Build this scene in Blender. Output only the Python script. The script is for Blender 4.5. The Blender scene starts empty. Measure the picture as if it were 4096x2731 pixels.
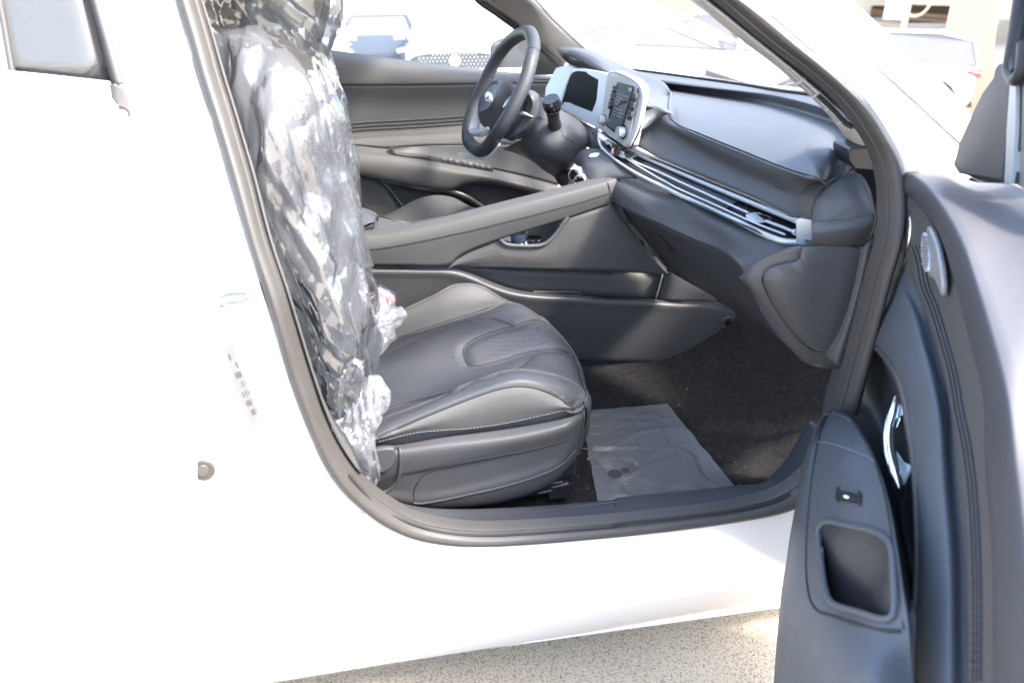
import bpy, bmesh, math, random
from mathutils import Vector, Matrix, noise
from mathutils.bvhtree import BVHTree
random.seed(7)
scene = bpy.context.scene
col = scene.collection

# ---------------------------------------------------------------- camera
IMG_W, IMG_H, FOC = 4096.0, 2731.0, 3100.0
CAM = Vector((0.0, -1.1, 1.35))
YAW, PITCH = math.radians(11.5), math.radians(27)
RIGHT = Vector((math.cos(YAW), -math.sin(YAW), 0))
FWD = Vector((math.sin(YAW)*math.cos(PITCH), math.cos(YAW)*math.cos(PITCH), -math.sin(PITCH)))
UP = RIGHT.cross(FWD)
cd = bpy.data.cameras.new('camera')
cam = bpy.data.objects.new('camera', cd)
col.objects.link(cam)
cam.matrix_world = Matrix(((RIGHT.x, UP.x, -FWD.x, CAM.x), (RIGHT.y, UP.y, -FWD.y, CAM.y), (RIGHT.z, UP.z, -FWD.z, CAM.z), (0, 0, 0, 1)))
cd.sensor_width = 36.0
cd.lens = FOC/IMG_W*36.0
cd.clip_start = 0.02
cd.clip_end = 2000
cd.dof.use_dof = True
cd.dof.focus_distance = 1.75
cd.dof.aperture_fstop = 3.8
scene.camera = cam

# ---------------------------------------------------------------- world, sun, exposure
SUN_AZ = (0.80, -0.60)                      # horizontal direction towards the sun
SUN_EL = math.radians(50)
world = bpy.data.worlds.new('World')
scene.world = world
world.use_nodes = True
wn = world.node_tree
bg = wn.nodes['Background']
sky = wn.nodes.new('ShaderNodeTexSky')
sky.sky_type = 'NISHITA'
sky.sun_disc = False
sky.sun_elevation = SUN_EL
sky.sun_rotation = math.atan2(SUN_AZ[0], SUN_AZ[1])
sky.air_density = 1.0
sky.dust_density = 3.0
wn.links.new(sky.outputs[0], bg.inputs[0])
bg.inputs[1].default_value = 0.15
sl = bpy.data.lights.new('sun', 'SUN')
sl.energy = 1.4
sl.angle = math.radians(10)
sl.color = (1.0, 0.95, 0.87)
so = bpy.data.objects.new('sun', sl)
col.objects.link(so)
sd = Vector((SUN_AZ[0]*math.cos(SUN_EL), SUN_AZ[1]*math.cos(SUN_EL), math.sin(SUN_EL)))
so.rotation_euler = sd.to_track_quat('Z', 'Y').to_euler()
so.location = sd*20
scene.view_settings.view_transform = 'Standard'
scene.view_settings.look = 'None'
scene.view_settings.gamma = 1.0
scene.view_settings.exposure = 3.2
scene.cycles.max_bounces = 10
scene.cycles.diffuse_bounces = 4
scene.cycles.glossy_bounces = 4
scene.cycles.transparent_max_bounces = 16
scene.cycles.caustics_reflective = False
scene.cycles.caustics_refractive = False

GROUND_Z = -0.07
# ---------------------------------------------------------------- sight lines: where a measured point of the place stands
# each key is a measuring sheet: origin and scale of the sheet the point was read off
SHEET = dict(f=(0, 0, .5742), z1=(700, 0, 2.24), z2=(1200, 0, 1.742), z3=(2300, 0, 1.742), z4=(3200, 0, 1.742),
             z5=(700, 700, 1.12), z6=(1300, 700, 1.68), z7=(1300, 1300, 1.742), z8=(2300, 700, 1.742),
             w1=(2200, 1400, 1.96), w2=(3000, 600, 1.425), w3=(3000, 1500, 1.2737), w4=(0, 0, 2.24),
             w5=(600, 900, 1.425), w6=(800, 2000, .9046), w7=(1800, 200, 2.613), w8=(2350, 250, 4.48), w9=(2200, 0, 1.68), c2=(2240, 440, 2.24), p=(0, 0, 1.0))

def ray(k, x, y):
    a = SHEET[k]
    x = a[0]+x/a[2]; y = a[1]+y/a[2]
    return FWD*FOC + RIGHT*(x-IMG_W/2) - UP*(y-IMG_H/2)
def P(k, x, y, v, m='Y'):
    d = ray(k, x, y)
    if m == 'W':                                        # distance off the open door's inner face
        t = (v - (CAM-DOOR_A).dot(DOOR_N))/d.dot(DOOR_N)
        return CAM + d*t
    i = 'XYZ'.index(m)
    return CAM + d*((v-CAM[i])/d[i])
def R(k, pts, m='Y', add=(0, 0, 0)):
    a = Vector(add)
    return [P(k, p[0], p[1], p[2], p[3] if len(p) > 3 else m)+a for p in pts]
DOOR_A = Vector((0.90, 0.0, 0))
DOOR_D = Vector((-0.45, -0.893, 0)).normalized()
DOOR_N = Vector((DOOR_D.y, -DOOR_D.x, 0)).normalized()   # towards the camera side / cabin

def side_y(z):
    if z > 0.90: return (z-0.90)*0.36
    if z > 0.34: return 0.0
    if z > 0.16: return -0.010*(0.34-z)/0.18
    return -0.010+(0.16-z)*0.30+(0.16-z)**2*1.2
def S(k, x, y, off=0.0):
    Y = 0.0
    for _ in range(12):
        p = P(k, x, y, Y-off)
        Y = 0.5*Y + 0.5*side_y(p.z)
    return P(k, x, y, Y-off)
def RS(k, pts, off=0.0): return [S(k, p[0], p[1], off) for p in pts]

# ---------------------------------------------------------------- curves and meshes
def cr(pts, n, closed=False):
    pts = [Vector(p) for p in pts]
    if len(pts) == 2 and not closed:
        return [pts[0].lerp(pts[1], i/(n-1)) for i in range(n)]
    if closed:
        ext = [pts[-1]]+pts+[pts[0], pts[1]]
    else:
        ext = [pts[0]*2-pts[1]]+pts+[pts[-1]*2-pts[-2]]
    segs = []
    for i in range(1, len(ext)-2):
        p0, p1, p2, p3 = ext[i-1:i+3]
        def kn(a, b): return max((a-b).length, 1e-7)**0.5
        t0 = 0; t1 = t0+kn(p0, p1); t2 = t1+kn(p1, p2); t3 = t2+kn(p2, p3)
        for j in range(16):
            t = t1+(t2-t1)*j/16
            A1 = p0*((t1-t)/(t1-t0))+p1*((t-t0)/(t1-t0))
            A2 = p1*((t2-t)/(t2-t1))+p2*((t-t1)/(t2-t1))
            A3 = p2*((t3-t)/(t3-t2))+p3*((t-t2)/(t3-t2))
            B1 = A1*((t2-t)/(t2-t0))+A2*((t-t0)/(t2-t0))
            B2 = A2*((t3-t)/(t3-t1))+A3*((t-t1)/(t3-t1))
            segs.append(B1*((t2-t)/(t2-t1))+B2*((t-t1)/(t2-t1)))
    segs.append(pts[0] if closed else pts[-1])
    return lin(segs, n+1 if closed else n)[:n]
def lin(pts, n):
    pts = [Vector(p) for p in pts]
    L = [0.0]
    for a, b in zip(pts, pts[1:]): L.append(L[-1]+(b-a).length)
    out = []; j = 0
    for i in range(n):
        s = L[-1]*i/(n-1)
        while j < len(L)-2 and L[j+1] < s: j += 1
        d = L[j+1]-L[j]
        out.append(pts[j].lerp(pts[j+1], (s-L[j])/d if d > 0 else 0))
    return out

def tag(o, label=None, cat=None, group=None, kind=None):
    if label: o['label'] = label
    if cat: o['category'] = cat
    if group: o['group'] = group
    if kind: o['kind'] = kind
    return o
def empty(name, loc=(0, 0, 0), **kw):
    o = bpy.data.objects.new(name, None)
    o.location = loc
    o.empty_display_size = 0.1
    col.objects.link(o)
    return tag(o, **kw)
def wpos(o):
    p = Vector((0, 0, 0))
    while o is not None:
        p += Vector(o.location)
        o = o.parent
    return p
def link(name, me, mat, parent=None, smooth=True, angle=40):
    if mat: me.materials.append(mat)
    if smooth:
        me.shade_smooth()
        me.set_sharp_from_angle(angle=math.radians(angle))
    o = bpy.data.objects.new(name, me)
    col.objects.link(o)
    if parent is not None:
        while parent.parent is not None and parent.parent.parent is not None:   # thing > part > sub-part, no deeper
            parent = parent.parent
        o.parent = parent
        o.location = -wpos(parent)
    return o
def mesh_of(name, vs, fs):
    me = bpy.data.meshes.new(name)
    me.from_pydata([tuple(v) for v in vs], [], fs)
    me.validate()
    me.update()
    return me
def face_cam(vs, fs):
    acc = 0
    for f in fs[::max(1, len(fs)//200)]:
        a, b, c = vs[f[0]], vs[f[1]], vs[f[2]]
        n = (b-a).cross(c-a)
        acc += n.dot(CAM-a)
    return fs if acc >= 0 else [tuple(reversed(f)) for f in fs]
def grid(rows, n=32, m=4, rowmode='cr', colmode='cr'):
    rr = [(cr if rowmode == 'cr' else lin)(r, n) for r in rows]
    if m > 1 and len(rr) > 1:
        cols = []
        for i in range(n):
            c = [r[i] for r in rr]
            k = (len(rr)-1)*m+1
            if colmode == 'cr' and len(c) > 2:
                cols.append(crp(c, m))
            else:
                o = []
                for a, b in zip(c, c[1:]):
                    o += [a.lerp(b, j/m) for j in range(m)]
                cols.append(o+[c[-1]])
        return [[cols[i][j] for i in range(n)] for j in range(len(cols[0]))]
    return rr
def crp(pts, m):
    """Catmull-Rom through the points, m steps per span (spans keep their own parameter)"""
    ext = [pts[0]*2-pts[1]]+list(pts)+[pts[-1]*2-pts[-2]]
    out = []
    for i in range(1, len(ext)-2):
        p0, p1, p2, p3 = ext[i-1:i+3]
        l = (p2-p1).length
        m1 = (p2-p0)*0.5; m2 = (p3-p1)*0.5
        for mm in (m1, m2):
            if mm.length > l*1.2 and mm.length > 1e-9: mm *= l*1.2/mm.length
        for j in range(m):
            t = j/m
            h1 = 2*t**3-3*t*t+1; h2 = t**3-2*t*t+t; h3 = -2*t**3+3*t*t; h4 = t**3-t*t
            out.append(p1*h1+m1*h2+p2*h3+m2*h4)
    out.append(pts[-1])
    return out
def gridmesh(name, g, closed=False):
    n = len(g[0])
    vs = [v for r in g for v in r]
    fs = []
    for j in range(len(g)-1):
        for i in range(n-1 if not closed else n):
            i2 = (i+1) % n
            fs.append((j*n+i, j*n+i2, (j+1)*n+i2, (j+1)*n+i))
    return vs, fs
SURF = {}
def patch(name, rows, mat, parent=None, n=32, m=4, thick=0.004, fn=None, key=None, rowmode='cr', colmode='cr', angle=40, bevel=0):
    g = grid(rows, n, m, rowmode, colmode)
    if fn:
        g = [[fn(v, i/(len(r)-1), j/(len(g)-1)) for i, v in enumerate(r)] for j, r in enumerate(g)]
    vs, fs = gridmesh(name, g)
    fs = face_cam(vs, fs)
    if key: SURF[key] = BVHTree.FromPolygons(vs, fs)
    o = link(name, mesh_of(name, vs, fs), mat, parent, angle=angle)
    if thick:
        md = o.modifiers.new('thickness', 'SOLIDIFY')
        md.thickness = thick; md.offset = -1
    if bevel:
        b = o.modifiers.new('bevel', 'BEVEL'); b.width = bevel; b.segments = 2; b.limit_method = 'ANGLE'; b.angle_limit = math.radians(50)
    return o
def on(keys, k, pts, off=0.0008, fallback=None):
    """points where the sight lines meet surfaces already built, lifted off along the normal"""
    out = []
    if isinstance(keys, str): keys = [keys]
    last = None
    for p in pts:
        d = ray(k, p[0], p[1]).normalized()
        best = None
        for key in keys:
            h = SURF[key].ray_cast(CAM, d)
            if h[0] is not None and (best is None or h[3] < best[3]): best = h
        if best is None:
            if last is not None:
                t = (last-CAM).length
                out.append(CAM+d*t)
            continue
        nrm = best[1]
        if nrm.dot(d) > 0: nrm = -nrm
        last = best[0]+nrm*off
        out.append(last)
    return out
def tube(name, pts, r, mat, parent=None, seg=10, n=None, closed=False, flat=1.0, ref=None, caps=True):
    if n: pts = cr(pts, n, closed)
    pts = [Vector(p) for p in pts]
    N = len(pts)
    rs = r if isinstance(r, (list, tuple)) else [r, r]
    def rad(i):
        t = i/(N-1)*(len(rs)-1); a = int(min(t, len(rs)-2)); return rs[a]+(rs[a+1]-rs[a])*(t-a)
    vs = []; fs = []
    nv = None
    for i, p in enumerate(pts):
        if closed: tg = pts[(i+1) % N]-pts[i-1]
        else: tg = pts[min(i+1, N-1)]-pts[max(i-1, 0)]
        if tg.length < 1e-9: tg = Vector((1, 0, 0))
        tg.normalize()
        if ref is not None:
            nv = Vector(ref)-tg*Vector(ref).dot(tg)
        elif nv is None:
            nv = Vector((0, 0, 1)) if abs(tg.z) < .9 else Vector((0, 1, 0))
        nv = nv-tg*nv.dot(tg); nv.normalize()
        bn = tg.cross(nv)
        q = rad(i)
        for s in range(seg):
            a = 2*math.pi*s/seg
            vs.append(p+nv*math.cos(a)*q*flat+bn*math.sin(a)*q)
    for i in range(N if closed else N-1):
        j = (i+1) % N
        for s in range(seg):
            s2 = (s+1) % seg
            fs.append((i*seg+s, i*seg+s2, j*seg+s2, j*seg+s))
    if caps and not closed:
        fs.append(tuple(range(seg-1, -1, -1)))
        fs.append(tuple((N-1)*seg+s for s in range(seg)))
    if name is None: return vs, fs
    return link(name, mesh_of(name, vs, fs), mat, parent)
def plate(name, outline, depth, mat, parent=None, bevel=0.002, closed_cr=0, segs=3, angle=40):
    """solid plate: outline of world points extruded along the depth vector"""
    pts = [Vector(p) for p in outline]
    if closed_cr: pts = cr(pts, closed_cr, True)
    n = len(pts); d = Vector(depth)
    nrm = Vector((0, 0, 0))
    for i in range(n): nrm += pts[i].cross(pts[(i+1) % n])
    if nrm.dot(d) > 0: pts.reverse()
    vs = pts+[p+d for p in pts]
    fs = [tuple(range(n)), tuple(range(2*n-1, n-1, -1))]
    for i in range(n):
        j = (i+1) % n
        fs.append((i, i+n, j+n, j))
    o = link(name, mesh_of(name, vs, fs), mat, parent, angle=angle)
    if bevel:
        b = o.modifiers.new('bevel', 'BEVEL'); b.width = bevel; b.segments = segs; b.limit_method = 'ANGLE'; b.angle_limit = math.radians(40)
    return o
def cyl(name, a, b, r1, r2, mat, parent=None, seg=24, bevel=0.0):
    o = tube(name, [Vector(a), Vector(b)], [r1, r2], mat, parent, seg=seg)
    if bevel:
        m = o.modifiers.new('bevel', 'BEVEL'); m.width = bevel; m.segments = 2; m.limit_method = 'ANGLE'; m.angle_limit = math.radians(40)
    return o
def box(name, c, size, mat, parent=None, rz=0.0, bevel=0.0, axes=None):
    sx, sy, sz = [s/2 for s in size]
    if axes is None:
        ax = Vector((math.cos(rz), math.sin(rz), 0)); ay = Vector((-math.sin(rz), math.cos(rz), 0)); az = Vector((0, 0, 1))
    else: ax, ay, az = [Vector(a).normalized() for a in axes]
    c = Vector(c)
    vs = [c+ax*sx*i+ay*sy*j+az*sz*k for k in (-1, 1) for j in (-1, 1) for i in (-1, 1)]
    fs = [(0, 2, 3, 1), (4, 5, 7, 6), (0, 1, 5, 4), (2, 6, 7, 3), (0, 4, 6, 2), (1, 3, 7, 5)]
    o = link(name, mesh_of(name, vs, fs), mat, parent)
    if bevel:
        m = o.modifiers.new('bevel', 'BEVEL'); m.width = bevel; m.segments = 3; m.limit_method = 'ANGLE'
    return o
def stitches(name, pts, mat, parent, length=0.0042, gap=0.0022, r=0.0006):
    """a row of short thread dashes along a curve"""
    tot = sum((b-a).length for a, b in zip(pts, pts[1:]))
    n = max(3, int(tot/0.0011))
    q = lin(pts, n)
    step = tot/(n-1)
    on_, per = max(2, int(length/step)), max(3, int((length+gap)/step))
    VS = []; FS = []
    i = 0
    while i+on_ < n:
        v, f = tube(None, [q[i], q[i+on_//2], q[i+on_]], [r*.5, r, r*.5], None, seg=5)
        b = len(VS); VS += v; FS += [tuple(a+b for a in t) for t in f]
        i += per
    o = link(name, mesh_of(name, VS, FS), mat, parent)
    o['kind'] = 'stuff'
    return o
def text(name, s, size, mat, parent, origin, ax, ay, extrude=0.0004):
    cu = bpy.data.curves.new(name, 'FONT')
    cu.body = s; cu.size = size; cu.extrude = extrude; cu.align_x = 'CENTER'; cu.align_y = 'CENTER'
    t = bpy.data.objects.new(name, cu); col.objects.link(t)
    dg = bpy.context.evaluated_depsgraph_get()
    me = bpy.data.meshes.new_from_object(t.evaluated_get(dg))
    bpy.data.objects.remove(t)
    ax = Vector(ax).normalized(); ay = Vector(ay); ay = (ay-ax*ay.dot(ax)).normalized(); az = ax.cross(ay)
    M = Matrix(((ax.x, ay.x, az.x, origin[0]), (ax.y, ay.y, az.y, origin[1]), (ax.z, ay.z, az.z, origin[2]), (0, 0, 0, 1)))
    me.transform(M)
    return link(name, me, mat, parent, smooth=False)

# ---------------------------------------------------------------- materials
def mat(name, base, rough=.5, metal=0, spec=.5, bump=None, var=None, coat=0, sheen=0, aniso=0, extra=None):
    """bump: (kind, scale, strength, distance); var: (scale, amount, second colour)"""
    m = bpy.data.materials.new(name); m.use_nodes = True
    nt = m.node_tree; b = nt.nodes['Principled BSDF']
    b.inputs['Base Color'].default_value = (*base, 1)
    b.inputs['Roughness'].default_value = rough
    b.inputs['Metallic'].default_value = metal
    b.inputs['Specular IOR Level'].default_value = spec
    if coat: b.inputs['Coat Weight'].default_value = coat; b.inputs['Coat Roughness'].default_value = .04
    if sheen: b.inputs['Sheen Weight'].default_value = sheen
    tc = nt.nodes.new('ShaderNodeTexCoord')
    if var:
        nz = nt.nodes.new('ShaderNodeTexNoise'); nz.inputs['Scale'].default_value = var[0]; nz.inputs['Detail'].default_value = 6
        rp = nt.nodes.new('ShaderNodeMapRange'); rp.inputs[1].default_value = .35; rp.inputs[2].default_value = .7
        mx = nt.nodes.new('ShaderNodeMix'); mx.data_type = 'RGBA'
        mx.inputs[6].default_value = (*base, 1); mx.inputs[7].default_value = (*var[2], 1)
        ml = nt.nodes.new('ShaderNodeMath'); ml.operation = 'MULTIPLY'; ml.inputs[1].default_value = var[1]
        nt.links.new(tc.outputs['Object'], nz.inputs['Vector']); nt.links.new(nz.outputs[0], rp.inputs[0])
        nt.links.new(rp.outputs[0], ml.inputs[0]); nt.links.new(ml.outputs[0], mx.inputs[0]); nt.links.new(mx.outputs[2], b.inputs['Base Color'])
        r2 = nt.nodes.new('ShaderNodeMapRange'); r2.inputs[3].default_value = max(0, rough-.05); r2.inputs[4].default_value = min(1, rough+.08)
        nt.links.new(rp.outputs[0], r2.inputs[0]); nt.links.new(r2.outputs[0], b.inputs['Roughness'])
    if bump:
        kind, sc, st, dist = bump
        if kind == 'voronoi':
            t = nt.nodes.new('ShaderNodeTexVoronoi'); t.inputs['Scale'].default_value = sc; out = t.outputs['Distance']
        elif kind == 'dots':
            t = nt.nodes.new('ShaderNodeTexVoronoi'); t.inputs['Scale'].default_value = sc; t.inputs['Randomness'].default_value = 0
            q = nt.nodes.new('ShaderNodeMapRange'); q.inputs[1].default_value = .18; q.inputs[2].default_value = .34
            nt.links.new(t.outputs['Distance'], q.inputs[0]); out = q.outputs[0]
        else:
            t = nt.nodes.new('ShaderNodeTexNoise'); t.inputs['Scale'].default_value = sc; t.inputs['Detail'].default_value = 5; out = t.outputs[0]
        nt.links.new(tc.outputs['Object'], t.inputs['Vector'])
        bp = nt.nodes.new('ShaderNodeBump'); bp.inputs['Strength'].default_value = st; bp.inputs['Distance'].default_value = dist
        nt.links.new(out, bp.inputs['Height']); nt.links.new(bp.outputs[0], b.inputs['Normal'])
    return m
def glass(name, tint, refl=.05, rough=.0, veil=0.0):
    m = bpy.data.materials.new(name); m.use_nodes = True
    nt = m.node_tree; nt.nodes.clear()
    out = nt.nodes.new('ShaderNodeOutputMaterial')
    tr = nt.nodes.new('ShaderNodeBsdfTransparent'); tr.inputs[0].default_value = (*tint, 1)
    gl = nt.nodes.new('ShaderNodeBsdfGlossy'); gl.inputs['Roughness'].default_value = rough
    fr = nt.nodes.new('ShaderNodeFresnel'); fr.inputs[0].default_value = 1.45
    mx = nt.nodes.new('ShaderNodeMixShader')
    nt.links.new(fr.outputs[0], mx.inputs[0]); nt.links.new(tr.outputs[0], mx.inputs[1]); nt.links.new(gl.outputs[0], mx.inputs[2])
    last = mx
    if veil:                                             # whitish veil that washes out the view: bright haze put into the pane
        df = nt.nodes.new('ShaderNodeBsdfTranslucent'); df.inputs[0].default_value = (.9, .9, .9, 1)
        d2 = nt.nodes.new('ShaderNodeBsdfDiffuse'); d2.inputs[0].default_value = (.9, .9, .9, 1)
        a = nt.nodes.new('ShaderNodeMixShader'); a.inputs[0].default_value = .5
        nt.links.new(df.outputs[0], a.inputs[1]); nt.links.new(d2.outputs[0], a.inputs[2])
        b = nt.nodes.new('ShaderNodeMixShader'); b.inputs[0].default_value = veil
        nt.links.new(mx.outputs[0], b.inputs[1]); nt.links.new(a.outputs[0], b.inputs[2]); last = b
    nt.links.new(last.outputs[0], out.inputs[0])
    return m
def film(name, base_refl=.12, haze=.10, rough=.12, bscale=25, bstr=.6, tint=(.93, .94, .96), zhaze=None, body=(.85, .87, .9)):
    """thin clear polythene: mostly see-through, sharp sheen, slightly milky"""
    m = bpy.data.materials.new(name); m.use_nodes = True
    nt = m.node_tree; nt.nodes.clear()
    out = nt.nodes.new('ShaderNodeOutputMaterial')
    tc = nt.nodes.new('ShaderNodeTexCoord')
    v = nt.nodes.new('ShaderNodeTexVoronoi'); v.feature = 'DISTANCE_TO_EDGE'; v.inputs['Scale'].default_value = bscale
    nz = nt.nodes.new('ShaderNodeTexNoise'); nz.inputs['Scale'].default_value = 9; nz.inputs['Detail'].default_value = 3
    va = nt.nodes.new('ShaderNodeVectorMath'); va.operation = 'SCALE'; va.inputs['Scale'].default_value = .16
    ad = nt.nodes.new('ShaderNodeVectorMath'); ad.operation = 'ADD'
    nt.links.new(tc.outputs['Object'], nz.inputs['Vector']); nt.links.new(nz.outputs['Color'], va.inputs[0])
    nt.links.new(tc.outputs['Object'], ad.inputs[0]); nt.links.new(va.outputs[0], ad.inputs[1])
    nt.links.new(ad.outputs[0], v.inputs['Vector'])
    bp = nt.nodes.new('ShaderNodeBump'); bp.inputs['Strength'].default_value = bstr; bp.inputs['Distance'].default_value = .01
    nt.links.new(v.outputs['Distance'], bp.inputs['Height'])
    tr = nt.nodes.new('ShaderNodeBsdfTransparent'); tr.inputs[0].default_value = (*tint, 1)
    gl = nt.nodes.new('ShaderNodeBsdfGlossy'); gl.inputs['Roughness'].default_value = rough
    nt.links.new(bp.outputs[0], gl.inputs['Normal'])
    df = nt.nodes.new('ShaderNodeBsdfDiffuse'); df.inputs[0].default_value = (*body, 1)
    tl = nt.nodes.new('ShaderNodeBsdfTranslucent'); tl.inputs[0].default_value = (*body, 1)
    dm = nt.nodes.new('ShaderNodeMixShader'); dm.inputs[0].default_value = .5
    nt.links.new(df.outputs[0], dm.inputs[1]); nt.links.new(tl.outputs[0], dm.inputs[2])
    hz = nt.nodes.new('ShaderNodeMixShader'); hz.inputs[0].default_value = haze
    nt.links.new(tr.outputs[0], hz.inputs[1]); nt.links.new(dm.outputs[0], hz.inputs[2])
    if zhaze:                                            # pale sheen of the upper sheet put in as haze rising with height
        sp = nt.nodes.new('ShaderNodeSeparateXYZ'); nt.links.new(tc.outputs['Object'], sp.inputs[0])
        zr = nt.nodes.new('ShaderNodeMapRange'); zr.inputs[1].default_value = zhaze[0]; zr.inputs[2].default_value = zhaze[1]; zr.inputs[3].default_value = haze; zr.inputs[4].default_value = zhaze[2]
        zr.interpolation_type = 'SMOOTHSTEP'
        nn = nt.nodes.new('ShaderNodeTexNoise'); nn.inputs['Scale'].default_value = 7; nn.inputs['Detail'].default_value = 3
        za = nt.nodes.new('ShaderNodeMath'); za.operation = 'MULTIPLY_ADD'; za.inputs[1].default_value = .35; nt.links.new(tc.outputs['Object'], nn.inputs['Vector'])
        nt.links.new(nn.outputs[0], za.inputs[0]); nt.links.new(sp.outputs['Z'], za.inputs[2])
        zb = nt.nodes.new('ShaderNodeMath'); zb.operation = 'SUBTRACT'; zb.inputs[1].default_value = .175
        nt.links.new(za.outputs[0], zb.inputs[0]); nt.links.new(zb.outputs[0], zr.inputs[0]); nt.links.new(zr.outputs[0], hz.inputs[0])
    lw = nt.nodes.new('ShaderNodeLayerWeight'); lw.inputs[0].default_value = .18
    nt.links.new(bp.outputs[0], lw.inputs['Normal'])
    mr = nt.nodes.new('ShaderNodeMapRange'); mr.inputs[3].default_value = base_refl; mr.inputs[4].default_value = .75
    nt.links.new(lw.outputs['Fresnel'], mr.inputs[0])
    mx = nt.nodes.new('ShaderNodeMixShader')
    nt.links.new(mr.outputs[0], mx.inputs[0]); nt.links.new(hz.outputs[0], mx.inputs[1]); nt.links.new(gl.outputs[0], mx.inputs[2])
    nt.links.new(mx.outputs[0], out.inputs[0])
    return m

WHITE = mat('white_paint', (.74, .74, .745), .25, coat=1, spec=.5)
DARK = mat('dark_grained_plastic', (.068, .067, .067), .58, spec=.32, bump=('noise', 900, .25, .0006), var=(3, .5, (.080, .078, .075)))
DASHTOP = mat('dash_skin_skylit', (.066, .069, .077), .50, spec=.42, bump=('voronoi', 700, .15, .0006), var=(3, .4, (.10, .102, .110)))  # paler, bluer copy of the dash skin: sky reflection put into its colour
DASHM = mat('dash_skin', (.058, .060, .066), .55, spec=.34, bump=('voronoi', 700, .18, .0006), var=(4, .5, (.072, .073, .077)))
LEATHER = mat('black_leather', (.034, .037, .044), .50, spec=.38, bump=('voronoi', 520, .30, .0008), var=(6, .6, (.055, .057, .062)))
LEATHER_SIDE = mat('grey_leatherette', (.074, .073, .072), .60, spec=.32, bump=('voronoi', 520, .25, .0008), var=(6, .6, (.088, .086, .084)))
PERF = mat('perforated_leather', (.033, .036, .043), .50, spec=.38, bump=('dots', 190, .8, .0012), var=(6, .6, (.053, .055, .060)))
MESHT = mat('dimpled_trim', (.064, .062, .061), .58, spec=.32, bump=('dots', 260, .7, .001), var=(5, .5, (.076, .073, .071)))
GRILLE = mat('speaker_grille_plastic', (.03, .03, .03), .5, bump=('dots', 120, 1.0, .003))
RUBBER = mat('door_seal_rubber', (.050, .047, .044), .48, spec=.38, bump=('noise', 300, .1, .001), var=(8, .5, (.062, .058, .054)))
RUBBER_DK = mat('dark_rubber', (.026, .027, .029), .55, spec=.3, bump=('noise', 300, .1, .001))
SILL = mat('sill_plastic', (.046, .048, .055), .45, spec=.35, bump=('noise', 700, .2, .0006), var=(9, .7, (.060, .064, .074)))
CARPET = mat('black_carpet', (.022, .0208, .0205), .95, spec=.08, bump=('noise', 420, 1, .008), var=(75, 1, (.038, .036, .034)))
SEAM = mat('dark_seam', (.012, .012, .013), .7)
THREAD = mat('grey_thread', (.24, .235, .23), .7)
SPOKE = mat('silver_spoke', (.66, .69, .72), .36, metal=.1, spec=.5)
SILVER = mat('satin_silver_plastic', (.50, .53, .55), .36, metal=.35, spec=.5)
BEZEL = mat('silver_bezel', (.50, .51, .52), .38, metal=.15, spec=.5)
CHROME = mat('chrome', (.75, .77, .8), .12, metal=1)
KNURL = mat('knurled_silver', (.50, .52, .54), .35, metal=.4, bump=('dots', 420, .9, .002))
GLOSSB = mat('gloss_black', (.008, .008, .01), .06, spec=.6, coat=.5)
BLACKP = mat('black_plastic', (.02, .02, .022), .35, bump=('noise', 500, .15, .0006))
PILLARTRIM = mat('pale_pillar_trim', (.36, .35, .34), .6, bump=('noise', 500, .2, .0006))
CREAM = mat('cream_headliner', (.62, .58, .53), .8, bump=('noise', 300, .3, .001))
RED = mat('red_plastic', (.55, .03, .035), .35)
WHITEP = mat('white_print', (.8, .8, .8), .5)
WINDOW = glass('window_glass', (.90, .93, .93), veil=.06)
WSHIELD = glass('windshield_glass', (.92, .94, .94), veil=.075)
DOORTINT = glass('sun_dimming_glass', (.42, .44, .46), veil=.01)  # tint added to dim the sun on the near seat
TINT = glass('tinted_rear_glass', (.30, .32, .34), veil=.06)
FILM = film('polythene_cover', base_refl=.16, haze=.07, rough=.06, bscale=20, bstr=.15, zhaze=(.70, 1.02, .17))
FILM_H = film('headrest_polythene', base_refl=.15, haze=.24, rough=.06, bscale=20, bstr=.12)
FILM_L = film('loose_fold_polythene', base_refl=.12, haze=.06, rough=.07, bscale=20, bstr=.15)
FILM_B = film('bunched_polythene', base_refl=.13, haze=.20, rough=.09, bscale=20, bstr=.15)
FILM_F = film('carpet_film', base_refl=.045, haze=.25, rough=.34, bscale=16, bstr=.2, tint=(.85, .85, .85), body=(.80, .78, .74))
# ================================================================ ground and the car
gm = mat('pale_asphalt', (.30, .265, .215), .9, bump=('noise', 260, 1.0, .012))
nt = gm.node_tree; b = nt.nodes['Principled BSDF']; tc = [n for n in nt.nodes if n.type == 'TEX_COORD'][0]
nz = nt.nodes.new('ShaderNodeTexNoise'); nz.inputs['Scale'].default_value = 210; nz.inputs['Detail'].default_value = 4; nz.inputs['Distortion'].default_value = .6
vo = nt.nodes.new('ShaderNodeTexVoronoi'); vo.inputs['Scale'].default_value = 48
cr1 = nt.nodes.new('ShaderNodeValToRGB'); cr1.color_ramp.elements[0].position = .38; cr1.color_ramp.elements[0].color = (.30, .25, .19, 1)
cr1.color_ramp.elements[1].position = .50; cr1.color_ramp.elements[1].color = (.58, .49, .37, 1)
cr2 = nt.nodes.new('ShaderNodeValToRGB'); cr2.color_ramp.elements[0].position = .06; cr2.color_ramp.elements[0].color = (.5, .5, .48, 1)
cr2.color_ramp.elements[1].position = .16; cr2.color_ramp.elements[1].color = (1, 1, 1, 1)
mu = nt.nodes.new('ShaderNodeMix'); mu.data_type = 'RGBA'; mu.blend_type = 'MULTIPLY'; mu.inputs[0].default_value = 1
nt.links.new(tc.outputs['Object'], nz.inputs['Vector']); nt.links.new(tc.outputs['Object'], vo.inputs['Vector'])
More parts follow.
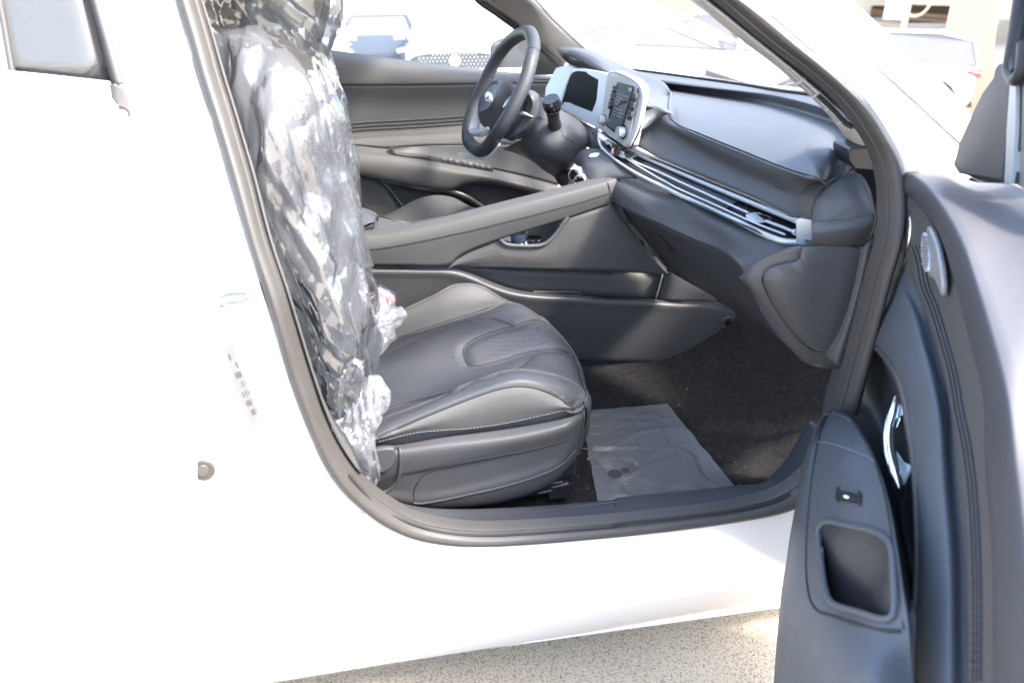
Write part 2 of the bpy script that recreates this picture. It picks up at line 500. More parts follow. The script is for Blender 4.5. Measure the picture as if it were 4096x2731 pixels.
nt.links.new(nz.outputs[0], cr1.inputs[0]); nt.links.new(vo.outputs['Distance'], cr2.inputs[0])
nt.links.new(cr1.outputs[0], mu.inputs[6]); nt.links.new(cr2.outputs[0], mu.inputs[7]); nt.links.new(mu.outputs[2], b.inputs['Base Color'])
o = link('ground', mesh_of('ground', [(-400, -400, GROUND_Z), (400, -400, GROUND_Z), (400, 400, GROUND_Z), (-400, 400, GROUND_Z)], [(0, 1, 2, 3)]), gm)
tag(o, kind='structure')

CAR = empty('white_sedan', (0.3, 0.9, GROUND_Z), label='white sedan with its front passenger door wide open onto a dark grey cabin', cat='car')

# opening outline (outer edge of the weatherstrip)
OUT1 = [('p', 640, -230), ('p', 700, 0), ('p', 740, 134), ('p', 789, 308), ('p', 834, 446), ('p', 870, 558), ('p', 910, 700), ('p', 995, 986), ('p', 1084, 1271),
        ('p', 1164, 1539), ('p', 1236, 1727), ('p', 1307, 1879), ('p', 1379, 1977), ('p', 1459, 2048), ('p', 1530, 2100), ('p', 1644, 2150), ('p', 1788, 2177),
        ('p', 1931, 2181), ('p', 2104, 2173), ('p', 2455, 2142), ('p', 2710, 2114), ('p', 2965, 2079), ('p', 3093, 2056), ('p', 3180, 2030), ('p', 3290, 1950),
        ('p', 3370, 1830), ('p', 3430, 1640), ('p', 3490, 1400), ('p', 3560, 1120), ('p', 3610, 940), ('p', 3628, 800), ('p', 3610, 669)]
OUT2 = [('p', 3610, 669), ('p', 3590, 614), ('p', 3556, 551), ('p', 3516, 482), ('p', 3458, 402), ('p', 3389, 333), ('p', 3303, 253), ('p', 3200, 163),
        ('p', 3104, 80), ('p', 2989, 0), ('p', 2700, -190), ('p', 2300, -420)]
IN1 = [('p', 725, -230), ('p', 785, 0), ('p', 824, 134), ('p', 872, 308), ('p', 915, 446), ('p', 948, 558), ('p', 990, 700), ('p', 1057, 959), ('p', 1129, 1182),
       ('p', 1225, 1500), ('p', 1290, 1690), ('p', 1350, 1815), ('p', 1420, 1915), ('p', 1500, 1990), ('p', 1570, 2040), ('p', 1660, 2088), ('p', 1788, 2118),
       ('p', 1931, 2130), ('p', 2104, 2124), ('p', 2455, 2098), ('p', 2710, 2070), ('p', 2965, 2034), ('p', 3080, 2005), ('p', 3150, 1975), ('p', 3245, 1900),
       ('p', 3315, 1790), ('p', 3375, 1620), ('p', 3440, 1380), ('p', 3510, 1110), ('p', 3555, 940), ('p', 3560, 800), ('p', 3540, 669)]
IN2 = [('p', 3540, 669), ('p', 3512, 600), ('p', 3480, 545), ('p', 3432, 470), ('p', 3372, 398), ('p', 3286, 318), ('p', 3200, 250), ('p', 3161, 222), ('p', 3046, 132),
       ('p', 2891, 0), ('p', 2600, -200), ('p', 2200, -430)]
def rs(l, off=0): return [S(*p, off) for p in l]

def onside(v, i, j):
    return Vector((v.x, side_y(v.z), v.z))

# --- outer skin
SHUT = rs([('p', 330, -330), ('p', 404, 0), ('p', 498, 348), ('p', 518, 469), ('p', 560, 700), ('p', 640, 1100), ('p', 720, 1500), ('p', 765, 1850), ('p', 755, 2080), ('p', 700, 2250)])
k1 = OUT1.index(('p', 1459, 2048))
body = patch('body_shell', [SHUT, rs(OUT1[:k1+1])], WHITE, CAR, n=90, m=10, thick=.002, fn=onside, angle=60)
rk_top = rs([('p', -700, 2490), ('p', 300, 2330), ('p', 700, 2250)]+OUT1[k1:-7])
rk_bot = [P('p', -700, 3010, .05), P('p', 300, 2850, .05), P('p', 1028, 2725, .05), P('p', 2000, 2584, .05), P('p', 3100, 2429, .05), P('p', 3420, 2384, .05)]
def rocker_fn(v, i, j):
    y = side_y(v.z)
    return Vector((v.x, y, v.z))
patch('rocker', [rk_top, rk_bot], WHITE, body, n=160, m=40, thick=.002, fn=rocker_fn, rowmode='lin', angle=60)
patch('rocker_underside', [[v for v in rk_bot], [v+Vector((0, .12, .01)) for v in rk_bot]], WHITE, body, n=20, m=1, thick=.003)
# rear door
rd_r = rs([('p', 512, 469), ('p', 556, 700), ('p', 637, 1100), ('p', 717, 1500), ('p', 762, 1850), ('p', 752, 2080), ('p', 697, 2275)])
rd_l = rs([('p', -700, 305), ('p', -700, 560), ('p', -700, 1000), ('p', -700, 1500), ('p', -700, 1900), ('p', -700, 2200), ('p', -700, 2515)])
rd = [rd_l, rd_r]
rdo = patch('rear_door', rd, WHITE, CAR, n=60, m=14, thick=.01, fn=lambda v, i, j: Vector((v.x, side_y(v.z)-.0035, v.z)), angle=60)
patch('door_shoulder', [rs([('p', -700, 205), ('p', -100, 277), ('p', 200, 308), ('p', 436, 334), ('p', 500, 342)]), rs([('p', -700, 306), ('p', -100, 372), ('p', 200, 412), ('p', 400, 448), ('p', 513, 470)])], WHITE, rdo, n=30, m=5, thick=.01, fn=lambda v, i, j: Vector((v.x, side_y(v.z)-.0035, v.z)), angle=60)
gw = [rs([('p', -700, -400), ('p', -60, -400), ('p', 250, -400)], -.018), rs([('p', -700, 0), ('p', 60, 0), ('p', 372, 0)], -.018), rs([('p', -700, 240), ('p', 60, 300), ('p', 450, 345)], -.018)]
patch('rear_window', gw, TINT, rdo, n=10, m=3, thick=.004)
tube('window_divider', rs([('p', -75, -330), ('p', -3, 0), ('p', 50, 296)], -.008), .0045, RUBBER, rdo, n=10)
plate('pale_quarter_pane', [S('p', *q, -.012) for q in ((-8, 0), (-74, -330), (-200, -330), (-60, 290), (42, 294))], (0, .004, 0), WHITE, rdo, bevel=0)  # opaque white plate: brightness of the quarter glass put into its colour
strip = [rs([('p', 280, -330), ('p', 357, 0), ('p', 399, 150), ('p', 434, 290), ('p', 447, 335)], -.006), rs([('p', 300, -330), ('p', 374, 0), ('p', 415, 150), ('p', 454, 290), ('p', 470, 345)], .004),
         rs([('p', 330, -330), ('p', 402, 0), ('p', 446, 150), ('p', 484, 290), ('p', 497, 348)], .001)]
patch('window_frame_seal', strip, RUBBER, rdo, n=30, m=5, thick=.004)
belt = rs([('p', -700, 208), ('p', -100, 280), ('p', 200, 311), ('p', 440, 337)], .004)
tube('belt_molding', belt, .0035, WHITE, rdo, n=30)
# corner cap under the window seal
c1 = [rs([('p', 436, 333), ('p', 446, 392)], .004), rs([('p', 462, 340), ('p', 462, 400), ('p', 476, 424)], .007), rs([('p', 498, 350), ('p', 508, 400), ('p', 517, 432)], .004)]
patch('seal_end_cap', c1, RUBBER, rdo, n=10, m=4, thick=.004)
tube('seal_tip', rs([('p', 478, 424), ('p', 500, 430), ('p', 515, 445), ('p', 517, 468)], .004), [.005, .001], RUBBER, rdo, n=12)
# front pillar skin with its gutter
r_in = rs([('p', 3628, 860)]+OUT2)
r_b = rs([('p', 3740, 800), ('z4', 900, 1165), ('z4', 780, 1010), ('z4', 640, 830), ('z4', 480, 630), ('z4', 300, 470), ('z4', 120, 300), ('z4', 0, 190), ('z3', 1400, 0), ('p', 2900, -200), ('p', 2500, -420)], .006)
r_gl = rs([('p', 3900, 700), ('z4', 1130, 1060), ('z4', 1000, 940), ('z4', 870, 820), ('z4', 600, 575), ('z4', 300, 300), ('z4', 0, 48), ('p', 3120, -60), ('p', 2950, -200), ('p', 2600, -430)], .004)
r_gm = rs([('p', 3915, 690), ('z4', 1145, 1040), ('z4', 1020, 920), ('z4', 890, 800), ('z4', 640, 570), ('z4', 340, 300), ('z4', 30, 42), ('p', 3140, -60), ('p', 2970, -200), ('p', 2620, -430)], -.010)
r_gr = rs([('p', 3930, 670), ('z4', 1160, 1030), ('z4', 1035, 905), ('z4', 900, 770), ('z4', 680, 570), ('z4', 380, 285), ('z4', 75, 20), ('p', 3165, -60), ('p', 3000, -200), ('p', 2650, -430)], .002)
r_o1 = rs([('p', 3960, 620), ('z4', 1170, 930), ('z4', 1060, 780), ('z4', 900, 620), ('z4', 740, 470), ('z4', 480, 220), ('z4', 230, 20), ('p', 3250, -60), ('p', 3080, -200), ('p', 2730, -430)], .002)
r_o2 = rs([('p', 4010, 600), ('z4', 1195, 810), ('z4', 1060, 645), ('z4', 905, 500), ('z4', 745, 355), ('z4', 535, 160), ('z4', 360, 0), ('p', 3350, -60), ('p', 3180, -200), ('p', 2830, -430)], -.03)
patch('front_pillar', [r_in, r_b, r_gl, r_gm, r_gr, r_o1, r_o2], WHITE, body, n=70, m=5, thick=.003, angle=60)

# --- striker, data label, rubber plug on the pillar skin
SURF['side'] = BVHTree.FromPolygons(*gridmesh('x', [[Vector((x*.1-3, side_y(z*.02), z*.02)) for x in range(0, 60)] for z in range(0, 80)]))
def sk(x, y, off=0): return S('w5', x, y, off)
lw = mat('paper_label', (.14, .137, .14), .6, bump=('noise', 150, .2, .001))
lab = plate('data_label', [sk(*q, .003) for q in ((432, 712), (468, 650), (500, 790), (560, 930), (624, 1070), (592, 1158), (540, 1060), (480, 900))], (0, .0008, 0), lw, body, bevel=0)
for i in range(5):
    t = i/4
    for j in range(7):
        u = (j+.5)/7
        a0 = Vector((455+u*145, 720+u*370, 0)); off = (t-.5)*34
        n_ = Vector((.93, -.38, 0))
        q = a0+n_*off
        if random.random() < .25: continue
        p1, p2 = q-Vector((6, 15, 0)), q+Vector((6, 15, 0))
        tube('label_print', [sk(p1.x, p1.y, .0034), sk(p2.x, p2.y, .0034)], .0006, LEATHER_SIDE, lab, seg=4)
ss = mat('striker_steel', (.20, .215, .23), .35, metal=.6)
st = plate('striker_plate', [sk(*q, .003) for q in ((386, 380), (430, 385), (440, 440), (420, 520), (400, 560), (380, 520), (376, 300))], (0, .003, 0), WHITE, body, bevel=.001, closed_cr=40)
tube('striker_loop', [sk(405, 400, .003), sk(450, 388, .03), sk(530, 382, .04), sk(556, 375, .04), sk(540, 420, .04), sk(470, 436, .034), sk(400, 448, .003)], .0045, ss, st, n=40)
cyl('striker_screw', sk(418, 490, .003), sk(418, 490, .007), .008, .007, ss, st)
pg = [Vector((305, 1402, 0))+Vector((math.cos(a)*66, math.sin(a)*58, 0)) for a in [math.radians(-124+i*248/20) for i in range(21)]]
plm = mat('grey_plug_rubber', (.050, .048, .047), .5)
pl = plate('rubber_plug', [sk(p.x, p.y, .005) for p in pg], (0, .006, 0), plm, body, bevel=.002)
plate('plug_center', [sk(300+math.cos(a)*34, 1403+math.sin(a)*34, .0075) for a in [i*math.pi/12 for i in range(24)]], (0, .004, 0), mat('plug_center_rubber', (.066, .064, .058), .5), pl, bevel=.002)

# --- weatherstrip and inner lip
def mid(a, b, t): return [P_.lerp(Q_, t) for P_, Q_ in zip(a, b)]
def seal_pts(Ol, Il, off):
    o_, i_ = rs(Ol, off), rs(Il, off)
    return cr(o_, 160), cr(i_, 160)
A1, B1 = seal_pts(OUT1, IN1, .004)
A2, B2 = seal_pts(OUT2, IN2, .004)
allO = A1+A2[1:]; allI = B1+B2[1:]
def seal_surf(v, i, j): return v
rowsS = []
prof = [(0.0, -.006), (.06, .006), (.25, .014), (.5, .017), (.72, .013), (.86, .004), (.93, -.006), (1.0, -.002), (1.08, -.012), (1.12, -.03)]
for t, off in prof:
    rowsS.append([a.lerp(b_, t)+Vector((0, -off, 0)) for a, b_ in zip(allO, allI)])
seal = link('door_seal', mesh_of('door_seal', *(lambda vf: (vf[0], face_cam(*vf)))(gridmesh('s', [cr(r, 420) for r in [crp_ for crp_ in rowsS]]))), RUBBER, CAR)
ms = seal.modifiers.new('sub', 'SUBSURF'); ms.levels = 1; ms.render_levels = 1
# --- jamb between seal and cabin: sill plate, kick side, inner pillar flanges
LIP = [('p', 745, -230), ('p', 800, 0), ('p', 842, 134), ('p', 892, 308), ('p', 935, 446), ('p', 968, 558), ('p', 1010, 700), ('p', 1078, 959), ('p', 1152, 1182), ('p', 1250, 1500), ('p', 1315, 1680), ('p', 1375, 1800), ('p', 1440, 1895)]
lip = rs(LIP, -.012)
patch('pillar_flange', [cr(lip, 60), [v+Vector((-.02, .10, 0)) for v in cr(lip, 60)]], DARK, body, n=60, m=1, thick=.004)
g0 = rs([('p', 1414, 1896), ('z7', 400, 1260), ('z7', 560, 1345), ('z7', 800, 1425), ('z7', 1000, 1447), ('z7', 1200, 1447), ('z7', 1600, 1425), ('z7', 2091, 1372), ('w1', 500, 1350), ('w1', 1000, 1295), ('w1', 1500, 1228), ('w1', 1750, 1168), ('w1', 1880, 1110), ('w1', 2020, 960), ('w1', 2130, 740)], -.018)
s1 = R('z7', [(230, 1060, .05), (400, 1215, .05), (560, 1305, .05), (800, 1375, .05), (1000, 1390, .05), (1200, 1390, .05), (1600, 1365, .05), (2091, 1315, .05)])+R('w1', [(500, 1290, .05), (1000, 1235, .05), (1500, 1170, .05), (1750, 1100, .05), (1900, 1000, .05), (2030, 860, .05), (2130, 680, .05)])
s2 = R('z7', [(270, 1100, .085), (430, 1215, .085), (600, 1285, .085), (800, 1330, .085), (1000, 1345, .085), (1200, 1340, .085), (1600, 1315, .085), (2091, 1265, .085)])+R('w1', [(500, 1225, .085), (1000, 1170, .085), (1500, 1110, .085), (1720, 1080, .085), (1880, 960, .085), (1990, 830, .085), (2100, 640, .085)])
s3 = R('z7', [(330, 1160, .125), (450, 1225, .125), (620, 1270, .125), (800, 1288, .125), (1000, 1290, .125), (1200, 1285, .125), (1600, 1262, .125), (2091, 1213, .125)])+R('w1', [(500, 1170, .125), (1000, 1118, .125), (1500, 1068, .125), (1680, 1045, .125), (1820, 930, .125), (1940, 780, .125), (2060, 560, .125)])
s4 = [v+Vector((0, .02, -.03)) for v in s3]
s5 = [v+Vector((0, .03, -.12)) for v in s3]
g00 = [v+Vector((0, .0, -.012)) for v in g0]
sill = patch('sill_plate', [g00, g0, s1, s2, s3, s4, s5], SILL, CAR, n=90, m=5, thick=.003, key='sill')
tube('sill_groove', cr(rs([('p', 1395, 1900), ('z7', 380, 1275), ('z7', 560, 1365), ('z7', 800, 1440), ('z7', 1000, 1462), ('z7', 1200, 1462), ('z7', 1600, 1440), ('z7', 2091, 1388), ('w1', 500, 1365), ('w1', 1000, 1310), ('w1', 1500, 1243), ('w1', 1750, 1185), ('w1', 1880, 1125)], .007), 90), .0026, SEAM, sill)
tube('sill_joint', on('sill', 'z7', [(806, 1290), (806, 1345)], .0002), .0011, SEAM, sill)
tube('sill_insert_edge', on('sill', 'z7', [(955, 1300), (1200, 1298), (1600, 1278), (2080, 1228)], .0006), .0016, SILL, sill, n=30)
tube('sill_joint', on('sill', 'w1', [(1650, 1058), (1690, 1078), (1720, 1120), (1725, 1150)], .0002), .0011, SEAM, sill, n=8)
dust = mat('pale_dust', (.30, .30, .31), .9)
for i, (x, y) in enumerate([(1225, 1408), (1245, 1405), (1300, 1403), (1330, 1396), (1385, 1398), (1455, 1395), (1470, 1385), (1525, 1388), (1590, 1378), (1700, 1372)]):
    q = on('sill', 'z7', [(x+random.uniform(-8, 8), y-8), (x+random.uniform(-4, 4), y+6), (x+random.uniform(-6, 9), y+10)], .0004)
    tube('scuff_mark', q, [.0006, .0014, .0004], dust, sill, seg=5)
# front jamb: flange, rubber bead and inner finisher beside the dash
j0 = R('z8', [(2220, -60, .045), (2240, 200, .045), (2215, 500, .03), (2130, 850, .02), (2010, 1180, .02), (1880, 1500, .02), (1800, 1750, .02)])
j1 = R('z8', [(2180, -60, .06), (2195, 200, .055), (2170, 500, .04), (2085, 850, .04), (1965, 1180, .04), (1850, 1500, .04), (1780, 1750, .04)])
j2 = R('z8', [(2130, -60, .075), (2150, 200, .075), (2118, 500, .075), (2030, 850, .075), (1915, 1180, .075), (1800, 1500, .075), (1740, 1750, .075)])
jamb = patch('front_jamb', [j0, j1, j2, [v+Vector((.02, .05, 0)) for v in j2]], DARK, CAR, n=50, m=4, key='jamb')
tube('jamb_bead', R('z8', [(2128, -120, .06), (2162, 60, .06), (2165, 250, .06), (2135, 500, .06), (2050, 850, .06), (1960, 1130, .06), (1900, 1340, .06)]), .0055, RUBBER_DK, jamb, n=50)
tube('jamb_bead', R('z8', [(2205, 250, .045), (2208, 330, .035), (2190, 500, .022), (2110, 850, .02), (1990, 1180, .02)]), .005, RUBBER_DK, jamb, n=40)
# upper inner lip of the front pillar: dark channel and pale trim
c0 = cr(rs([('p', 3565, 830), ('p', 3540, 689)]+IN2, -.012), 60)
c1 = cr(R('p', [(3530, 860, .09)])+rs([('z8', 2140, 60), ('z3', 2140, 1400), ('z3', 2110, 1200), ('z3', 2050, 1030), ('z3', 1900, 830), ('z3', 1750, 680), ('z3', 1500, 470), ('z3', 1200, 230), ('z3', 905, 0), ('p', 2530, -190), ('p', 2150, -430)], -.06)[0:], 60)
patch('door_channel', [c0, [a.lerp(b_, .5)+Vector((0, .018, 0)) for a, b_ in zip(c0, c1)], c1], RUBBER_DK, body, n=60, m=3)
t0 = rs([('z3', 2060, 1050), ('z3', 1990, 960), ('z3', 1900, 860), ('z3', 1750, 705), ('z3', 1500, 490), ('z3', 1200, 245), ('z3', 900, 8), ('p', 2520, -190), ('p', 2150, -430)], -.055)
t1 = rs([('z3', 1985, 1040), ('z3', 1900, 920), ('z3', 1800, 800), ('z3', 1690, 690), ('z3', 1450, 480), ('z3', 1130, 240), ('z3', 815, -5), ('p', 2470, -190), ('p', 2100, -430)], -.085)
t2 = [v+Vector((.01, .05, 0)) for v in t1]
pt = patch('pillar_trim', [t0, t1, t2], PILLARTRIM, body, n=60, m=5, key='ptrim')
# slotted grille let into the trim
sg = on('ptrim', 'z3', [(1520, 490), (1600, 565), (1700, 660), (1800, 755), (1880, 840), (1935, 890)], .002)
tube('trim_slot', sg, .006, SEAM, pt, n=40, flat=.6)
for x, y in ((1598, 550), (1705, 643), (1800, 735), (1888, 825)):
    q = on('ptrim', 'z3', [(x-28, y+8), (x+8, y-2)], .009)
    if len(q) == 2: tube('slot_rib', q, .0022, PILLARTRIM, pt)
tube('trim_edge', on('ptrim', 'z3', [(1475, 470), (1530, 520), (1700, 690), (1850, 830), (1900, 895), (1985, 905)], .002), .0018, PILLARTRIM, pt, n=40)

# --- roof and closed parts of the cabin
rows = []
for y, z in ((.165, 1.36), (.25, 1.40), (.5, 1.43), (.85, 1.44), (1.2, 1.43), (1.45, 1.40), (1.54, 1.36)):
    rows.append([Vector((-2.0, y, z-.10)), Vector((-1.4, y, z-.02)), Vector((-.6, y, z)), Vector((.05, y, z-.02)), Vector((.28+.12*(1-abs(y-.85)/.7), y, z-.055))])
roof = patch('roof', rows, WHITE, CAR, n=24, m=4, thick=.0)
rl = [[v-Vector((0, 0, .025)) for v in r] for r in rows]
patch('headliner', rl, CREAM, roof, n=24, m=4, thick=.0)
rear = [[Vector((-1.15, y, z)) + Vector((-(z-.5)*.35, 0, 0)) for y in (.06, .5, .85, 1.2, 1.66)] for z in (.25, .5, 1.0)]
rb = patch('rear_bench', rear, LEATHER, CAR, n=12, m=4)
patch('parcel_shelf', [[Vector((-1.32, y, 1.0)) for y in (.06, .85, 1.66)], [Vector((-1.9, y, 1.04)) for y in (.06, .85, 1.66)]], CARPET, rb, n=12, m=1)
# windshield
ws_b = [Vector((.70, 1.52, .985))]+[P('z3', *q, 'Z')+Vector((.004, 0, .004)) for q in ((200, 468, 1.0), (470, 498, 1.0), (850, 548, 1.005), (1200, 598, 1.015), (1450, 638, 1.03), (1680, 668, 1.045), (1960, 790, 1.06))]
ws_t = [Vector((.14+.2*(1-abs(y-.85)/.62), y, 1.375+.03*(1-abs(y-.85)/.62))) for y in (1.46, 1.35, 1.15, .9, .65, .45, .3, .2)]
wsm = [a.lerp(b_, .5)+Vector((.02, 0, .03)) for a, b_ in zip(ws_b, ws_t)]
wsd = patch('windshield', [ws_b, wsm, ws_t], WSHIELD, CAR, n=30, m=6, thick=0)
# far pillar
fa = [R('z2', [(1985, 348, 1.50), (1800, 195, 1.46), (1613, 0, 1.40), (1300, -300, 1.34)]), R('z2', [(1900, 400, 1.545), (1690, 190, 1.50), (1500, 0, 1.45), (1150, -300, 1.37)]), R('z2', [(1835, 455, 1.60), (1560, 215, 1.55), (1262, 0, 1.50), (1000, -300, 1.42)])]
fp = patch('windshield_pillar', fa, CREAM, CAR, n=20, m=4)
tube('pillar_rubber', R('z2', [(1832, 462, 1.60), (1560, 235, 1.55), (1400, 115, 1.52), (1235, 0, 1.49), (990, -300, 1.42)]), .009, RUBBER_DK, fp, n=24)
tube('windshield_rubber', R('z2', [(1992, 350, 1.50), (1800, 175, 1.46), (1640, 0, 1.40), (1400, -240, 1.36)]), .004, RUBBER_DK, fp, n=24)
tr = plate('quarter_panel', R('z2', [(1620, 300, 1.60), (1700, 345, 1.60), (1815, 460, 1.60), (1800, 525, 1.60), (1600, 525, 1.60), (1580, 520, 1.60)]), (0, .02, 0), BLACKP, fp, bevel=.004)
# far side rear pillar
patch('rear_pillar', [[Vector((-.42, 1.62, .95)), Vector((-.50, 1.50, 1.37))], [Vector((-.58, 1.62, .95)), Vector((-.64, 1.50, 1.37))]], CREAM, body, n=6, m=1, thick=.03)

# --- floor
def flr(v, i, j): return v
cz = .262
fl = []
for y in (.13, .25, .45, .65, .85, 1.2, 1.64):
    fl.append([Vector((-1.2, y, cz)), Vector((-.4, y, cz)), Vector((.3, y, cz)), Vector((.7, y, cz)), Vector((.88, y, cz+.02)), Vector((1.05, y, cz+.13)), Vector((1.25, y, cz+.33)), Vector((1.33, y, cz+.6))])
def fnc(v, i, j):
    return v+Vector((0, 0, .006*noise.noise(v*9)+.003*noise.noise(v*27)))
fc = patch('carpet', fl, CARPET, CAR, n=160, m=12, thick=.006, fn=fnc, key='carpet')
wallf = patch('firewall', [[Vector((1.28, y, .5)) for y in (.05, .85, 1.66)], [Vector((1.28, y, .95)) for y in (.05, .85, 1.66)]], CARPET, CAR, n=6, m=1)
patch('cowl_cover', [[Vector((1.30, y, .93)) for y in (.05, .85, 1.66)], [Vector((1.2, y, .95)) for y in (.05, .85, 1.66)]], BLACKP, wallf, n=6, m=1)
bn = [[Vector((x, y, z-.05*abs(y-.85)**2)) for x, z in ((1.22, .955), (1.5, .93), (1.9, .86), (2.15, .76))] for y in (.12, .5, .85, 1.2, 1.6)]
patch('bonnet', bn, WHITE, body, n=12, m=3, thick=.003)
# ================================================================ passenger seat
def seat_rows():
    Z = 'Z'
    c0 = R('z7', [(200, 905, .182), (375, 868, .182), (800, 806, .182), (1300, 744, .182), (1650, 680, .182), (1790, 640, .19), (1815, 600, .21)])
    c1 = R('z7', [(200, 850, .172), (375, 808, .172), (640, 747, .172), (1000, 716, .172), (1300, 672, .172), (1600, 606, .172), (1735, 576, .175), (1800, 540, .20)])
    cm = R('z7', [(200, 830, .166), (375, 790, .166), (700, 690, .165), (1050, 600, .165), (1350, 550, .165), (1600, 560, .168), (1740, 570, .17), (1808, 520, .20)])
    c2 = R('z7', [(200, 815, .172), (375, 768, .172), (700, 627, .172), (1000, 507, .172), (1200, 432, .172), (1350, 408, .173), (1500, 432, .175), (1640, 500, .18), (1725, 560, .188), (1812, 500, .21)])
    cn = R('z7', [(200, 790, .19), (400, 700, .19), (700, 575, .19), (1000, 450, .19), (1200, 382, .19), (1350, 358, .19), (1500, 375, .195), (1660, 430, .20), (1760, 490, .21), (1815, 470, .23)])
    c3 = R('z7', [(200, 740, .225), (440, 635, .225), (700, 533, .225), (950, 425, .225), (1150, 352, .225), (1330, 315, .225), (1450, 320, .23), (1620, 360, .235), (1740, 420, .245), (1800, 440, .26)])
    c5 = R('z7', [(200, 640, .30), (450, 550, .30), (700, 480, .30), (1000, 385, .30), (1200, 322, .30), (1350, 290, .30), (1500, 275, .30), (1650, 310, .30), (1745, 370, .30), (1795, 425, .305)])
    c6 = R('z7', [(200, 500, .38), (450, 420, .38), (700, 350, .38), (1000, 280, .38), (1250, 232, .38), (1450, 190, .38), (1600, 185, .38), (1700, 240, .37), (1770, 330, .36), (1785, 400, .35)])
    c7 = R('z6', [(150, 1350, .45), (400, 1275, .45), (700, 1175, .45), (950, 1110, .45), (1150, 1070, .45), (1330, 1050, .45), (1480, 1060, .45), (1580, 1110, .44), (1650, 1190, .43), (1700, 1290, .41)])
    c8 = R('z6', [(150, 1270, .52), (360, 1205, .52), (700, 1075, .52), (950, 1000, .52), (1150, 960, .52), (1330, 950, .52), (1440, 975, .52), (1540, 1050, .50), (1620, 1140, .48), (1680, 1230, .45)])
    c9 = R('z6', [(150, 1190, .58), (430, 1105, .58), (700, 1020, .58), (850, 975, .58), (1000, 930, .58), (1130, 890, .58), (1240, 862, .58), (1330, 880, .57), (1430, 945, .56), (1520, 1020, .54), (1620, 1130, .50)])
    ca = R('z6', [(150, 1110, .63), (430, 1020, .635), (620, 950, .64), (800, 880, .64), (950, 850, .64), (1100, 850, .635), (1200, 856, .62), (1300, 865, .60), (1400, 920, .58), (1500, 1000, .56)])
    cb = R('z6', [(150, 1060, .66), (400, 975, .67), (540, 905, .675), (700, 830, .68), (850, 752, .685), (950, 735, .685), (1050, 752, .68), (1150, 808, .67), (1240, 855, .645), (1330, 880, .61), (1440, 950, .58)])
    cc = [v+Vector((0, .025, -.03)) for v in cb]
    cd_ = [v+Vector((0, .03, -.16)) for v in cb]
    return [c0, c1, cm, c2, cn, c3, c5, c6, c7, c8, c9, ca, cb, cc, cd_]
rows = seat_rows()
# nose of the cushion: every row turns down at its front end
R2 = []
for i, r in enumerate(rows):
    e = r[-1]
    y = e.y
    R2.append(r)
g = grid(R2, 150, 10)
vs, fs = gridmesh('c', g)
fs = face_cam(vs, fs)
SURF['cushion'] = BVHTree.FromPolygons(vs, fs)
CSEAMS = [('z7', [(430, 578), (600, 535), (750, 500), (900, 455), (1000, 405), (1100, 372), (1200, 340)], .007),
          ('z7', [(1230, 325), (1300, 305), (1370, 265), (1430, 215)], .005),
          ('z6', [(350, 1210), (500, 1150), (700, 1060), (850, 1010), (1000, 975), (1130, 964), (1200, 985), (1240, 1000), (1275, 1018)], .006),
          ('z6', [(1275, 1018), (1180, 1035), (1050, 1080), (970, 1120), (935, 1155), (928, 1190), (945, 1245), (975, 1278), (1020, 1282), (1120, 1262), (1250, 1225), (1370, 1190), (1470, 1175), (1560, 1170), (1630, 1195), (1690, 1240)], .009),
          ('z6', [(1275, 1018), (1350, 985), (1430, 975), (1490, 1000)], .006),
          ('z6', [(400, 1120), (560, 1068), (700, 1020), (850, 972), (1000, 928), (1130, 882), (1240, 855)], .006),
          ('z7', [(520, 715), (700, 637), (850, 576), (1000, 517), (1200, 448), (1350, 424), (1500, 448), (1620, 500)], .004),
          ('z7', [(430, 645), (700, 545), (950, 430), (1150, 357), (1330, 318), (1450, 323), (1560, 345), (1650, 367)], .004)]
from mathutils.kdtree import KDTree
tot = []
for k_, pts, dp in CSEAMS:
    for p in cr(on('cushion', k_, pts, 0), 130): tot.append((p, dp))
kd = KDTree(len(tot))
for i_, (p, dp) in enumerate(tot): kd.insert(p, i_)
kd.balance()
nrm_me = mesh_of('tmp', vs, fs)
for i_, v in enumerate(nrm_me.vertices):
    co, idx, d_ = kd.find(vs[i_])
    W_ = .022
    if d_ < W_: vs[i_] = vs[i_]-Vector(v.normal)*tot[idx][1]*(1-d_/W_)**1.6
SURF['cushion'] = BVHTree.FromPolygons(vs, fs)
g = [vs[a*150:(a+1)*150] for a in range(len(vs)//150)]
seat = empty('front_passenger_seat', (.2, .42, .28)); seat.parent = CAR; seat.location = Vector((.2, .42, .28))-wpos(CAR)
me = mesh_of('cushion', vs, fs)
cush = link('cushion', me, LEATHER, seat, angle=55)
# the panels of the cushion: side panels grey, insert perforated
me.materials.append(LEATHER_SIDE); me.materials.append(PERF)
nr, nc = len(g), 150
for p in me.polygons:
    vi = min(p.vertices); j = vi//nc; i = vi % nc
    s_ = j/10
    if 1 <= s_ < 3: p.material_index = 1
    elif 6 <= s_ < 10 or (5.6 <= s_ < 6): p.material_index = 2
    elif s_ >= 10: p.material_index = 1
md = cush.modifiers.new('t', 'SOLIDIFY'); md.thickness = .012; md.offset = -1
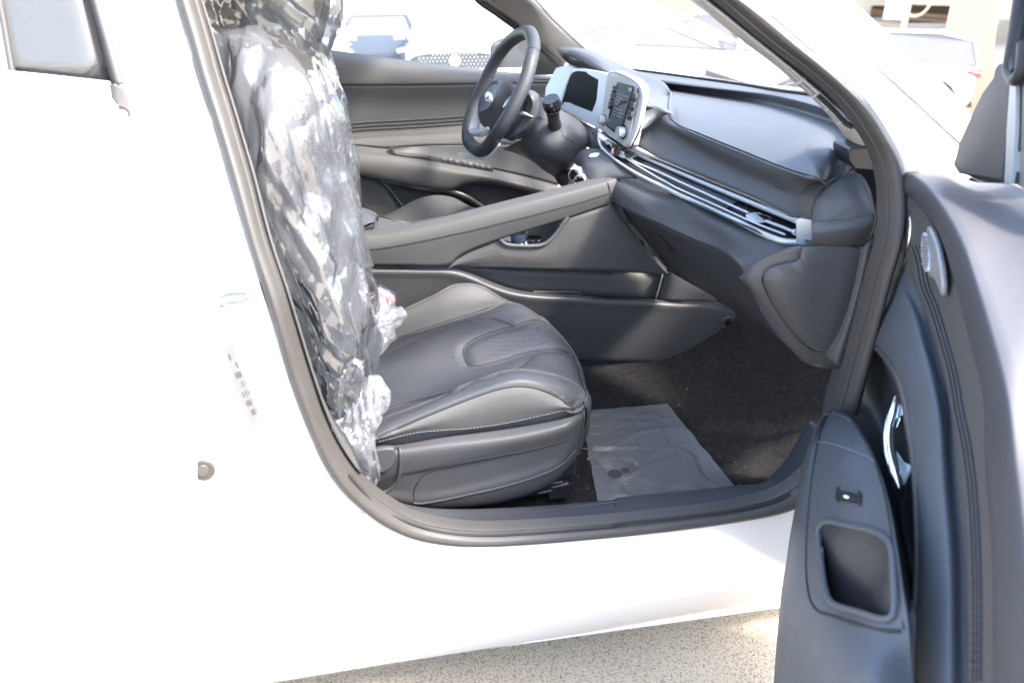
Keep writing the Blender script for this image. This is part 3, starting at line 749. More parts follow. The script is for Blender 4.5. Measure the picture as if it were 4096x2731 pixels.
# nose
last = [r[-1] for r in g]; l2 = [r[-3] for r in g]
def nose(f, dz, dx): return [a+Vector((dx, .0, dz)) for a in last]
ns = patch('cushion_nose', [last, [a+Vector((.010, 0, -.02)) for a in last], [a+Vector((.006, .004, -.07)) for a in last], [a+Vector((-.03, .01, -.17)) for a in last]], LEATHER, seat, n=60, m=5, key='nose')
def seamline(key, k, pts, par, st=True, r=.0013, off=.0002, n=None, stoff=None):
    q = cr(on(key, k, pts, off), n or 60)
    tube('seam', q, r, SEAM, par, seg=6)
    if st:
        q2 = on(key, k, [(a[0]+stoff[0], a[1]+stoff[1]) for a in pts] if stoff else pts, .0009)
        stitches('stitching', cr(q2, 80), THREAD, par)
CK = ['cushion', 'nose']
# bolster seams and stitch rows
arc2 = [(372, 772), (520, 705), (700, 627), (850, 566), (1000, 507), (1200, 438), (1350, 414), (1500, 438), (1640, 503), (1722, 560), (1740, 600)]
seamline(CK, 'z7', [(x, y+10) for x, y in arc2], cush, st=False, r=.0018)
stitches('stitching', cr(on(CK, 'z7', [(x, y-12) for x, y in arc2[:-1]]+[(1752, 575), (1742, 625)], .0010), 200), THREAD, cush)
stitches('stitching', cr(on(CK, 'z7', [(375, 808), (640, 745), (820, 728), (1000, 716), (1150, 697), (1300, 672), (1450, 640), (1600, 606), (1730, 577)], .0014), 200), THREAD, cush, r=.0007, length=.0045)
stitches('stitching', cr(on(CK, 'z7', [(430, 640), (560, 595), (700, 540), (850, 478), (950, 425), (1150, 352), (1230, 328), (1330, 313), (1450, 318), (1560, 340), (1650, 362)], .001), 200), THREAD, cush, r=.0006)
stitches('stitching', cr(on(CK, 'z7', [(1650, 362), (1720, 395), (1780, 440), (1806, 480), (1800, 500)], .001), 60), THREAD, cush, r=.0005)
for k_, pts, _ in CSEAMS[:6]:
    seamline(CK, k_, pts, cush, st=False, r=.0013, off=.0002)
    stitches('stitching', cr(on(CK, k_, [(x, y+7) for x, y in pts], .0006), 120), mat('dim_thread', (.16, .16, .165), .7) if 'DIM' not in globals() else DIM, cush, length=.0022, gap=.0024, r=.0005)
    DIM = bpy.data.materials['dim_thread']
# raised pocket of the insert (the big soft key-shaped panel)
pk = [(1275, 1024), (1180, 1042), (1050, 1088), (975, 1126), (944, 1158), (938, 1190), (952, 1238), (982, 1268), (1020, 1272), (1120, 1252), (1250, 1216), (1370, 1182), (1470, 1168), (1560, 1162), (1640, 1195), (1560, 1080), (1490, 1010), (1430, 985), (1350, 992)]
tb = on(CK, 'z6', [(540, 905), (700, 830), (780, 790), (850, 752), (950, 737), (1050, 754), (1150, 810), (1235, 856)], .0012)
tube('bolster_piping', [v+Vector((0, .002, .001)) for v in cr(tb, 80)], .0014, LEATHER_SIDE, cush, seg=8)
q = [v+Vector((0, -.004, .0018)) for v in cr(tb, 120)]
stitches('stitching', q, THREAD, cush, r=.0008, length=.0035, gap=.0018)
# ribbed front corner of the cushion
for i in range(14):
    t = i/13
    x0 = 1752+t*54; y0 = 265+t*165
    a = on(CK, 'z7', [(x0-26, y0-6), (x0-10, y0-2), (x0+1, y0+2)], .0004)
    if len(a) > 1: tube('trim_rib', a, .0007, LEATHER, cush, seg=5)
tube('seam', cr(on(CK, 'z7', [(1690, 170), (1740, 240), (1775, 310), (1795, 380), (1806, 430), (1806, 465)], .0006), 50), .0013, LEATHER_SIDE, cush, seg=6)

# --- plastic side shield with lever
T0 = R('z7', [(200, 895, .172), (375, 845, .172), (520, 832, .170), (800, 784, .168), (1200, 732, .167), (1500, 684, .167), (1700, 640, .172), (1795, 612, .187)])
T1 = R('z7', [(200, 950, .150), (375, 905, .150), (520, 893, .148), (800, 858, .146), (1200, 812, .144), (1500, 760, .146), (1700, 705, .155), (1800, 640, .186)])
T2 = R('z7', [(200, 1080, .156), (375, 1050, .156), (520, 1030, .152), (800, 975, .150), (1200, 895, .150), (1500, 838, .154), (1700, 775, .165), (1797, 680, .192)])
T3 = R('z7', [(200, 1120, .158), (375, 1090, .158), (520, 1060, .156), (800, 1010, .158), (1200, 935, .158), (1500, 875, .160), (1700, 808, .170), (1793, 710, .195)])
T4 = R('z7', [(200, 1150, .160), (375, 1140, .160), (600, 1150, .160), (800, 1140, .162), (1200, 1050, .162), (1500, 960, .164), (1690, 880, .172), (1782, 770, .200)])
T5 = R('z7', [(200, 1170, .158), (420, 1190, .158), (640, 1232, .158), (800, 1212, .158), (1200, 1125, .158), (1450, 1052, .160), (1640, 970, .168), (1775, 830, .202)])
T6 = R('z7', [(200, 1190, .160), (420, 1220, .162), (640, 1262, .166), (800, 1275, .168), (1200, 1235, .168), (1450, 1165, .170), (1620, 1070, .180), (1770, 900, .206)])
T7 = [v+Vector((-.005, .03, -.02)) for v in T6]
sh = patch('side_shield', [T0, T1, T2, T3, T4, T5, T6, T7], DARK, seat, n=70, m=6, key='shield')
sh.data.materials.clear(); sh.data.materials.append(mat('seat_shield_plastic', (.048, .049, .052), .48, spec=.35, bump=('noise', 900, .2, .0006), var=(5, .5, (.052, .053, .056))))
tube('shield_crease', cr(on('shield', 'z7', [(625, 1225), (618, 1170), (650, 1090), (700, 1035), (780, 1000), (950, 958), (1200, 910), (1500, 850), (1690, 788), (1780, 700)], -.0002), 90), .0016, SEAM, sh, seg=6)
tube('shield_ridge', cr(on('shield', 'z7', [(615, 1238), (660, 1243), (800, 1222), (1000, 1180), (1200, 1135), (1450, 1062), (1620, 990), (1740, 880)], -.0006), 90), .0030, sh.data.materials[0], sh, seg=8)
# front wrap of the shield below the nose
fr = [[a for a in (T0[-1], T1[-1], T2[-1], T3[-1], T4[-1], T5[-1], T6[-1])]]
ff = fr[0]
patch('shield_front', [ff, [v+Vector((.006, .03, 0)) for v in ff], [v+Vector((-.004, .20, 0)) for v in ff], [v+Vector((-.004, .42, 0)) for v in ff]], sh.data.materials[0], seat, n=20, m=5)
# lever pocket and lever
plate('lever_pocket', on('shield', 'z7', [(340, 880), (500, 858), (520, 880), (520, 1000), (490, 1090), (430, 1150), (330, 1165), (300, 1150)], .0006), (0, .002, 0), SEAM, seat, bevel=0)
lv = R('z7', [(330, 884, .142), (470, 860, .142), (486, 868, .142), (484, 940, .142), (472, 985, .142), (440, 1015, .142), (395, 1035, .142), (330, 1040, .142)])
plate('recline_lever', lv, (0, .014, 0), sh.data.materials[0], seat, bevel=.004, closed_cr=40)
tube('pocket_rim', cr(on('shield', 'z7', [(520, 852), (524, 880), (522, 1000), (495, 1090), (430, 1155), (320, 1170)], .0), 50), .0042, sh.data.materials[0], seat)

# --- runner at the cushion's foot
rl_ = [P('z7', 1575, 1130, .20), P('z7', 1700, 1100, .20), P('z7', 1722, 1120, .20), P('z7', 1722, 1195, .20), P('z7', 1570, 1225, .20), P('z7', 1555, 1200, .20)]
rail = plate('seat_runner_cover', rl_, (0, .05, .0), BLACKP, seat, bevel=.004)
box('seat_runner', (rl_[0]+Vector((-.28, .02, -.006))), (.62, .035, .03), BLACKP, seat, bevel=.003)
tube('runner_bar', R('z7', [(1480, 1170, .2), (1550, 1158, .2), (1580, 1150, .2)]), .004, BLACKP, seat)
tube('runner_bar', R('z7', [(1570, 1095, .235), (1640, 1085, .235), (1675, 1078, .235)]), .005, BLACKP, seat)
plate('runner_clip', R('z7', [(1480, 1100, .24), (1620, 1060, .24), (1640, 1080, .24), (1560, 1130, .24), (1480, 1150, .24)]), (0, .02, 0), BLACKP, seat)
box('runner_rear_frame', (.16, .42, .36), (.5, .42, .08), BLACKP, seat, bevel=.01)

# --- backrest
B0 = R('z5', [(150, -560, .26), (230, -300, .22), (330, -60, .20), (380, 150, .20), (460, 420, .20), (540, 720, .20), (600, 900, .20), (640, 1080, .21)])
B1 = R('z5', [(200, -560, .25), (290, -330, .20), (345, 0, .175), (400, 170, .172), (460, 300, .170), (520, 440, .170), (575, 600, .170), (615, 740, .172), (635, 860, .175), (610, 960, .185), (640, 1120, .22)])
B2 = R('z5', [(270, -580, .24), (400, -350, .185), (500, -60, .155), (540, 150, .155), (600, 350, .155), (660, 520, .155), (710, 690, .157), (735, 820, .165), (715, 930, .18), (670, 1060, .21)])
B3 = R('z5', [(420, -560, .25), (540, -400, .205), (590, -200, .195), (625, 0, .19), (645, 290, .19), (690, 400, .19), (740, 530, .19), (790, 660, .19), (815, 760, .195), (815, 850, .20), (760, 960, .21), (690, 1060, .22)])
B4 = R('z5', [(560, -560, .33), (640, -400, .28), (680, -200, .26), (720, 0, .25), (760, 250, .25), (800, 420, .25), (835, 560, .25), (858, 700, .25), (860, 800, .25), (845, 900, .25), (790, 1000, .25), (720, 1060, .25)])
B5 = [v+Vector((-.035, .10, .004)) for v in B4]
B6 = [v+Vector((-.038, .26, .004)) for v in B4]
B7 = [v+Vector((.0, .38, 0)) for v in B4]
B8 = [v+Vector((-.02, .44, 0)) for v in B4]
B9 = [v+Vector((-.10, .42, 0)) for v in B4]
bro = patch('backrest', [B0, B1, B2, B3, B4, B5, B6, B7, B8, B9], LEATHER, seat, n=70, m=5, thick=0, key='back', angle=60)
for pts in ([(345, 0), (400, 170), (460, 300), (520, 440), (575, 600), (615, 740), (632, 850), (610, 960)], ):
    q = cr(on('back', 'z5', pts, .0003), 90); tube('seam', q, .0022, SEAM, bro, seg=6)
    stitches('stitching', cr(on('back', 'z5', [(x+14, y) for x, y in pts], .001), 120), THREAD, bro, r=.0008)
pts = [(560, -410), (600, -250), (632, 0), (645, 290), (690, 400), (740, 530), (790, 660), (815, 760), (815, 840), (780, 930)]
q = cr(on('back', 'z5', pts, .0003), 90); tube('seam', q, .0018, SEAM, bro, seg=6)
stitches('stitching', cr(on('back', 'z5', [(x+9, y) for x, y in pts], .001), 140), THREAD, bro, r=.0008)
tube('seam', cr(on('back', 'z5', [(330, -30), (400, 10), (480, 45), (520, 70)], .0003), 20), .0018, SEAM, bro, seg=6)
# headrest
H = []
for (t, dx, dy0, dy1) in ((0, .0, .34, .54),):
    pass
H0 = R('z1', [(270, -260, .50), (255, -60, .50), (280, 130, .48), (310, 220, .46), (420, 330, .44)])
H1 = R('z1', [(420, -300, .40), (420, -60, .385), (480, 140, .375), (600, 260, .375), (760, 370, .39)])
H2 = R('z1', [(760, -330, .345), (800, -60, .33), (850, 160, .33), (900, 320, .335), (940, 470, .35)])
H3 = R('z1', [(1180, -340, .345), (1200, -60, .33), (1190, 160, .33), (1140, 380, .335), (1060, 560, .35)])
H4 = R('z1', [(1310, -340, .36), (1315, -60, .345), (1275, 160, .345), (1215, 400, .35), (1110, 610, .36)])
H5 = R('z1', [(1390, -340, .40), (1392, -20, .385), (1360, 200, .385), (1270, 470, .39), (1120, 655, .395)])
H6 = [v+Vector((-.004, .06, 0)) for v in H5]
H7 = [v+Vector((-.01, .17, 0)) for v in H5]
H8 = [v+Vector((-.05, .22, .01)) for v in H5]
H9 = [v+Vector((-.12, .20, .02)) for v in H5]
H10 = [v+Vector((0, .03, 0)) for v in H0]
hd = patch('headrest', [H0, H1, H2, H3, H4, H5, H6, H7, H8, H9, H10], LEATHER_SIDE, seat, n=40, m=6, thick=.0, key='head', angle=60)
cap = [H0[-1], H1[-1], H2[-1], H3[-1], H5[-1], H7[-1], H9[-1]]
hb = patch('headrest_base', [[H0[-1], H2[-1], H5[-1]], [H10[-1], H9[-1], H7[-1]]], LEATHER_SIDE, hd, n=16, m=3)
hp = [(1325, -20), (1300, 120), (1265, 250), (1215, 400), (1160, 520), (1110, 595)]
tube('seam', cr(on('head', 'z1', [(x+10, y) for x, y in hp], .0003), 50), .0016, SEAM, hd, seg=6)
stitches('stitching', cr(on('head', 'z1', [(x-8, y) for x, y in hp], .001), 100), THREAD, hd, r=.0010, length=.0045)
for x, y in ((.05, .42), (.05, .53)):
    cyl('headrest_post', (-.14, y, 1.10), (-.17, y, 1.22), .006, .006, CHROME, hd)

# ================================================================ driver seat (behind the console)
ds = empty('driver_seat', (0, 0, 0)); ds.parent = CAR; ds.location = Vector((.2, 1.25, .28))-wpos(CAR)
D0 = R('z6', [(300, 360, 1.08), (600, 345, 1.08), (900, 300, 1.06), (1050, 270, 1.05)])
D1 = R('z6', [(330, 320, 1.22), (600, 345, 1.18), (900, 280, 1.15), (1050, 258, 1.12)])
D2 = R('z6', [(300, 345, 1.34), (450, 330, 1.33), (700, 330, 1.32), (980, 245, 1.28), (1045, 262, 1.2)])
D3 = R('z6', [(300, 330, 1.46), (425, 285, 1.46), (520, 238, 1.46), (640, 180, 1.47), (750, 160, 1.47), (850, 172, 1.46), (930, 210, 1.42), (1000, 246, 1.36), (1045, 262, 1.3)])
D4 = [v+Vector((0, .03, -.02)) for v in D3]
D5 = [v+Vector((0, .04, -.16)) for v in D3]
dc = patch('cushion', [[v+Vector((0, -.02, -.1)) for v in D0], D0, D1, D2, D3, D4, D5], LEATHER_SIDE, ds, n=50, m=5, thick=.01, key='dcush')
tube('seam', cr(on('dcush', 'z6', [(660, 335), (820, 285), (900, 262), (985, 247)], .0003), 30), .0012, SEAM, dc, seg=6)
me = dc.data; me.materials.append(LEATHER)
for p in me.polygons:
    if min(p.vertices)//50 < 15: p.material_index = 1
stitches('stitching', cr([v+Vector((0, -.004, .002)) for v in on('dcush', 'z6', [(420, 292), (520, 240), (640, 185), (750, 166), (850, 178), (930, 214), (980, 240)], .001)], 120), THREAD, dc, r=.0011, length=.005)
# driver backrest: only its shoulder shows past the passenger's
E0 = R('z2', [(0, -260, 1.10), (20, 120, 1.06), (60, 420, 1.03), (140, 800, 1.02), (200, 1150, 1.02), (260, 1500, 1.05)])
E1 = R('z2', [(60, -260, 1.05), (90, 120, 1.0), (130, 420, .99), (190, 800, .98), (230, 1150, .98), (300, 1500, 1.02)])
E2 = R('z2', [(60, -200, 1.2), (60, 300, 1.2), (100, 620, 1.2), (180, 900, 1.2), (250, 1200, 1.2), (320, 1500, 1.2)])
E3 = R('z2', [(40, -200, 1.36), (50, 300, 1.36), (120, 650, 1.38), (250, 880, 1.38), (320, 1150, 1.38), (390, 1440, 1.38)])
E4 = [v+Vector((-.03, .05, 0)) for v in E3]
E5 = [v+Vector((-.12, .05, 0)) for v in E3]
E6 = [v+Vector((-.12, -.05, 0)) for v in E0]
db = patch('backrest', [E0, E1, E2, E3, E4, E5, E6, E0], LEATHER, ds, n=50, m=5, thick=.0, key='dback', angle=60)
stitches('stitching', cr(on('dback', 'z2', [(150, 1000), (215, 1130), (265, 1230), (310, 1330), (345, 1430)], .001), 80), THREAD, db, r=.0012, length=.006)
hr = Matrix.Translation((0, .78, 0))
hcop = hd.copy(); hcop.name = 'headrest'; col.objects.link(hcop); hcop.parent = ds; hcop.location = -wpos(ds)+Vector((-.14, .76, 0))
# ================================================================ centre console
a0 = R('z6', [(60, 430, .76), (200, 408, .76), (360, 400, .76), (600, 362, .76), (800, 320, .76), (1100, 243, .76), (1400, 167, .76), (1700, 90, .765), (1893, 36, .77), (1975, 14, .775)])
a1 = R('z6', [(60, 470, .75), (200, 450, .75), (400, 430, .75), (700, 372, .75), (1000, 300, .75), (1400, 196, .75), (1700, 115, .755), (1898, 62, .76), (1985, 40, .768)])
a2 = R('z6', [(60, 518, .745), (215, 512, .745), (400, 490, .745), (700, 435, .745), (1000, 370, .745), (1400, 270, .745), (1700, 190, .75), (1912, 125, .755), (1995, 100, .762)])
a3 = R('z6', [(60, 620, .752), (245, 610, .752), (500, 612, .752), (830, 614, .752), (880, 565, .752), (960, 517, .752), (1180, 432, .752), (1400, 362, .752), (1640, 286, .755), (1922, 190, .76), (2000, 165, .765)])
ab = [v+Vector((0, .055, -.004)) for v in a0]
ac = [v+Vector((0, .06, -.05)) for v in a0]
bar = patch('center_console', [ac, ab, a0, a1, a2, a3], DARK, CAR, n=110, m=6, thick=.006, key='bar', angle=50)
tube('seam', cr(on('bar', 'z6', [(215, 513), (400, 491), (550, 465), (700, 436), (850, 403), (1000, 371), (1200, 321), (1400, 271), (1550, 230), (1700, 191), (1850, 143), (1911, 125)], .0002), 120), .0013, SEAM, bar, seg=6)
tube('seam', cr(on('bar', 'z6', [(1885, 34), (1902, 60), (1912, 100), (1922, 186)], .0002), 20), .0016, SEAM, bar, seg=6)
# textured side below the bar, with its notch
p0 = R('z6', [(832, 616, .758), (880, 567, .758), (960, 519, .758), (1080, 470, .758), (1182, 434, .758), (1200, 455, .758), (1225, 470, .758), (1300, 476, .758), (1450, 473, .758), (1500, 452, .758), (1560, 392, .758), (1605, 318, .758), (1642, 285, .758), (1780, 240, .76), (1925, 190, .763), (2000, 300, .763), (2100, 430, .763), (2290, 640, .763)])
p1 = R('z6', [(834, 617, .76), (900, 618, .76), (1000, 620, .76), (1080, 622, .76), (1182, 624, .76), (1225, 626, .76), (1280, 627, .76), (1350, 630, .76), (1450, 633, .76), (1520, 636, .76), (1600, 640, .76), (1700, 643, .76), (1800, 646, .76), (1900, 650, .76), (2000, 655, .763), (2100, 658, .763), (2200, 662, .763), (2300, 668, .763)])
sd_ = patch('console_side', [p0, [a.lerp(b_, .5)+Vector((0, -.006, 0)) for a, b_ in zip(p0, p1)], p1], MESHT, bar, n=150, m=6, thick=.006, rowmode='lin', key='cside')
lipn = R('z6', [(1176, 430, .754), (1190, 448, .754), (1222, 467, .754), (1300, 476, .754), (1450, 472, .754), (1500, 448, .754), (1560, 385, .754), (1610, 312, .754), (1640, 284, .754)])
tube('notch_lip', cr(lipn, 60), .0052, DARK, bar)
# inside the notch
plate('shifter_floor', [Vector((x, y, P('z6', 1350, 450, .80).z-.004)) for x, y in ((.36, .765), (.78, .765), (.78, .98), (.36, .98))], (0, 0, -.01), BLACKP, bar)
zf = P('z6', 1350, 450, .80).z
sp = plate('shifter_plate', R('z6', [(1190, 425, .83), (1250, 405, .87), (1500, 402, .90), (1510, 420, .87), (1480, 440, .83), (1300, 452, .80), (1200, 440, .81)]), (0, 0, -.003), SILVER, bar, bevel=.001)
plate('shifter_inlay', R('z6', [(1350, 422, .82), (1370, 410, .85), (1450, 410, .85), (1460, 432, .82), (1400, 438, .81)], add=(0, -.002, .002)), (0, 0, -.002), GLOSSB, bar, bevel=.0008)
sk_ = cyl('shift_lever', P('z6', 1300, 448, .80), P('z6', 1300, 385, .80), .020, .024, mat('smoky_knob', (.10, .12, .15), .12, spec=.7), bar, bevel=.004)
cyl('shift_collar', P('z6', 1298, 455, .80), P('z6', 1298, 444, .80), .026, .022, CHROME, bar)
for x in (1350, 1385, 1420): tube('shifter_trim', R('z6', [(x, 440, .80), (x+18, 448, .80), (x+25, 436, .80)]), .0016, CHROME, bar, seg=6)
tube('shifter_trim', R('z6', [(1185, 432, .79), (1215, 448, .79), (1250, 450, .79), (1260, 438, .79)]), .0016, CHROME, bar, seg=6)
plate('console_well', [Vector((x, .985, z)) for x, z in ((.2, .50), (.80, .50), (.80, .66), (.2, .60))], (0, .01, 0), BLACKP, bar, bevel=0)
# panel between the bar and the ledge (pocket wall), ledge and big side wall
w0 = R('z6', [(60, 615, .80), (245, 609, .80), (560, 614, .80), (880, 618, .80), (1400, 632, .80), (1900, 648, .80), (2260, 664, .80), (2400, 668, .80)])
w1 = R('z6', [(60, 640, .80), (245, 640, .80), (560, 640, .80), (880, 650, .80), (1150, 740, .80), (1300, 790, .80), (1700, 815, .80), (2200, 850, .80), (2400, 860, .80)])
patch('pocket_wall', [w0, w1], mat('pocket_plastic', (.052, .050, .050), .55, bump=('noise', 700, .3, .0006)), bar, n=60, m=3)
l0 = R('z6', [(60, 612, .79), (245, 612, .79), (560, 616, .79), (850, 621, .79), (930, 637, .79), (1020, 668, .79), (1120, 714, .79), (1220, 752, .79), (1320, 776, .79), (1450, 790, .79), (1700, 800, .79), (1900, 826, .79), (2200, 833, .79), (2352, 846, .79)])+R('z8', [(990, 882, .80), (1130, 960, .81)])
l1 = R('z6', [(60, 640, .755), (245, 640, .755), (560, 643, .755), (840, 650, .755), (910, 664, .755), (1000, 697, .755), (1100, 742, .755), (1210, 782, .755), (1320, 806, .755), (1450, 820, .755), (1700, 832, .755), (1900, 850, .755), (2200, 862, .755), (2352, 872, .755)])+R('z8', [(990, 915, .77), (1180, 1000, .79)])
l2 = R('z6', [(60, 700, .757), (245, 700, .757), (560, 705, .757), (800, 712, .757), (900, 735, .757), (990, 765, .757), (1100, 810, .757), (1210, 850, .757), (1320, 875, .757), (1450, 890, .757), (1700, 905, .757), (1900, 920, .757), (2200, 935, .757), (2352, 945, .757)])+R('z8', [(1100, 975, .77), (1260, 1045, .79)])
l3 = R('z6', [(60, 1100, .775), (245, 1100, .775), (560, 1150, .775), (850, 1180, .775), (1400, 1190, .775), (1680, 1215, .775), (2000, 1222, .775), (2352, 1226, .775)])+R('z8', [(850, 1232, .775), (1000, 1175, .775), (1250, 1070, .785), (1330, 1100, .79)])
l4 = R('z6', [(60, 1200, .785), (245, 1200, .785), (560, 1250, .785), (850, 1260, .785), (1400, 1260, .785), (1680, 1250, .785), (2000, 1258, .785), (2352, 1262, .785)])+R('z8', [(850, 1270, .785), (1000, 1210, .785), (1250, 1110, .785)])
wall = patch('tunnel_panel', [[v+Vector((0, .02, -.02)) for v in l0], l0, l1, l2, l3, l4], mat('tunnel_plastic', (.044, .044, .046), .45, bump=('noise', 800, .25, .0006), var=(3, .5, (.055, .054, .055))), bar, n=120, m=6, key='tunnel')
tube('pocket_sliver', R('z6', [(1400, 783, .785), (1560, 787, .785), (1706, 788, .785), (1720, 800, .785)]), .002, DARK, bar, n=12)
# ribs where the tunnel meets the dash
patch('tunnel_rib', [R('z8', [(548, 862, .79), (590, 700, .79)]), R('z8', [(562, 862, .775), (606, 695, .775)]), R('z8', [(576, 862, .79), (622, 690, .79)])], DARK, bar, n=6, m=4)
patch('tunnel_corner', [R('z8', [(576, 862, .79), (622, 690, .79), (640, 655, .79)]), R('z8', [(630, 870, .77), (670, 690, .77), (650, 640, .78)]), R('z8', [(700, 876, .76), (740, 700, .76), (700, 660, .77)]), R('z8', [(1000, 884, .76), (940, 820, .76), (800, 700, .77)])], mat('corner_plastic', (.05, .049, .05), .5), bar, n=14, m=4)
# screw cap
cc_ = P('z8', 1062, 1026, .770)
scw = tube('screw_cap', [cc_+Vector((0, -.002, 0)), cc_+Vector((0, -.004, 0)), cc_+Vector((0, .003, 0))], [.021, .017, .010], BLACKP, bar, seg=24)
tube('cap_ring', [cc_+Vector((.018*math.cos(a), -.003, .018*math.sin(a))) for a in [i*math.pi/12 for i in range(25)]], .0035, wall.data.materials[0], bar)
cyl('cap_pin', cc_+Vector((0, -.006, 0)), cc_+Vector((0, 0, 0)), .006, .008, GLOSSB, bar)
# armrest pad and bin lid
pr0 = R('z6', [(60, 215, .97), (120, 208, .97), (230, 215, .97), (300, 235, .97), (345, 258, .97), (357, 282, .97)])
pr1 = R('z6', [(60, 225, .88), (130, 222, .88), (240, 235, .88), (310, 262, .88), (340, 290, .88), (345, 310, .88)])
pr2 = R('z6', [(60, 300, .77), (130, 310, .77), (190, 330, .77), (260, 325, .77), (320, 315, .79), (340, 318, .82)])
pr3 = R('z6', [(60, 420, .765), (130, 420, .765), (188, 420, .765), (215, 380, .765), (255, 345, .77), (310, 320, .80)])
arm = patch('armrest_pad', [[v+Vector((0, .03, -.02)) for v in pr0], pr0, pr1, pr2, pr3], mat('armrest_leather', (.066, .068, .075), .42, bump=('voronoi', 520, .25, .0008)), bar, n=30, m=5)
patch('armrest_face', [R('z6', [(195, 430, .79), (230, 375, .79), (290, 330, .80), (345, 285, .86)]), R('z6', [(260, 405, .80), (310, 385, .80), (325, 340, .80), (352, 290, .86)])], BLACKP, arm, n=12, m=2)
tube('hinge_detail', R('z6', [(268, 398, .79), (300, 388, .79), (320, 378, .79)]), .004, BLACKP, arm, seg=8)
bl = plate('bin_lid', R('z6', [(325, 400, .775), (362, 283, .93), (500, 318, .96), (680, 352, .96), (600, 364, .80)]), (0, 0, -.012), DARK, bar, bevel=.002)
tube('lid_edge', R('z6', [(322, 400, .775), (360, 280, .93), (500, 314, .96), (690, 350, .96)], add=(0, 0, .001)), .0022, BLACKP, bar, n=30)
# ================================================================ dashboard
A = R('z3', [(200, 470, 1.0), (470, 500, 1.0), (850, 550, 1.005), (1200, 600, 1.015), (1450, 640, 1.03), (1680, 672, 1.045), (1850, 740, 1.055), (1960, 820, 1.055), (2020, 890, 1.05)], 'Z')
Bq = [(250, 500), (560, 556), (900, 600), (1300, 650), (1500, 690), (1700, 745), (1840, 800), (1980, 905), (2030, 950)]
Aq = [(200, 470), (470, 500), (850, 550), (1200, 600), (1450, 640), (1680, 672), (1850, 740), (1960, 820), (2020, 890)]
def az_(x):
    for (xa, _), (xb, _), va, vb in zip(Aq, Aq[1:], A, A[1:]):
        if x <= xb: return va.z+(vb.z-va.z)*max(0, (x-xa)/(xb-xa))
    return A[-1].z
B = [P('z3', x, y, az_(x)-.003, 'Z') for x, y in Bq]
B2 = [P('z3', x, y+13, az_(x)-.007, 'Z') for x, y in Bq]
C_ = [v+Vector((.014, 0, 0)) for v in [P('z3', x, y, az_(x)-.022, 'Z') for x, y in ((300, 540), (610, 598), (880, 640), (1100, 672), (1400, 735), (1700, 822), (1880, 892), (1990, 965), (2040, 1010))]]
C2 = [v+Vector((-.010, 0, -.006)) for v in C_]
D = R('z3', [(330, 700, 1.0), (650, 780, .968), (740, 880, .956), (1000, 992, .958), (1300, 1110, .972), (1550, 1203, .988), (1690, 1240, .992), (1800, 1238, .18, 'Y'), (1890, 1200, .16, 'Y')], 'Z')
C3 = [c.lerp(d, .35)+Vector((0, 0, .010)) for c, d in zip(cr(C2, 24), cr(D, 24))]
C4 = [c.lerp(d, .72)+Vector((0, 0, .010)) for c, d in zip(cr(C2, 24), cr(D, 24))]
E1_ = R('z3', [(250, 860, .98), (480, 860, .90), (640, 930, .80), (900, 1080, .62), (1200, 1220, .42), (1500, 1340, .24), (1600, 1375, .19), (1660, 1380, .165)])
E0_ = R('z3', [(250, 980, .96), (400, 990, .87), (560, 1080, .76), (900, 1220, .56), (1200, 1345, .375), (1400, 1440, .26), (1520, 1505, .20), (1590, 1540, .17)])
E2_ = R('z3', [(250, 1010, .955), (390, 1020, .87), (555, 1105, .76), (900, 1248, .56), (1200, 1372, .375), (1400, 1465, .26), (1520, 1528, .20), (1590, 1560, .17)], add=(.012, 0, 0))
Dn = [d.lerp(e, .10)+Vector((-.002, 0, .001)) for d, e in zip(cr(D, 24), cr(E1_, 24))]
Dm = [d.lerp(e, .45)+Vector((-.006, 0, .004)) for d, e in zip(cr(D, 24), cr(E1_, 24))]
dash = patch('dashboard', [A, B, B2, C_, C2, C3, C4, D, Dn, Dm, E1_, E0_, E2_], DASHM, CAR, n=90, m=6, thick=.006, key='dash', angle=50)
dash.data.materials.append(DASHTOP)
for p in dash.data.polygons:
    if (min(p.vertices)//90) < 70: p.material_index = 1
tube('seam', cr(on('dash', 'z3', [(662, 645), (652, 700), (650, 760), (660, 810), (690, 850), (750, 885), (850, 925), (1000, 990), (1150, 1045), (1300, 1107), (1450, 1165), (1600, 1215), (1690, 1245), (1755, 1290)], .0001), 120), .0016, SEAM, dash, seg=6)
tube('seam', cr(on('dash', 'z3', [(650, 792), (600, 812), (540, 845), (490, 875)], .0001), 30), .0010, SEAM, dash, seg=6)
tube('cowl_gasket', [v+Vector((0, 0, .002)) for v in cr(A, 60)], .004, RUBBER_DK, dash)
stitch_line = on('dash', 'z3', [(1380, 1285), (1460, 1305)], .0005)
c_ = on('dash', 'z3', [(1422, 1296)], .0003)[0]
ax = (on('dash', 'z3', [(1470, 1316)], .0003)[0]-on('dash', 'z3', [(1380, 1276)], .0003)[0])
text('airbag_mark', 'AIRBAG', .014, DASHM, dash, c_, ax, Vector((.5, 0, .8)), .0006)
dom = on('dash', 'z3', [(1300, 606)], .002)
if dom:
    vs, fs = tube(None, [dom[0]+Vector((0, 0, -.002)), dom[0]+Vector((0, 0, .003)), dom[0]+Vector((0, 0, .006))], [.016, .013, .005], None, seg=16)
    link('light_sensor', mesh_of('light_sensor', vs, fs), DASHM, dash)
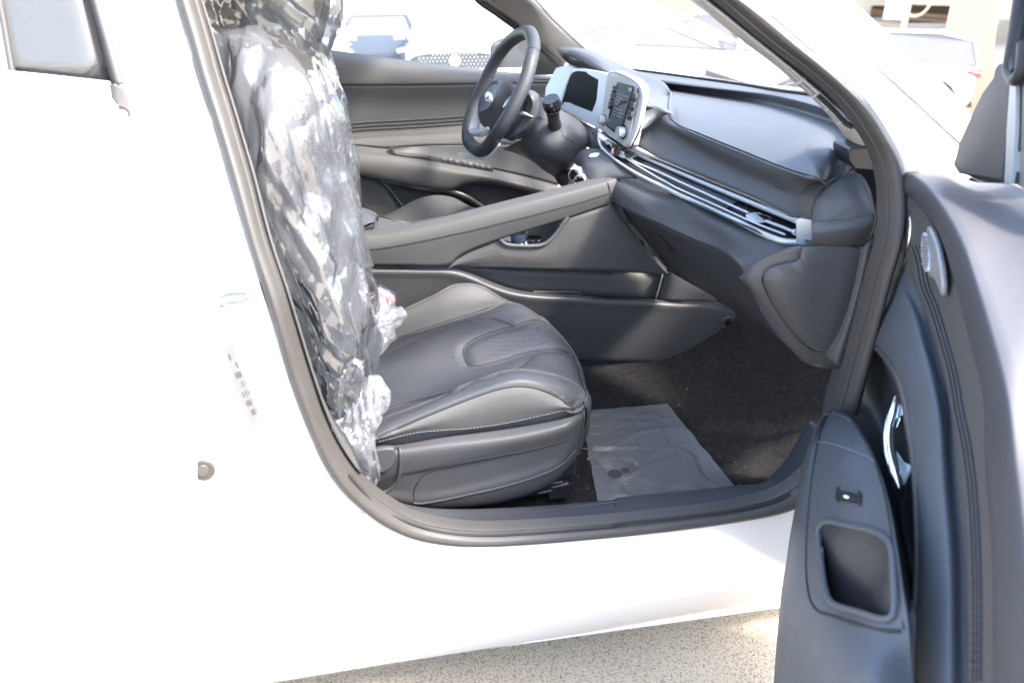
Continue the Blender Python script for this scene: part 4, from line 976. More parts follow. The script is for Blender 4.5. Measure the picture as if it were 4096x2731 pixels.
# vent recess
def vlerp(tab, x):
    for (xa, ya, Ya), (xb, yb, Yb) in zip(tab, tab[1:]):
        if x <= xb: t = (x-xa)/(xb-xa); return ya+(yb-ya)*t, Ya+(Yb-Ya)*t
    return tab[-1][1:]
VT0 = [(165, 922, .94), (330, 1035, .90), (560, 1125, .76), (900, 1265, .56), (1200, 1390, .375), (1500, 1515, .22), (1545, 1540, .17)]
VT1 = [(165, 985, .93), (260, 1100, .855), (430, 1212, .72), (700, 1359, .56), (1000, 1494, .38), (1250, 1604, .24), (1400, 1669, .19), (1545, 1699, .17)]
def vY(x, y, off=0.0):
    y0, Y0 = vlerp(VT0, x); y1, Y1 = vlerp(VT1, x); t = (y-y0)/(y1-y0)
    return P('z3', x, y, Y0+(Y1-Y0)*t+off)
V0 = R('z3', [(165, 922, .94), (330, 1035, .89), (560, 1125, .76), (900, 1265, .56), (1200, 1390, .375), (1500, 1515, .22), (1545, 1540, .17)])
V1 = R('z3', [(166, 985, .93), (186, 1027, .912), (260, 1097, .857), (330, 1150, .797), (420, 1205, .732), (520, 1258, .672), (640, 1315, .612)])+R('z8', [(700, 140, .56), (1000, 275, .38), (1250, 385, .24), (1400, 450, .19), (1545, 480, .17)])
Vb0 = [v+Vector((.045, .01, -.006)) for v in V0]
Vb1 = [v+Vector((.045, .01, .004)) for v in V1]
rec = patch('vent_recess', [V0, Vb0, Vb1, V1], BLACKP, dash, n=60, m=3, thick=.002, angle=30, colmode='lin')
mp = patch('vent_backplate', [[v+Vector((-.016, 0, .0)) for v in cr(Vb0, 30)[6:21]], [v+Vector((-.016, 0, 0)) for v in cr(Vb1, 30)[6:21]]], DASHM, dash, n=30, m=2, thick=.002)
for x0, x1 in ((1080, 1165), (1350, 1450)):
    pass
plate('vent_louver', [vY(1065, 1362, .03), vY(1075, 1362, .03), vY(1075, 1490, .03), vY(1065, 1490, .03)], (.004, 0, 0), GLOSSB, rec, bevel=0)
for x in (1120, 1175, 1340, 1400, 1455):
    y0, _ = vlerp(VT0, x); y1, _ = vlerp(VT1, x)
    plate('vent_vane', [vY(x, y0+14, .045), vY(x+26, y0+26, .03), vY(x+26, y1-8, .03), vY(x, y1-14, .045)], (.0012, 0, 0), BLACKP, rec, bevel=0)
for yy in (.33, .66):
    a_ = []
    for x in (1080, 1200, 1320, 1440, 1530):
        y0, _ = vlerp(VT0, x); y1, _ = vlerp(VT1, x); a_.append(vY(x, y0+(y1-y0)*yy, .035))
    tube('vent_rib', a_, .0016, BLACKP, rec, n=20)
# chrome frame
up = R('z3', [(330, 1035, .90), (420, 1072, .85), (560, 1133, .76), (900, 1278, .56), (1200, 1402, .375), (1500, 1522, .22), (1548, 1540, .175)])
tube('vent_trim', up, [.0042, .0052, .0058], SILVER, dash, n=90, seg=12)
lo = R('z8', [(-143, -320, .975), (-133, -260, .965), (-128, -215, .955), (-60, -150, .93), (20, -60, .88), (120, -10, .82), (200, 40, .79)])
loz = R('z3', [(163, 918, .93), (166, 985, .92), (185, 1027, .905), (260, 1097, .85), (330, 1150, .79), (420, 1205, .725), (520, 1258, .665), (640, 1315, .605)])+R('z8', [(700, 128, .56), (860, 200, .48), (1000, 262, .40), (1130, 320, .32), (1260, 385, .25), (1380, 440, .195), (1460, 462, .175), (1545, 468, .165)])
tube('vent_trim', loz, [.0030, .0042, .0054, .0062], SILVER, dash, n=120, seg=12)
tube('vent_trim', R('z3', [(163, 920, .93), (200, 950, .925), (290, 1005, .90), (345, 1040, .885)]), .0026, SILVER, dash, n=20)
tube('vent_trim', [v+Vector((0, 0, .007)) for v in R('z3', [(330, 1105, .84), (420, 1165, .76), (560, 1250, .67), (640, 1293, .61)])+R('z8', [(700, 108, .56), (1000, 243, .40), (1260, 362, .25), (1460, 440, .175)]) if True][:], .0020, SILVER, dash, n=90)
blade = [vY(*p) for p in ((370, 1100), (420, 1132), (560, 1190), (700, 1255), (900, 1345), (1055, 1416), (1210, 1485))]
tube('vent_blade', blade, .0034, SILVER, dash, n=60, flat=.8)
tube('vent_blade', [vY(1320, 1537), vY(1440, 1581), vY(1538, 1621)], .0040, SILVER, dash, n=30, flat=.8)
cyl('blade_tip', vY(1526, 1614), vY(1540, 1621), .006, .006, SILVER, dash, bevel=.001)
tube('blade_joint', [vY(1050, 1404, -.002), vY(1050, 1426, -.002)], .0012, BLACKP, dash)
# silver end block
eb = R('z8', [(1535, 318, .158), (1560, 302, .155), (1648, 305, .14), (1656, 320, .138), (1656, 480, .138), (1640, 492, .14), (1560, 494, .155), (1538, 480, .158)])
plate('vent_end_cap', eb, (.03, .02, 0), SILVER, dash, bevel=.004)
plate('end_cap_face', R('z8', [(1535, 318, .159), (1552, 306, .157), (1560, 494, .157), (1545, 480, .159), (1548, 340, .159)]), (.02, .01, 0), SILVER, dash, bevel=.001)
# slider tabs
def tab(pts, y):
    c = P(*pts, y)
    return c
tb_ = plate('vent_slider', [vY(x, y+1219.4, -.012) for x, y in ((1185, 275), (1225, 262), (1290, 318), (1280, 335), (1240, 332), (1188, 298))], (.02, 0, .0), SILVER, dash, bevel=.002)
plate('slider_grip', [vY(x, y+1219.4, -.006) for x, y in ((1228, 256), (1320, 285), (1328, 310), (1290, 330))], (.02, 0, -.003), GLOSSB, dash, bevel=.002)
# centre vent details and hazard switch (sheet w7)
plate('vent_slider', R('w7', [(1598, 940, .93), (1612, 940, .925), (1650, 975, .905), (1650, 992, .905), (1635, 995, .91), (1598, 962, .93)]), (.012, 0, 0), SILVER, dash, bevel=.0015)
tube('vent_blade', R('w7', [(1560, 925, .95), (1600, 950, .93)]), .0034, SILVER, dash)
tube('vent_blade', R('w7', [(1685, 1000, .885), (1730, 1040, .86)]), .0036, SILVER, dash)
plate('vent_slider', R('w7', [(1755, 1100, .84), (1775, 1080, .838), (1815, 1105, .82), (1815, 1130, .82), (1790, 1135, .83), (1758, 1115, .84)]), (.012, 0, 0), SILVER, dash, bevel=.002)
tube('vent_blade', R('w7', [(1780, 1060, .845), (1815, 1082, .825)]), .0036, SILVER, dash)
plate('slider_grip', R('w7', [(1815, 1075, .825), (1900, 1110, .79), (1880, 1128, .80), (1820, 1125, .825)]), (.015, 0, 0), GLOSSB, dash, bevel=.002)
hz = plate('hazard_switch', R('w7', [(1712, 985, .865), (1775, 1000, .845), (1790, 1010, .84), (1758, 1115, .84), (1748, 1118, .845), (1700, 1092, .865)], add=(-.006, 0, 0)), (.02, 0, 0), BLACKP, dash, bevel=.002)
plate('hazard_triangle', R('w7', [(1738, 1012, .853), (1752, 1008, .85), (1742, 1096, .85), (1706, 1092, .863)], add=(-.0085, 0, 0)), (.001, 0, 0), RED, hz, bevel=.0005)
tube('triangle_mark', R('w7', [(1736, 1025, .854), (1738, 1088, .852), (1712, 1088, .861), (1736, 1025, .854)], add=(-.0090, 0, 0)), .0008, WHITEP, hz, seg=6)

# --- lower dash: pad, glove box, kick cover
L0 = R('z3', [(360, 1190, .865), (430, 1240, .80), (560, 1300, .74)])+R('z8', [(700, 150, .565), (1000, 285, .405), (1250, 400, .26), (1400, 460, .19), (1500, 500, .165)])
L1 = R('z8', [(290, 30, .79), (400, 60, .73), (600, 150, .62), (800, 245, .50), (1000, 340, .385), (1200, 440, .27), (1330, 520, .20), (1420, 545, .165)], add=(-.012, 0, 0))
L2 = R('z8', [(258, 120, .77), (350, 130, .71), (600, 250, .575), (800, 345, .465), (1000, 440, .36), (1150, 530, .26), (1230, 590, .205), (1300, 585, .165)], add=(-.006, 0, 0))
L3 = R('z8', [(258, 160, .765), (300, 210, .72), (600, 345, .54), (800, 435, .43), (980, 510, .345), (1080, 565, .275), (1145, 630, .215), (1172, 690, .18)])
padp = patch('knee_pad', [[v+Vector((.02, 0, 0)) for v in L0], L0, L1, L2, L3], DASHM, dash, n=80, m=6, thick=.006, key='knee')
G0 = R('z8', [(262, 175, .772), (305, 222, .725), (600, 358, .545), (800, 448, .435), (980, 525, .35), (1080, 585, .28), (1150, 660, .215), (1200, 760, .17)], add=(.008, 0, 0))
G1 = R('z8', [(300, 245, .768), (420, 380, .73), (640, 560, .57), (820, 660, .45), (980, 740, .36), (1080, 800, .29), (1160, 860, .225), (1240, 890, .17)], add=(.012, 0, 0))
G2 = R('z8', [(340, 320, .765), (600, 600, .72), (720, 700, .62), (900, 820, .50), (1060, 920, .38), (1200, 1000, .29), (1300, 1070, .22), (1400, 1130, .17)], add=(.010, 0, 0))
G3 = R('z8', [(330, 342, .765), (470, 500, .745), (620, 664, .72), (715, 730, .62), (1000, 885, .48), (1280, 1065, .36), (1450, 1170, .27), (1550, 1240, .20), (1640, 1290, .15)], add=(.014, 0, 0))
gb = patch('glove_box', [G0, G1, G2, G3, [v+Vector((.06, 0, -.01)) for v in G3]], mat('glovebox_plastic', (.036, .037, .040), .42, bump=('noise', 800, .25, .0006)), dash, n=60, m=6, thick=.005, key='glove')
tube('glovebox_edge', cr(on('glove', 'z8', [(350, 238), (385, 320), (440, 400), (560, 540), (650, 640), (720, 700)], .0008), 50), .0013, SEAM, gb)
h0 = plate('glovebox_latch', on('glove', 'z8', [(510, 395), (600, 425), (680, 500), (695, 525), (670, 530), (560, 470)], .0004), (0.002, 0, 0), SEAM, gb, bevel=0)
plate('latch_paddle', on('glove', 'z8', [(515, 400), (595, 428), (650, 495), (660, 522), (555, 468)], .004), (.003, 0, 0), gb.data.materials[0], gb, bevel=.001)
patch('gap_backing', [R('z8', [(190, 90, .79), (210, 200, .79), (310, 400, .79), (470, 600, .79), (600, 720, .79)]), R('z8', [(320, 120, .81), (420, 240, .81), (560, 430, .81), (700, 620, .81), (800, 760, .81)])], SEAM, dash, n=20, m=2)  # dark strip added behind the gap to keep the bright background out
# kick cover: dark rim with inset panel
K0 = R('z8', [(1172, 690, .175), (1185, 655, .165), (1240, 615, .15), (1400, 540, .125), (1535, 500, .105), (1600, 500, .10), (1800, 510, .09), (2000, 500, .075), (2080, 420, .07)])
K1 = R('z8', [(1172, 720, .175), (1215, 765, .165), (1290, 940, .15), (1400, 1100, .135), (1500, 1200, .12), (1600, 1288, .11), (1700, 1300, .10), (1780, 1295, .09), (1878, 1342, .078)])
kick = patch('kick_cover', [K0, [a.lerp(b_, .33)+Vector((-.01, -.006, 0)) for a, b_ in zip(cr(K0, 9), cr(K1, 9))], [a.lerp(b_, .7)+Vector((-.01, -.006, 0)) for a, b_ in zip(cr(K0, 9), cr(K1, 9))], K1, [v+Vector((.03, .0, -.02)) for v in K1]], mat('kick_plastic', (.050, .050, .053), .45, bump=('noise', 700, .25, .0006)), dash, n=60, m=8, thick=.005, key='kick')
pan = [(1310, 705), (1325, 668), (1360, 640), (1450, 610), (1545, 590), (1562, 560), (1575, 505), (1990, 510), (1985, 560), (1920, 850), (1850, 1080), (1795, 1215), (1740, 1220), (1680, 1216), (1600, 1170), (1510, 1080), (1400, 925), (1345, 820), (1315, 745)]
cen = (1660, 800)
rings = []
for s_, off in ((1.0, .0), (.985, .006), (.93, .009), (.6, .010), (.25, .011), (.02, .0115)):
    rings.append([v for v in on('kick', 'z8', [(cen[0]+(x-cen[0])*s_, cen[1]+(y-cen[1])*s_) for x, y in pan], off)])
if all(len(r) == len(pan) for r in rings):
    rr = [cr(r, 90, True)+[cr(r, 90, True)[0]] for r in rings]
    vs, fs = gridmesh('p', rr); fs = face_cam(vs, fs)
    SURF['kpan'] = BVHTree.FromPolygons(vs, fs)
    link('kick_panel', mesh_of('kick_panel', vs, fs), kick.data.materials[0], kick)
tube('panel_gap', cr(on('kick', 'z8', [(1305, 760), (1303, 705), (1318, 662), (1355, 632), (1450, 600), (1540, 583)], .001), 40), .0012, DASHM, kick)
tube('panel_gap', cr(on('kick', 'z8', [(1303, 712), (1312, 750), (1345, 830), (1400, 930), (1510, 1085), (1600, 1178), (1680, 1222), (1790, 1222)], .001), 60), .0020, SEAM, kick)
# finisher strip down to the sill
f0 = R('z8', [(1992, 500, .07), (1970, 600, .07), (1905, 870, .07), (1840, 1090, .07), (1785, 1235, .07), (1772, 1290, .07)])
f1 = R('z8', [(2040, 480, .055), (2015, 620, .055), (1955, 880, .055), (1890, 1100, .055), (1845, 1240, .055), (1825, 1318, .055)])
f2 = R('z8', [(2095, 450, .06), (2068, 620, .06), (2005, 880, .06), (1945, 1100, .06), (1895, 1250, .06), (1872, 1343, .06)])
patch('pillar_finisher', [[v+Vector((0, .02, 0)) for v in f0], f0, f1, f2, [v+Vector((.004, .02, 0)) for v in f2]], DARK, dash, n=40, m=5)
# end cap of the dash
W = [R('w2', [(350, 400, .125), (352, 350, .125), (372, 285, .13), (420, 220, .145), (480, 172, .16), (530, 142, .165), (585, 120, .165)]),
     R('w2', [(352, 400, .112), (362, 352, .110), (395, 290, .110), (450, 228, .118), (520, 178, .13), (570, 150, .14), (598, 125, .145)]),
     R('w2', [(352, 404, .098), (430, 392, .085), (500, 330, .082), (560, 260, .088), (600, 215, .10), (620, 175, .11), (618, 140, .12)]),
     R('w2', [(352, 408, .092), (500, 392, .076), (600, 345, .07), (650, 300, .074), (660, 250, .08), (650, 200, .09), (632, 160, .10)]),
     R('w2', [(352, 412, .092), (520, 398, .072), (640, 382, .064), (708, 372, .060), (702, 320, .062), (685, 260, .066), (650, 180, .08)])]
ec = patch('dash_end_cover', W, DASHM, dash, n=40, m=6, key='endc')
Wb = [[v for v in W[-1]][:4]+[], ]
X0 = R('w2', [(352, 412, .090), (450, 400, .080), (560, 388, .070), (640, 380, .064), (710, 373, .060)])
X1 = R('w2', [(354, 470, .082), (450, 460, .066), (560, 450, .056), (650, 440, .054), (712, 410, .058)])
X2 = R('w2', [(352, 530, .092), (450, 535, .078), (560, 532, .070), (650, 500, .066), (706, 450, .062)])
X3 = R('w2', [(345, 545, .115), (440, 560, .105), (560, 556, .095), (640, 545, .085), (690, 510, .075)])
patch('dash_end_lobe', [X0, X1, X2, X3, [v+Vector((.01, .05, -.004)) for v in X3]], DASHM, dash, n=40, m=6)
tube('seam', R('w2', [(352, 400, .123), (354, 345, .123), (375, 283, .128), (422, 218, .143), (485, 167, .158), (535, 138, .163)], add=(0, -.001, 0)), .0014, SEAM, ec, n=50)
tube('cover_edge', R('w2', [(590, 122, .145), (625, 160, .105), (655, 205, .088), (682, 255, .068), (702, 320, .060), (712, 372, .057), (712, 400, .057), (700, 450, .060), (680, 500, .07), (640, 548, .082)], add=(0, -.001, 0)), .0016, DARK, ec, n=60)
# ribbed sliver between pad and cover
Y0 = R('w2', [(268, 372, .172), (262, 330, .178), (275, 270, .182), (320, 210, .19), (380, 165, .20), (400, 158, .21), (450, 138, .215)])
Y1 = R('w2', [(305, 385, .148), (305, 330, .152), (325, 270, .156), (370, 212, .166), (425, 178, .178), (470, 155, .185), (510, 128, .19)])
Y2 = R('w2', [(350, 400, .130), (350, 345, .130), (370, 285, .135), (416, 222, .150), (478, 172, .163), (530, 142, .170), (560, 120, .172)])
rbm = mat('ribbed_trim', (.085, .080, .074), .5, bump=('noise', 300, .3, .001))
rbp = patch('ribbed_trim', [Y0, Y1, Y2], rbm, dash, n=40, m=4, key='ribs')
yy0, yy2 = cr(Y0, 46), cr(Y2, 46); yy1 = cr(Y1, 46)
for i in range(1, 40, 1):
    tube('trim_rib', cr([yy0[i]+Vector((-.0004, -.0006, 0)), yy1[i]+Vector((-.0004, -.0006, 0)), yy2[i]+Vector((-.0004, -.0006, 0))], 6), .0009, rbm, rbp, seg=4)
patch('dash_shoulder', [R('w2', [(450, 138, .215), (520, 100, .23), (570, 60, .24)]), R('w2', [(560, 120, .172), (585, 112, .17), (600, 90, .17)])], DASHM, dash, n=14, m=3)
# black block at the foot of the pillar trim
blk = plate('pillar_foot_cover', R('z4', [(340, 1045, .13), (355, 1038, .125), (460, 1028, .10), (490, 1050, .095), (520, 1120, .09), (545, 1195, .085), (380, 1182, .115), (350, 1120, .12), (338, 1085, .13)]), (.012, .07, .0), BLACKP, dash, bevel=.004)

# ================================================================ instrument hood, cluster and centre screen
HA = R('w9', [(50, 330, 1.47), (75, 322, 1.47), (130, 318, 1.45), (240, 330, 1.39), (330, 360, 1.32), (440, 415, 1.25), (560, 470, 1.18), (700, 520, 1.11), (760, 552, 1.075), (795, 588, 1.04), (806, 625, 1.005)])
HB = R('w9', [(50, 338, 1.465), (75, 332, 1.45), (130, 332, 1.42), (220, 350, 1.35), (320, 395, 1.26), (420, 455, 1.19), (520, 515, 1.12), (640, 585, 1.05), (700, 640, 1.01), (760, 720, .975), (800, 770, .955)])
HC = R('w9', [(52, 348, 1.46), (75, 346, 1.44), (130, 350, 1.405), (210, 380, 1.33), (310, 435, 1.23), (400, 488, 1.15), (480, 545, 1.07), (560, 630, .995), (620, 710, .955), (690, 790, .93), (740, 830, .92)])
HD = R('w9', [(56, 356, 1.455), (75, 362, 1.435), (130, 370, 1.40), (205, 402, 1.33), (300, 455, 1.23), (395, 503, 1.15), (470, 575, 1.07), (545, 670, .985), (590, 770, .93), (640, 850, .90), (680, 890, .895)])
hood = patch('instrument_hood', [HA, HB, HC, HD], DASHTOP, dash, n=70, m=6, thick=.005, key='hood')
U0 = R('w9', [(58, 354, 1.455), (75, 364, 1.44), (130, 372, 1.405), (205, 404, 1.335), (300, 457, 1.24), (395, 505, 1.16)], add=(.004, .004, -.002))
U1 = R('w9', [(80, 385, 1.455), (105, 410, 1.44), (170, 420, 1.38), (250, 440, 1.31), (320, 470, 1.24), (392, 500, 1.17)])
U2 = R('w9', [(120, 430, 1.46), (150, 456, 1.42), (210, 462, 1.36), (280, 470, 1.30), (340, 482, 1.24), (392, 498, 1.18)])
patch('hood_underside', [U0, U1, U2], BLACKP, dash, n=30, m=4, thick=.003)
patch('hood_shoulder', [R('z3', [(490, 700, .988), (570, 750, .980), (650, 790, .970)], 'Z'), R('z3', [(462, 800, .962), (530, 818, .957), (605, 818, .955)], 'Z'), R('z3', [(420, 910, .930), (470, 905, .930), (545, 870, .932)], 'Z')], DASHTOP, dash, n=16, m=5, thick=.004)
# wing panel left of the cluster
wing = plate('cluster_wing', R('w7', [(985, 495, 1.43), (1010, 400, 1.435), (1085, 215, 1.45), (1110, 185, 1.45), (1235, 152, 1.40), (1278, 188, 1.36), (1240, 300, 1.355), (1155, 520, 1.345), (1130, 600, 1.34)]), (.03, 0, -.005), BEZEL, dash, bevel=.004)
clf = plate('cluster_frame', R('w7', [(1282, 190, 1.355), (1400, 195, 1.28), (1560, 225, 1.17), (1648, 255, 1.08), (1640, 420, 1.08), (1600, 660, 1.075), (1562, 830, 1.07), (1510, 825, 1.10), (1505, 805, 1.11), (1320, 715, 1.22), (1160, 620, 1.33), (1150, 580, 1.335), (1200, 400, 1.345)]), (.035, 0, -.006), BEZEL, dash, bevel=.004)
dsp = plate('instrument_display', R('w7', [(1310, 228, 1.325), (1400, 228, 1.275), (1560, 258, 1.165), (1612, 290, 1.12), (1618, 380, 1.115), (1600, 560, 1.11), (1565, 740, 1.105), (1545, 775, 1.115), (1490, 760, 1.145), (1330, 690, 1.235), (1185, 632, 1.32), (1168, 590, 1.33), (1200, 470, 1.335), (1270, 260, 1.34)], add=(-.002, 0, .0005)), (.004, 0, 0), GLOSSB, clf, bevel=.001, closed_cr=60)
dsp.data.materials.clear(); dsp.data.materials.append(mat('dark_display', (.004, .004, .006), .5, spec=.06))
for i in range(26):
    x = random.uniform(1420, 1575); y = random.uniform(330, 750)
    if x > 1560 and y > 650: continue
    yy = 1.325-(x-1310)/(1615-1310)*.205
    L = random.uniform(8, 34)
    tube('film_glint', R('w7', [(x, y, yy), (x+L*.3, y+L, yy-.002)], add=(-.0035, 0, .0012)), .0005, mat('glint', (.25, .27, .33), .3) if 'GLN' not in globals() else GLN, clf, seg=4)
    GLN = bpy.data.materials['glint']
# centre unit
fc_ = [(1650, 238, .985), (1668, 222, .975), (1715, 218, .95), (1820, 258, .89), (1905, 305, .845), (1950, 350, .82), (1968, 390, .81), (1960, 470, .81), (1930, 620, .81), (1890, 830, .81), (1860, 985, .81), (1840, 1012, .82), (1815, 1010, .835), (1700, 930, .895), (1575, 850, .975), (1562, 830, .98), (1580, 680, .985), (1620, 400, .987)]
cu = plate('center_screen_unit', R('w7', fc_), (.030, 0, -.004), BEZEL, dash, bevel=.003)
sh0 = R('w7', [(1715, 216, .95), (1830, 258, .885), (1920, 312, .835), (1962, 360, .815), (1970, 400, .81), (1955, 520, .81), (1925, 680, .81), (1895, 840, .81), (1862, 990, .81)])
sh1 = R('w7', [(1740, 222, .95), (1860, 272, .885), (1960, 340, .82), (2010, 410, .80), (2030, 470, .79), (2025, 560, .79), (2000, 700, .79), (1965, 830, .79), (1890, 1005, .80)])
sh2 = R('w7', [(1760, 226, .95), (1880, 280, .885), (1985, 355, .82), (2035, 440, .80), (2044, 520, .795), (2035, 640, .79), (2005, 760, .79), (1970, 860, .79), (1900, 1010, .80)])
sh2 = [P('w7', x, y, Y+.035) for x, y, Y in [(1760, 226, .95), (1880, 280, .885), (1985, 355, .82), (2035, 440, .80), (2044, 520, .795), (2035, 640, .79), (2005, 760, .79), (1970, 860, .79), (1900, 1010, .80)]]
patch('unit_side', [sh0, sh1, sh2], BEZEL, cu, n=40, m=4)
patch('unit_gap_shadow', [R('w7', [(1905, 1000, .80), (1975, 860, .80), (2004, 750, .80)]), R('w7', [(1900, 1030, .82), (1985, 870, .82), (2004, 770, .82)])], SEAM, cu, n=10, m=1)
def cface(x, y, off=0.0):
    yy = .985-(x-1650)/(1965-1650)*.175+(y-240)/760*(-.0)
    # plane through the face's corners
    return plane_hit('w7', x, y, FP, off)
def plane_hit(k, x, y, pl, off):
    d = ray(k, x, y); n, p0 = pl
    return CAM+d*((p0+n*off-CAM).dot(n)/d.dot(n))
fw = R('w7', fc_)
n_ = (fw[8]-fw[0]).cross(fw[13]-fw[0]).normalized()
cenf = sum(fw, Vector())/len(fw)
if n_.dot(CAM-cenf) < 0: n_ = -n_
FP = (n_, cenf)
fc_on = lambda pts, off: [plane_hit('w7', x, y, FP, off) for x, y in pts]
plate('screen_rim', fc_on([(1747, 332), (1914, 384), (1910, 410), (1770, 905), (1632, 797), (1640, 760)], .006), n_*-.004, GLOSSB, cu, bevel=.0008)
scrm = mat('screen_glass', (.085, .11, .12), .10, spec=.7, coat=.5)
plate('screen', fc_on([(1756, 350), (1904, 396), (1900, 420), (1768, 880), (1652, 790), (1660, 755)], .0072), n_*-.001, scrm, cu, bevel=.0003)
# dim rows on the screen and its pale corner key
prm = mat('screen_print', (.30, .36, .38), .3)
plate('screen_key', fc_on([(1868, 392), (1902, 400), (1890, 440), (1862, 424)], .0085), n_*-.0004, prm, cu, bevel=0)
for (x, y, L) in ((1760, 424, 10), (1752, 455, 34), (1795, 470, 70), (1745, 492, 62), (1800, 515, 60), (1738, 520, 40), (1728, 560, 26), (1760, 574, 22), (1720, 606, 92), (1712, 636, 32), (1756, 652, 62), (1704, 668, 26), (1740, 684, 60)):
    n_seg = max(1, int(L/11))
    for i in range(n_seg):
        xx = x+i*11
        hgt = random.choice((7, 9, 11)) if y > 550 else 5
        a = fc_on([(xx, y+i*3.6), (xx+8, y+i*3.6+2.6), (xx+8-2, y+i*3.6+2.6+hgt), (xx-2, y+i*3.6+hgt)], .0084)
        plate('screen_row', a, n_*-.0003, prm, cu, bevel=0)
arc_ = fc_on([(1790, 530), (1803, 560), (1800, 600), (1785, 632)], .0084)
tube('screen_mark', cr(arc_, 16), [.0002, .0013, .0002], prm, cu, seg=5)
# knobs and keys
def knob(nm, x, y, r, L, par=cu):
    c = plane_hit('w7', x, y, FP, 0.0)
    cyl('knob_well', c+n_*.004, c+n_*.0055, r*1.28, r*1.22, GLOSSB, par)
    return cyl(nm, c+n_*.004, c+n_*L, r, r*.93, KNURL, par, seg=28, bevel=.001)
knob('volume_knob', 1620, 735, .0120, .020)
knob('tuning_knob', 1826, 862, .0140, .022)
for nm, P0, P1 in (('left_keys', (1715, 372), (1652, 620)), ('right_keys', (1922, 450), (1858, 735))):
    a_, b_ = P0, P1
    for i in range(3 if nm == 'left_keys' else 3):
        for t0, t1, wdt, off, m_ in ((0.0, .16, 11, .013, DARK), (.17, .32, 9, .0075, BLACKP)):
            u0 = i/3+t0+.01; u1 = i/3+t1
            q0 = (a_[0]+(b_[0]-a_[0])*u0, a_[1]+(b_[1]-a_[1])*u0); q1 = (a_[0]+(b_[0]-a_[0])*u1, a_[1]+(b_[1]-a_[1])*u1)
            w_ = wdt*(1.0 if nm == 'left_keys' else 1.7)
            plate('key', fc_on([(q0[0]-w_, q0[1]-w_*.3), (q0[0]+w_, q0[1]+w_*.3), (q1[0]+w_, q1[1]+w_*.3), (q1[0]-w_, q1[1]-w_*.3)], off), n_*-(off-.003), m_, cu, bevel=.0008)
tube('card_slot', fc_on([(1968, 400), (1964, 480)], .001), .0022, SEAM, cu)
for x, y in ((1700, 262), (1715, 275), (1745, 268), (1770, 285), (1700, 900), (1740, 920)):
    c = plane_hit('w7', x, y, FP, .0035); cyl('water_fleck', c, c+n_*.001, .0012, .0006, CHROME, cu, seg=8)

# ================================================================ steering column
def shp(pts): return R('w7', pts)
S0 = shp([(940, 500, 1.20), (900, 690, 1.13), (850, 800, 1.11), (740, 940, 1.14), (690, 960, 1.2), (700, 1020, 1.28)])
S1 = shp([(1000, 515, 1.17), (960, 740, 1.08), (900, 880, 1.06), (850, 980, 1.08), (820, 1060, 1.12), (800, 1110, 1.24)])
S2 = shp([(1100, 600, 1.13), (1060, 830, 1.04), (1010, 980, 1.02), (960, 1090, 1.04), (930, 1150, 1.1), (900, 1190, 1.2)])
S3 = shp([(1220, 660, 1.12), (1200, 850, 1.03), (1170, 1000, 1.01), (1130, 1150, 1.03), (1090, 1230, 1.08), (1030, 1290, 1.18)])
S4 = shp([(1350, 740, 1.12), (1330, 880, 1.04), (1320, 1000, 1.03), (1280, 1130, 1.04), (1240, 1230, 1.08), (1180, 1330, 1.16)])
S5 = shp([(1430, 830, 1.12), (1440, 900, 1.06), (1440, 980, 1.05), (1420, 1040, 1.06), (1350, 1090, 1.08), (1300, 1200, 1.12)])
cs = patch('steering_column', [S0, S1, S2, S3, S4, S5], DASHM, CAR, n=40, m=7, key='colm', angle=60)
tube('seam', cr(on('colm', 'w7', [(915, 695), (960, 720), (1035, 752)], .0002), 20), .0011, SEAM, cs)
tube('seam', cr(on('colm', 'w7', [(1165, 838), (1185, 900), (1260, 950), (1360, 1000), (1432, 1033)], .0002), 30), .0011, SEAM, cs)
# column head behind the wheel
T_0 = shp([(810, 410, 1.14), (880, 430, 1.12), (930, 475, 1.11), (940, 540, 1.10), (935, 620, 1.09), (905, 700, 1.08), (870, 770, 1.08), (790, 900, 1.10), (730, 940, 1.12)])
T_1 = shp([(770, 430, 1.10), (830, 470, 1.06), (860, 530, 1.05), (860, 610, 1.05), (830, 690, 1.05), (800, 780, 1.05), (720, 870, 1.06), (650, 915, 1.09), (600, 925, 1.12)])
T_2 = shp([(640, 470, 1.22), (700, 480, 1.15), (740, 540, 1.12), (740, 620, 1.12), (700, 700, 1.12), (660, 780, 1.12), (620, 850, 1.13), (580, 890, 1.15), (520, 900, 1.2)])
ch = patch('column_collar', [T_0, T_1, T_2], DASHM, cs, n=40, m=6, key='collar', angle=60)
plate('collar_hole', on('collar', 'w7', [(795, 545), (806, 536), (816, 555), (812, 582), (800, 588), (792, 570)], .001), (.001, .001, 0), SEAM, ch, bevel=0)
patch('collar_gap', [shp([(700, 690, 1.045), (790, 700, 1.04), (870, 712, 1.04)]), shp([(705, 655, 1.05), (760, 640, 1.045), (900, 700, 1.045)])], BLACKP, ch, n=10, m=2)
# stalk
stA = P('w7', 1095, 800, 1.05); stB = P('w7', 1070, 620, .985); stC = P('w7', 1062, 560, .975)
tube('stalk', [stA, stA.lerp(stB, .4), stB, stC], [.020, .017, .018, .021], BLACKP, cs, n=20, seg=20)
tube('stalk_ring', [P('w7', 1075, 612, .978), P('w7', 1072, 600, .976)], .0235, CHROME, cs, seg=24)
tube('stalk_cap', [P('w7', 1068, 595, .976), P('w7', 1058, 530, .970), P('w7', 1052, 512, .968)], [.0245, .025, .021], GLOSSB, cs, n=10, seg=24)
vs, fs = tube(None, [P('w7', 1095, 835, 1.058), P('w7', 1097, 815, 1.052)], [.031, .027], None, seg=24)
link('stalk_boot', mesh_of('stalk_boot', vs, fs), RUBBER_DK, cs)
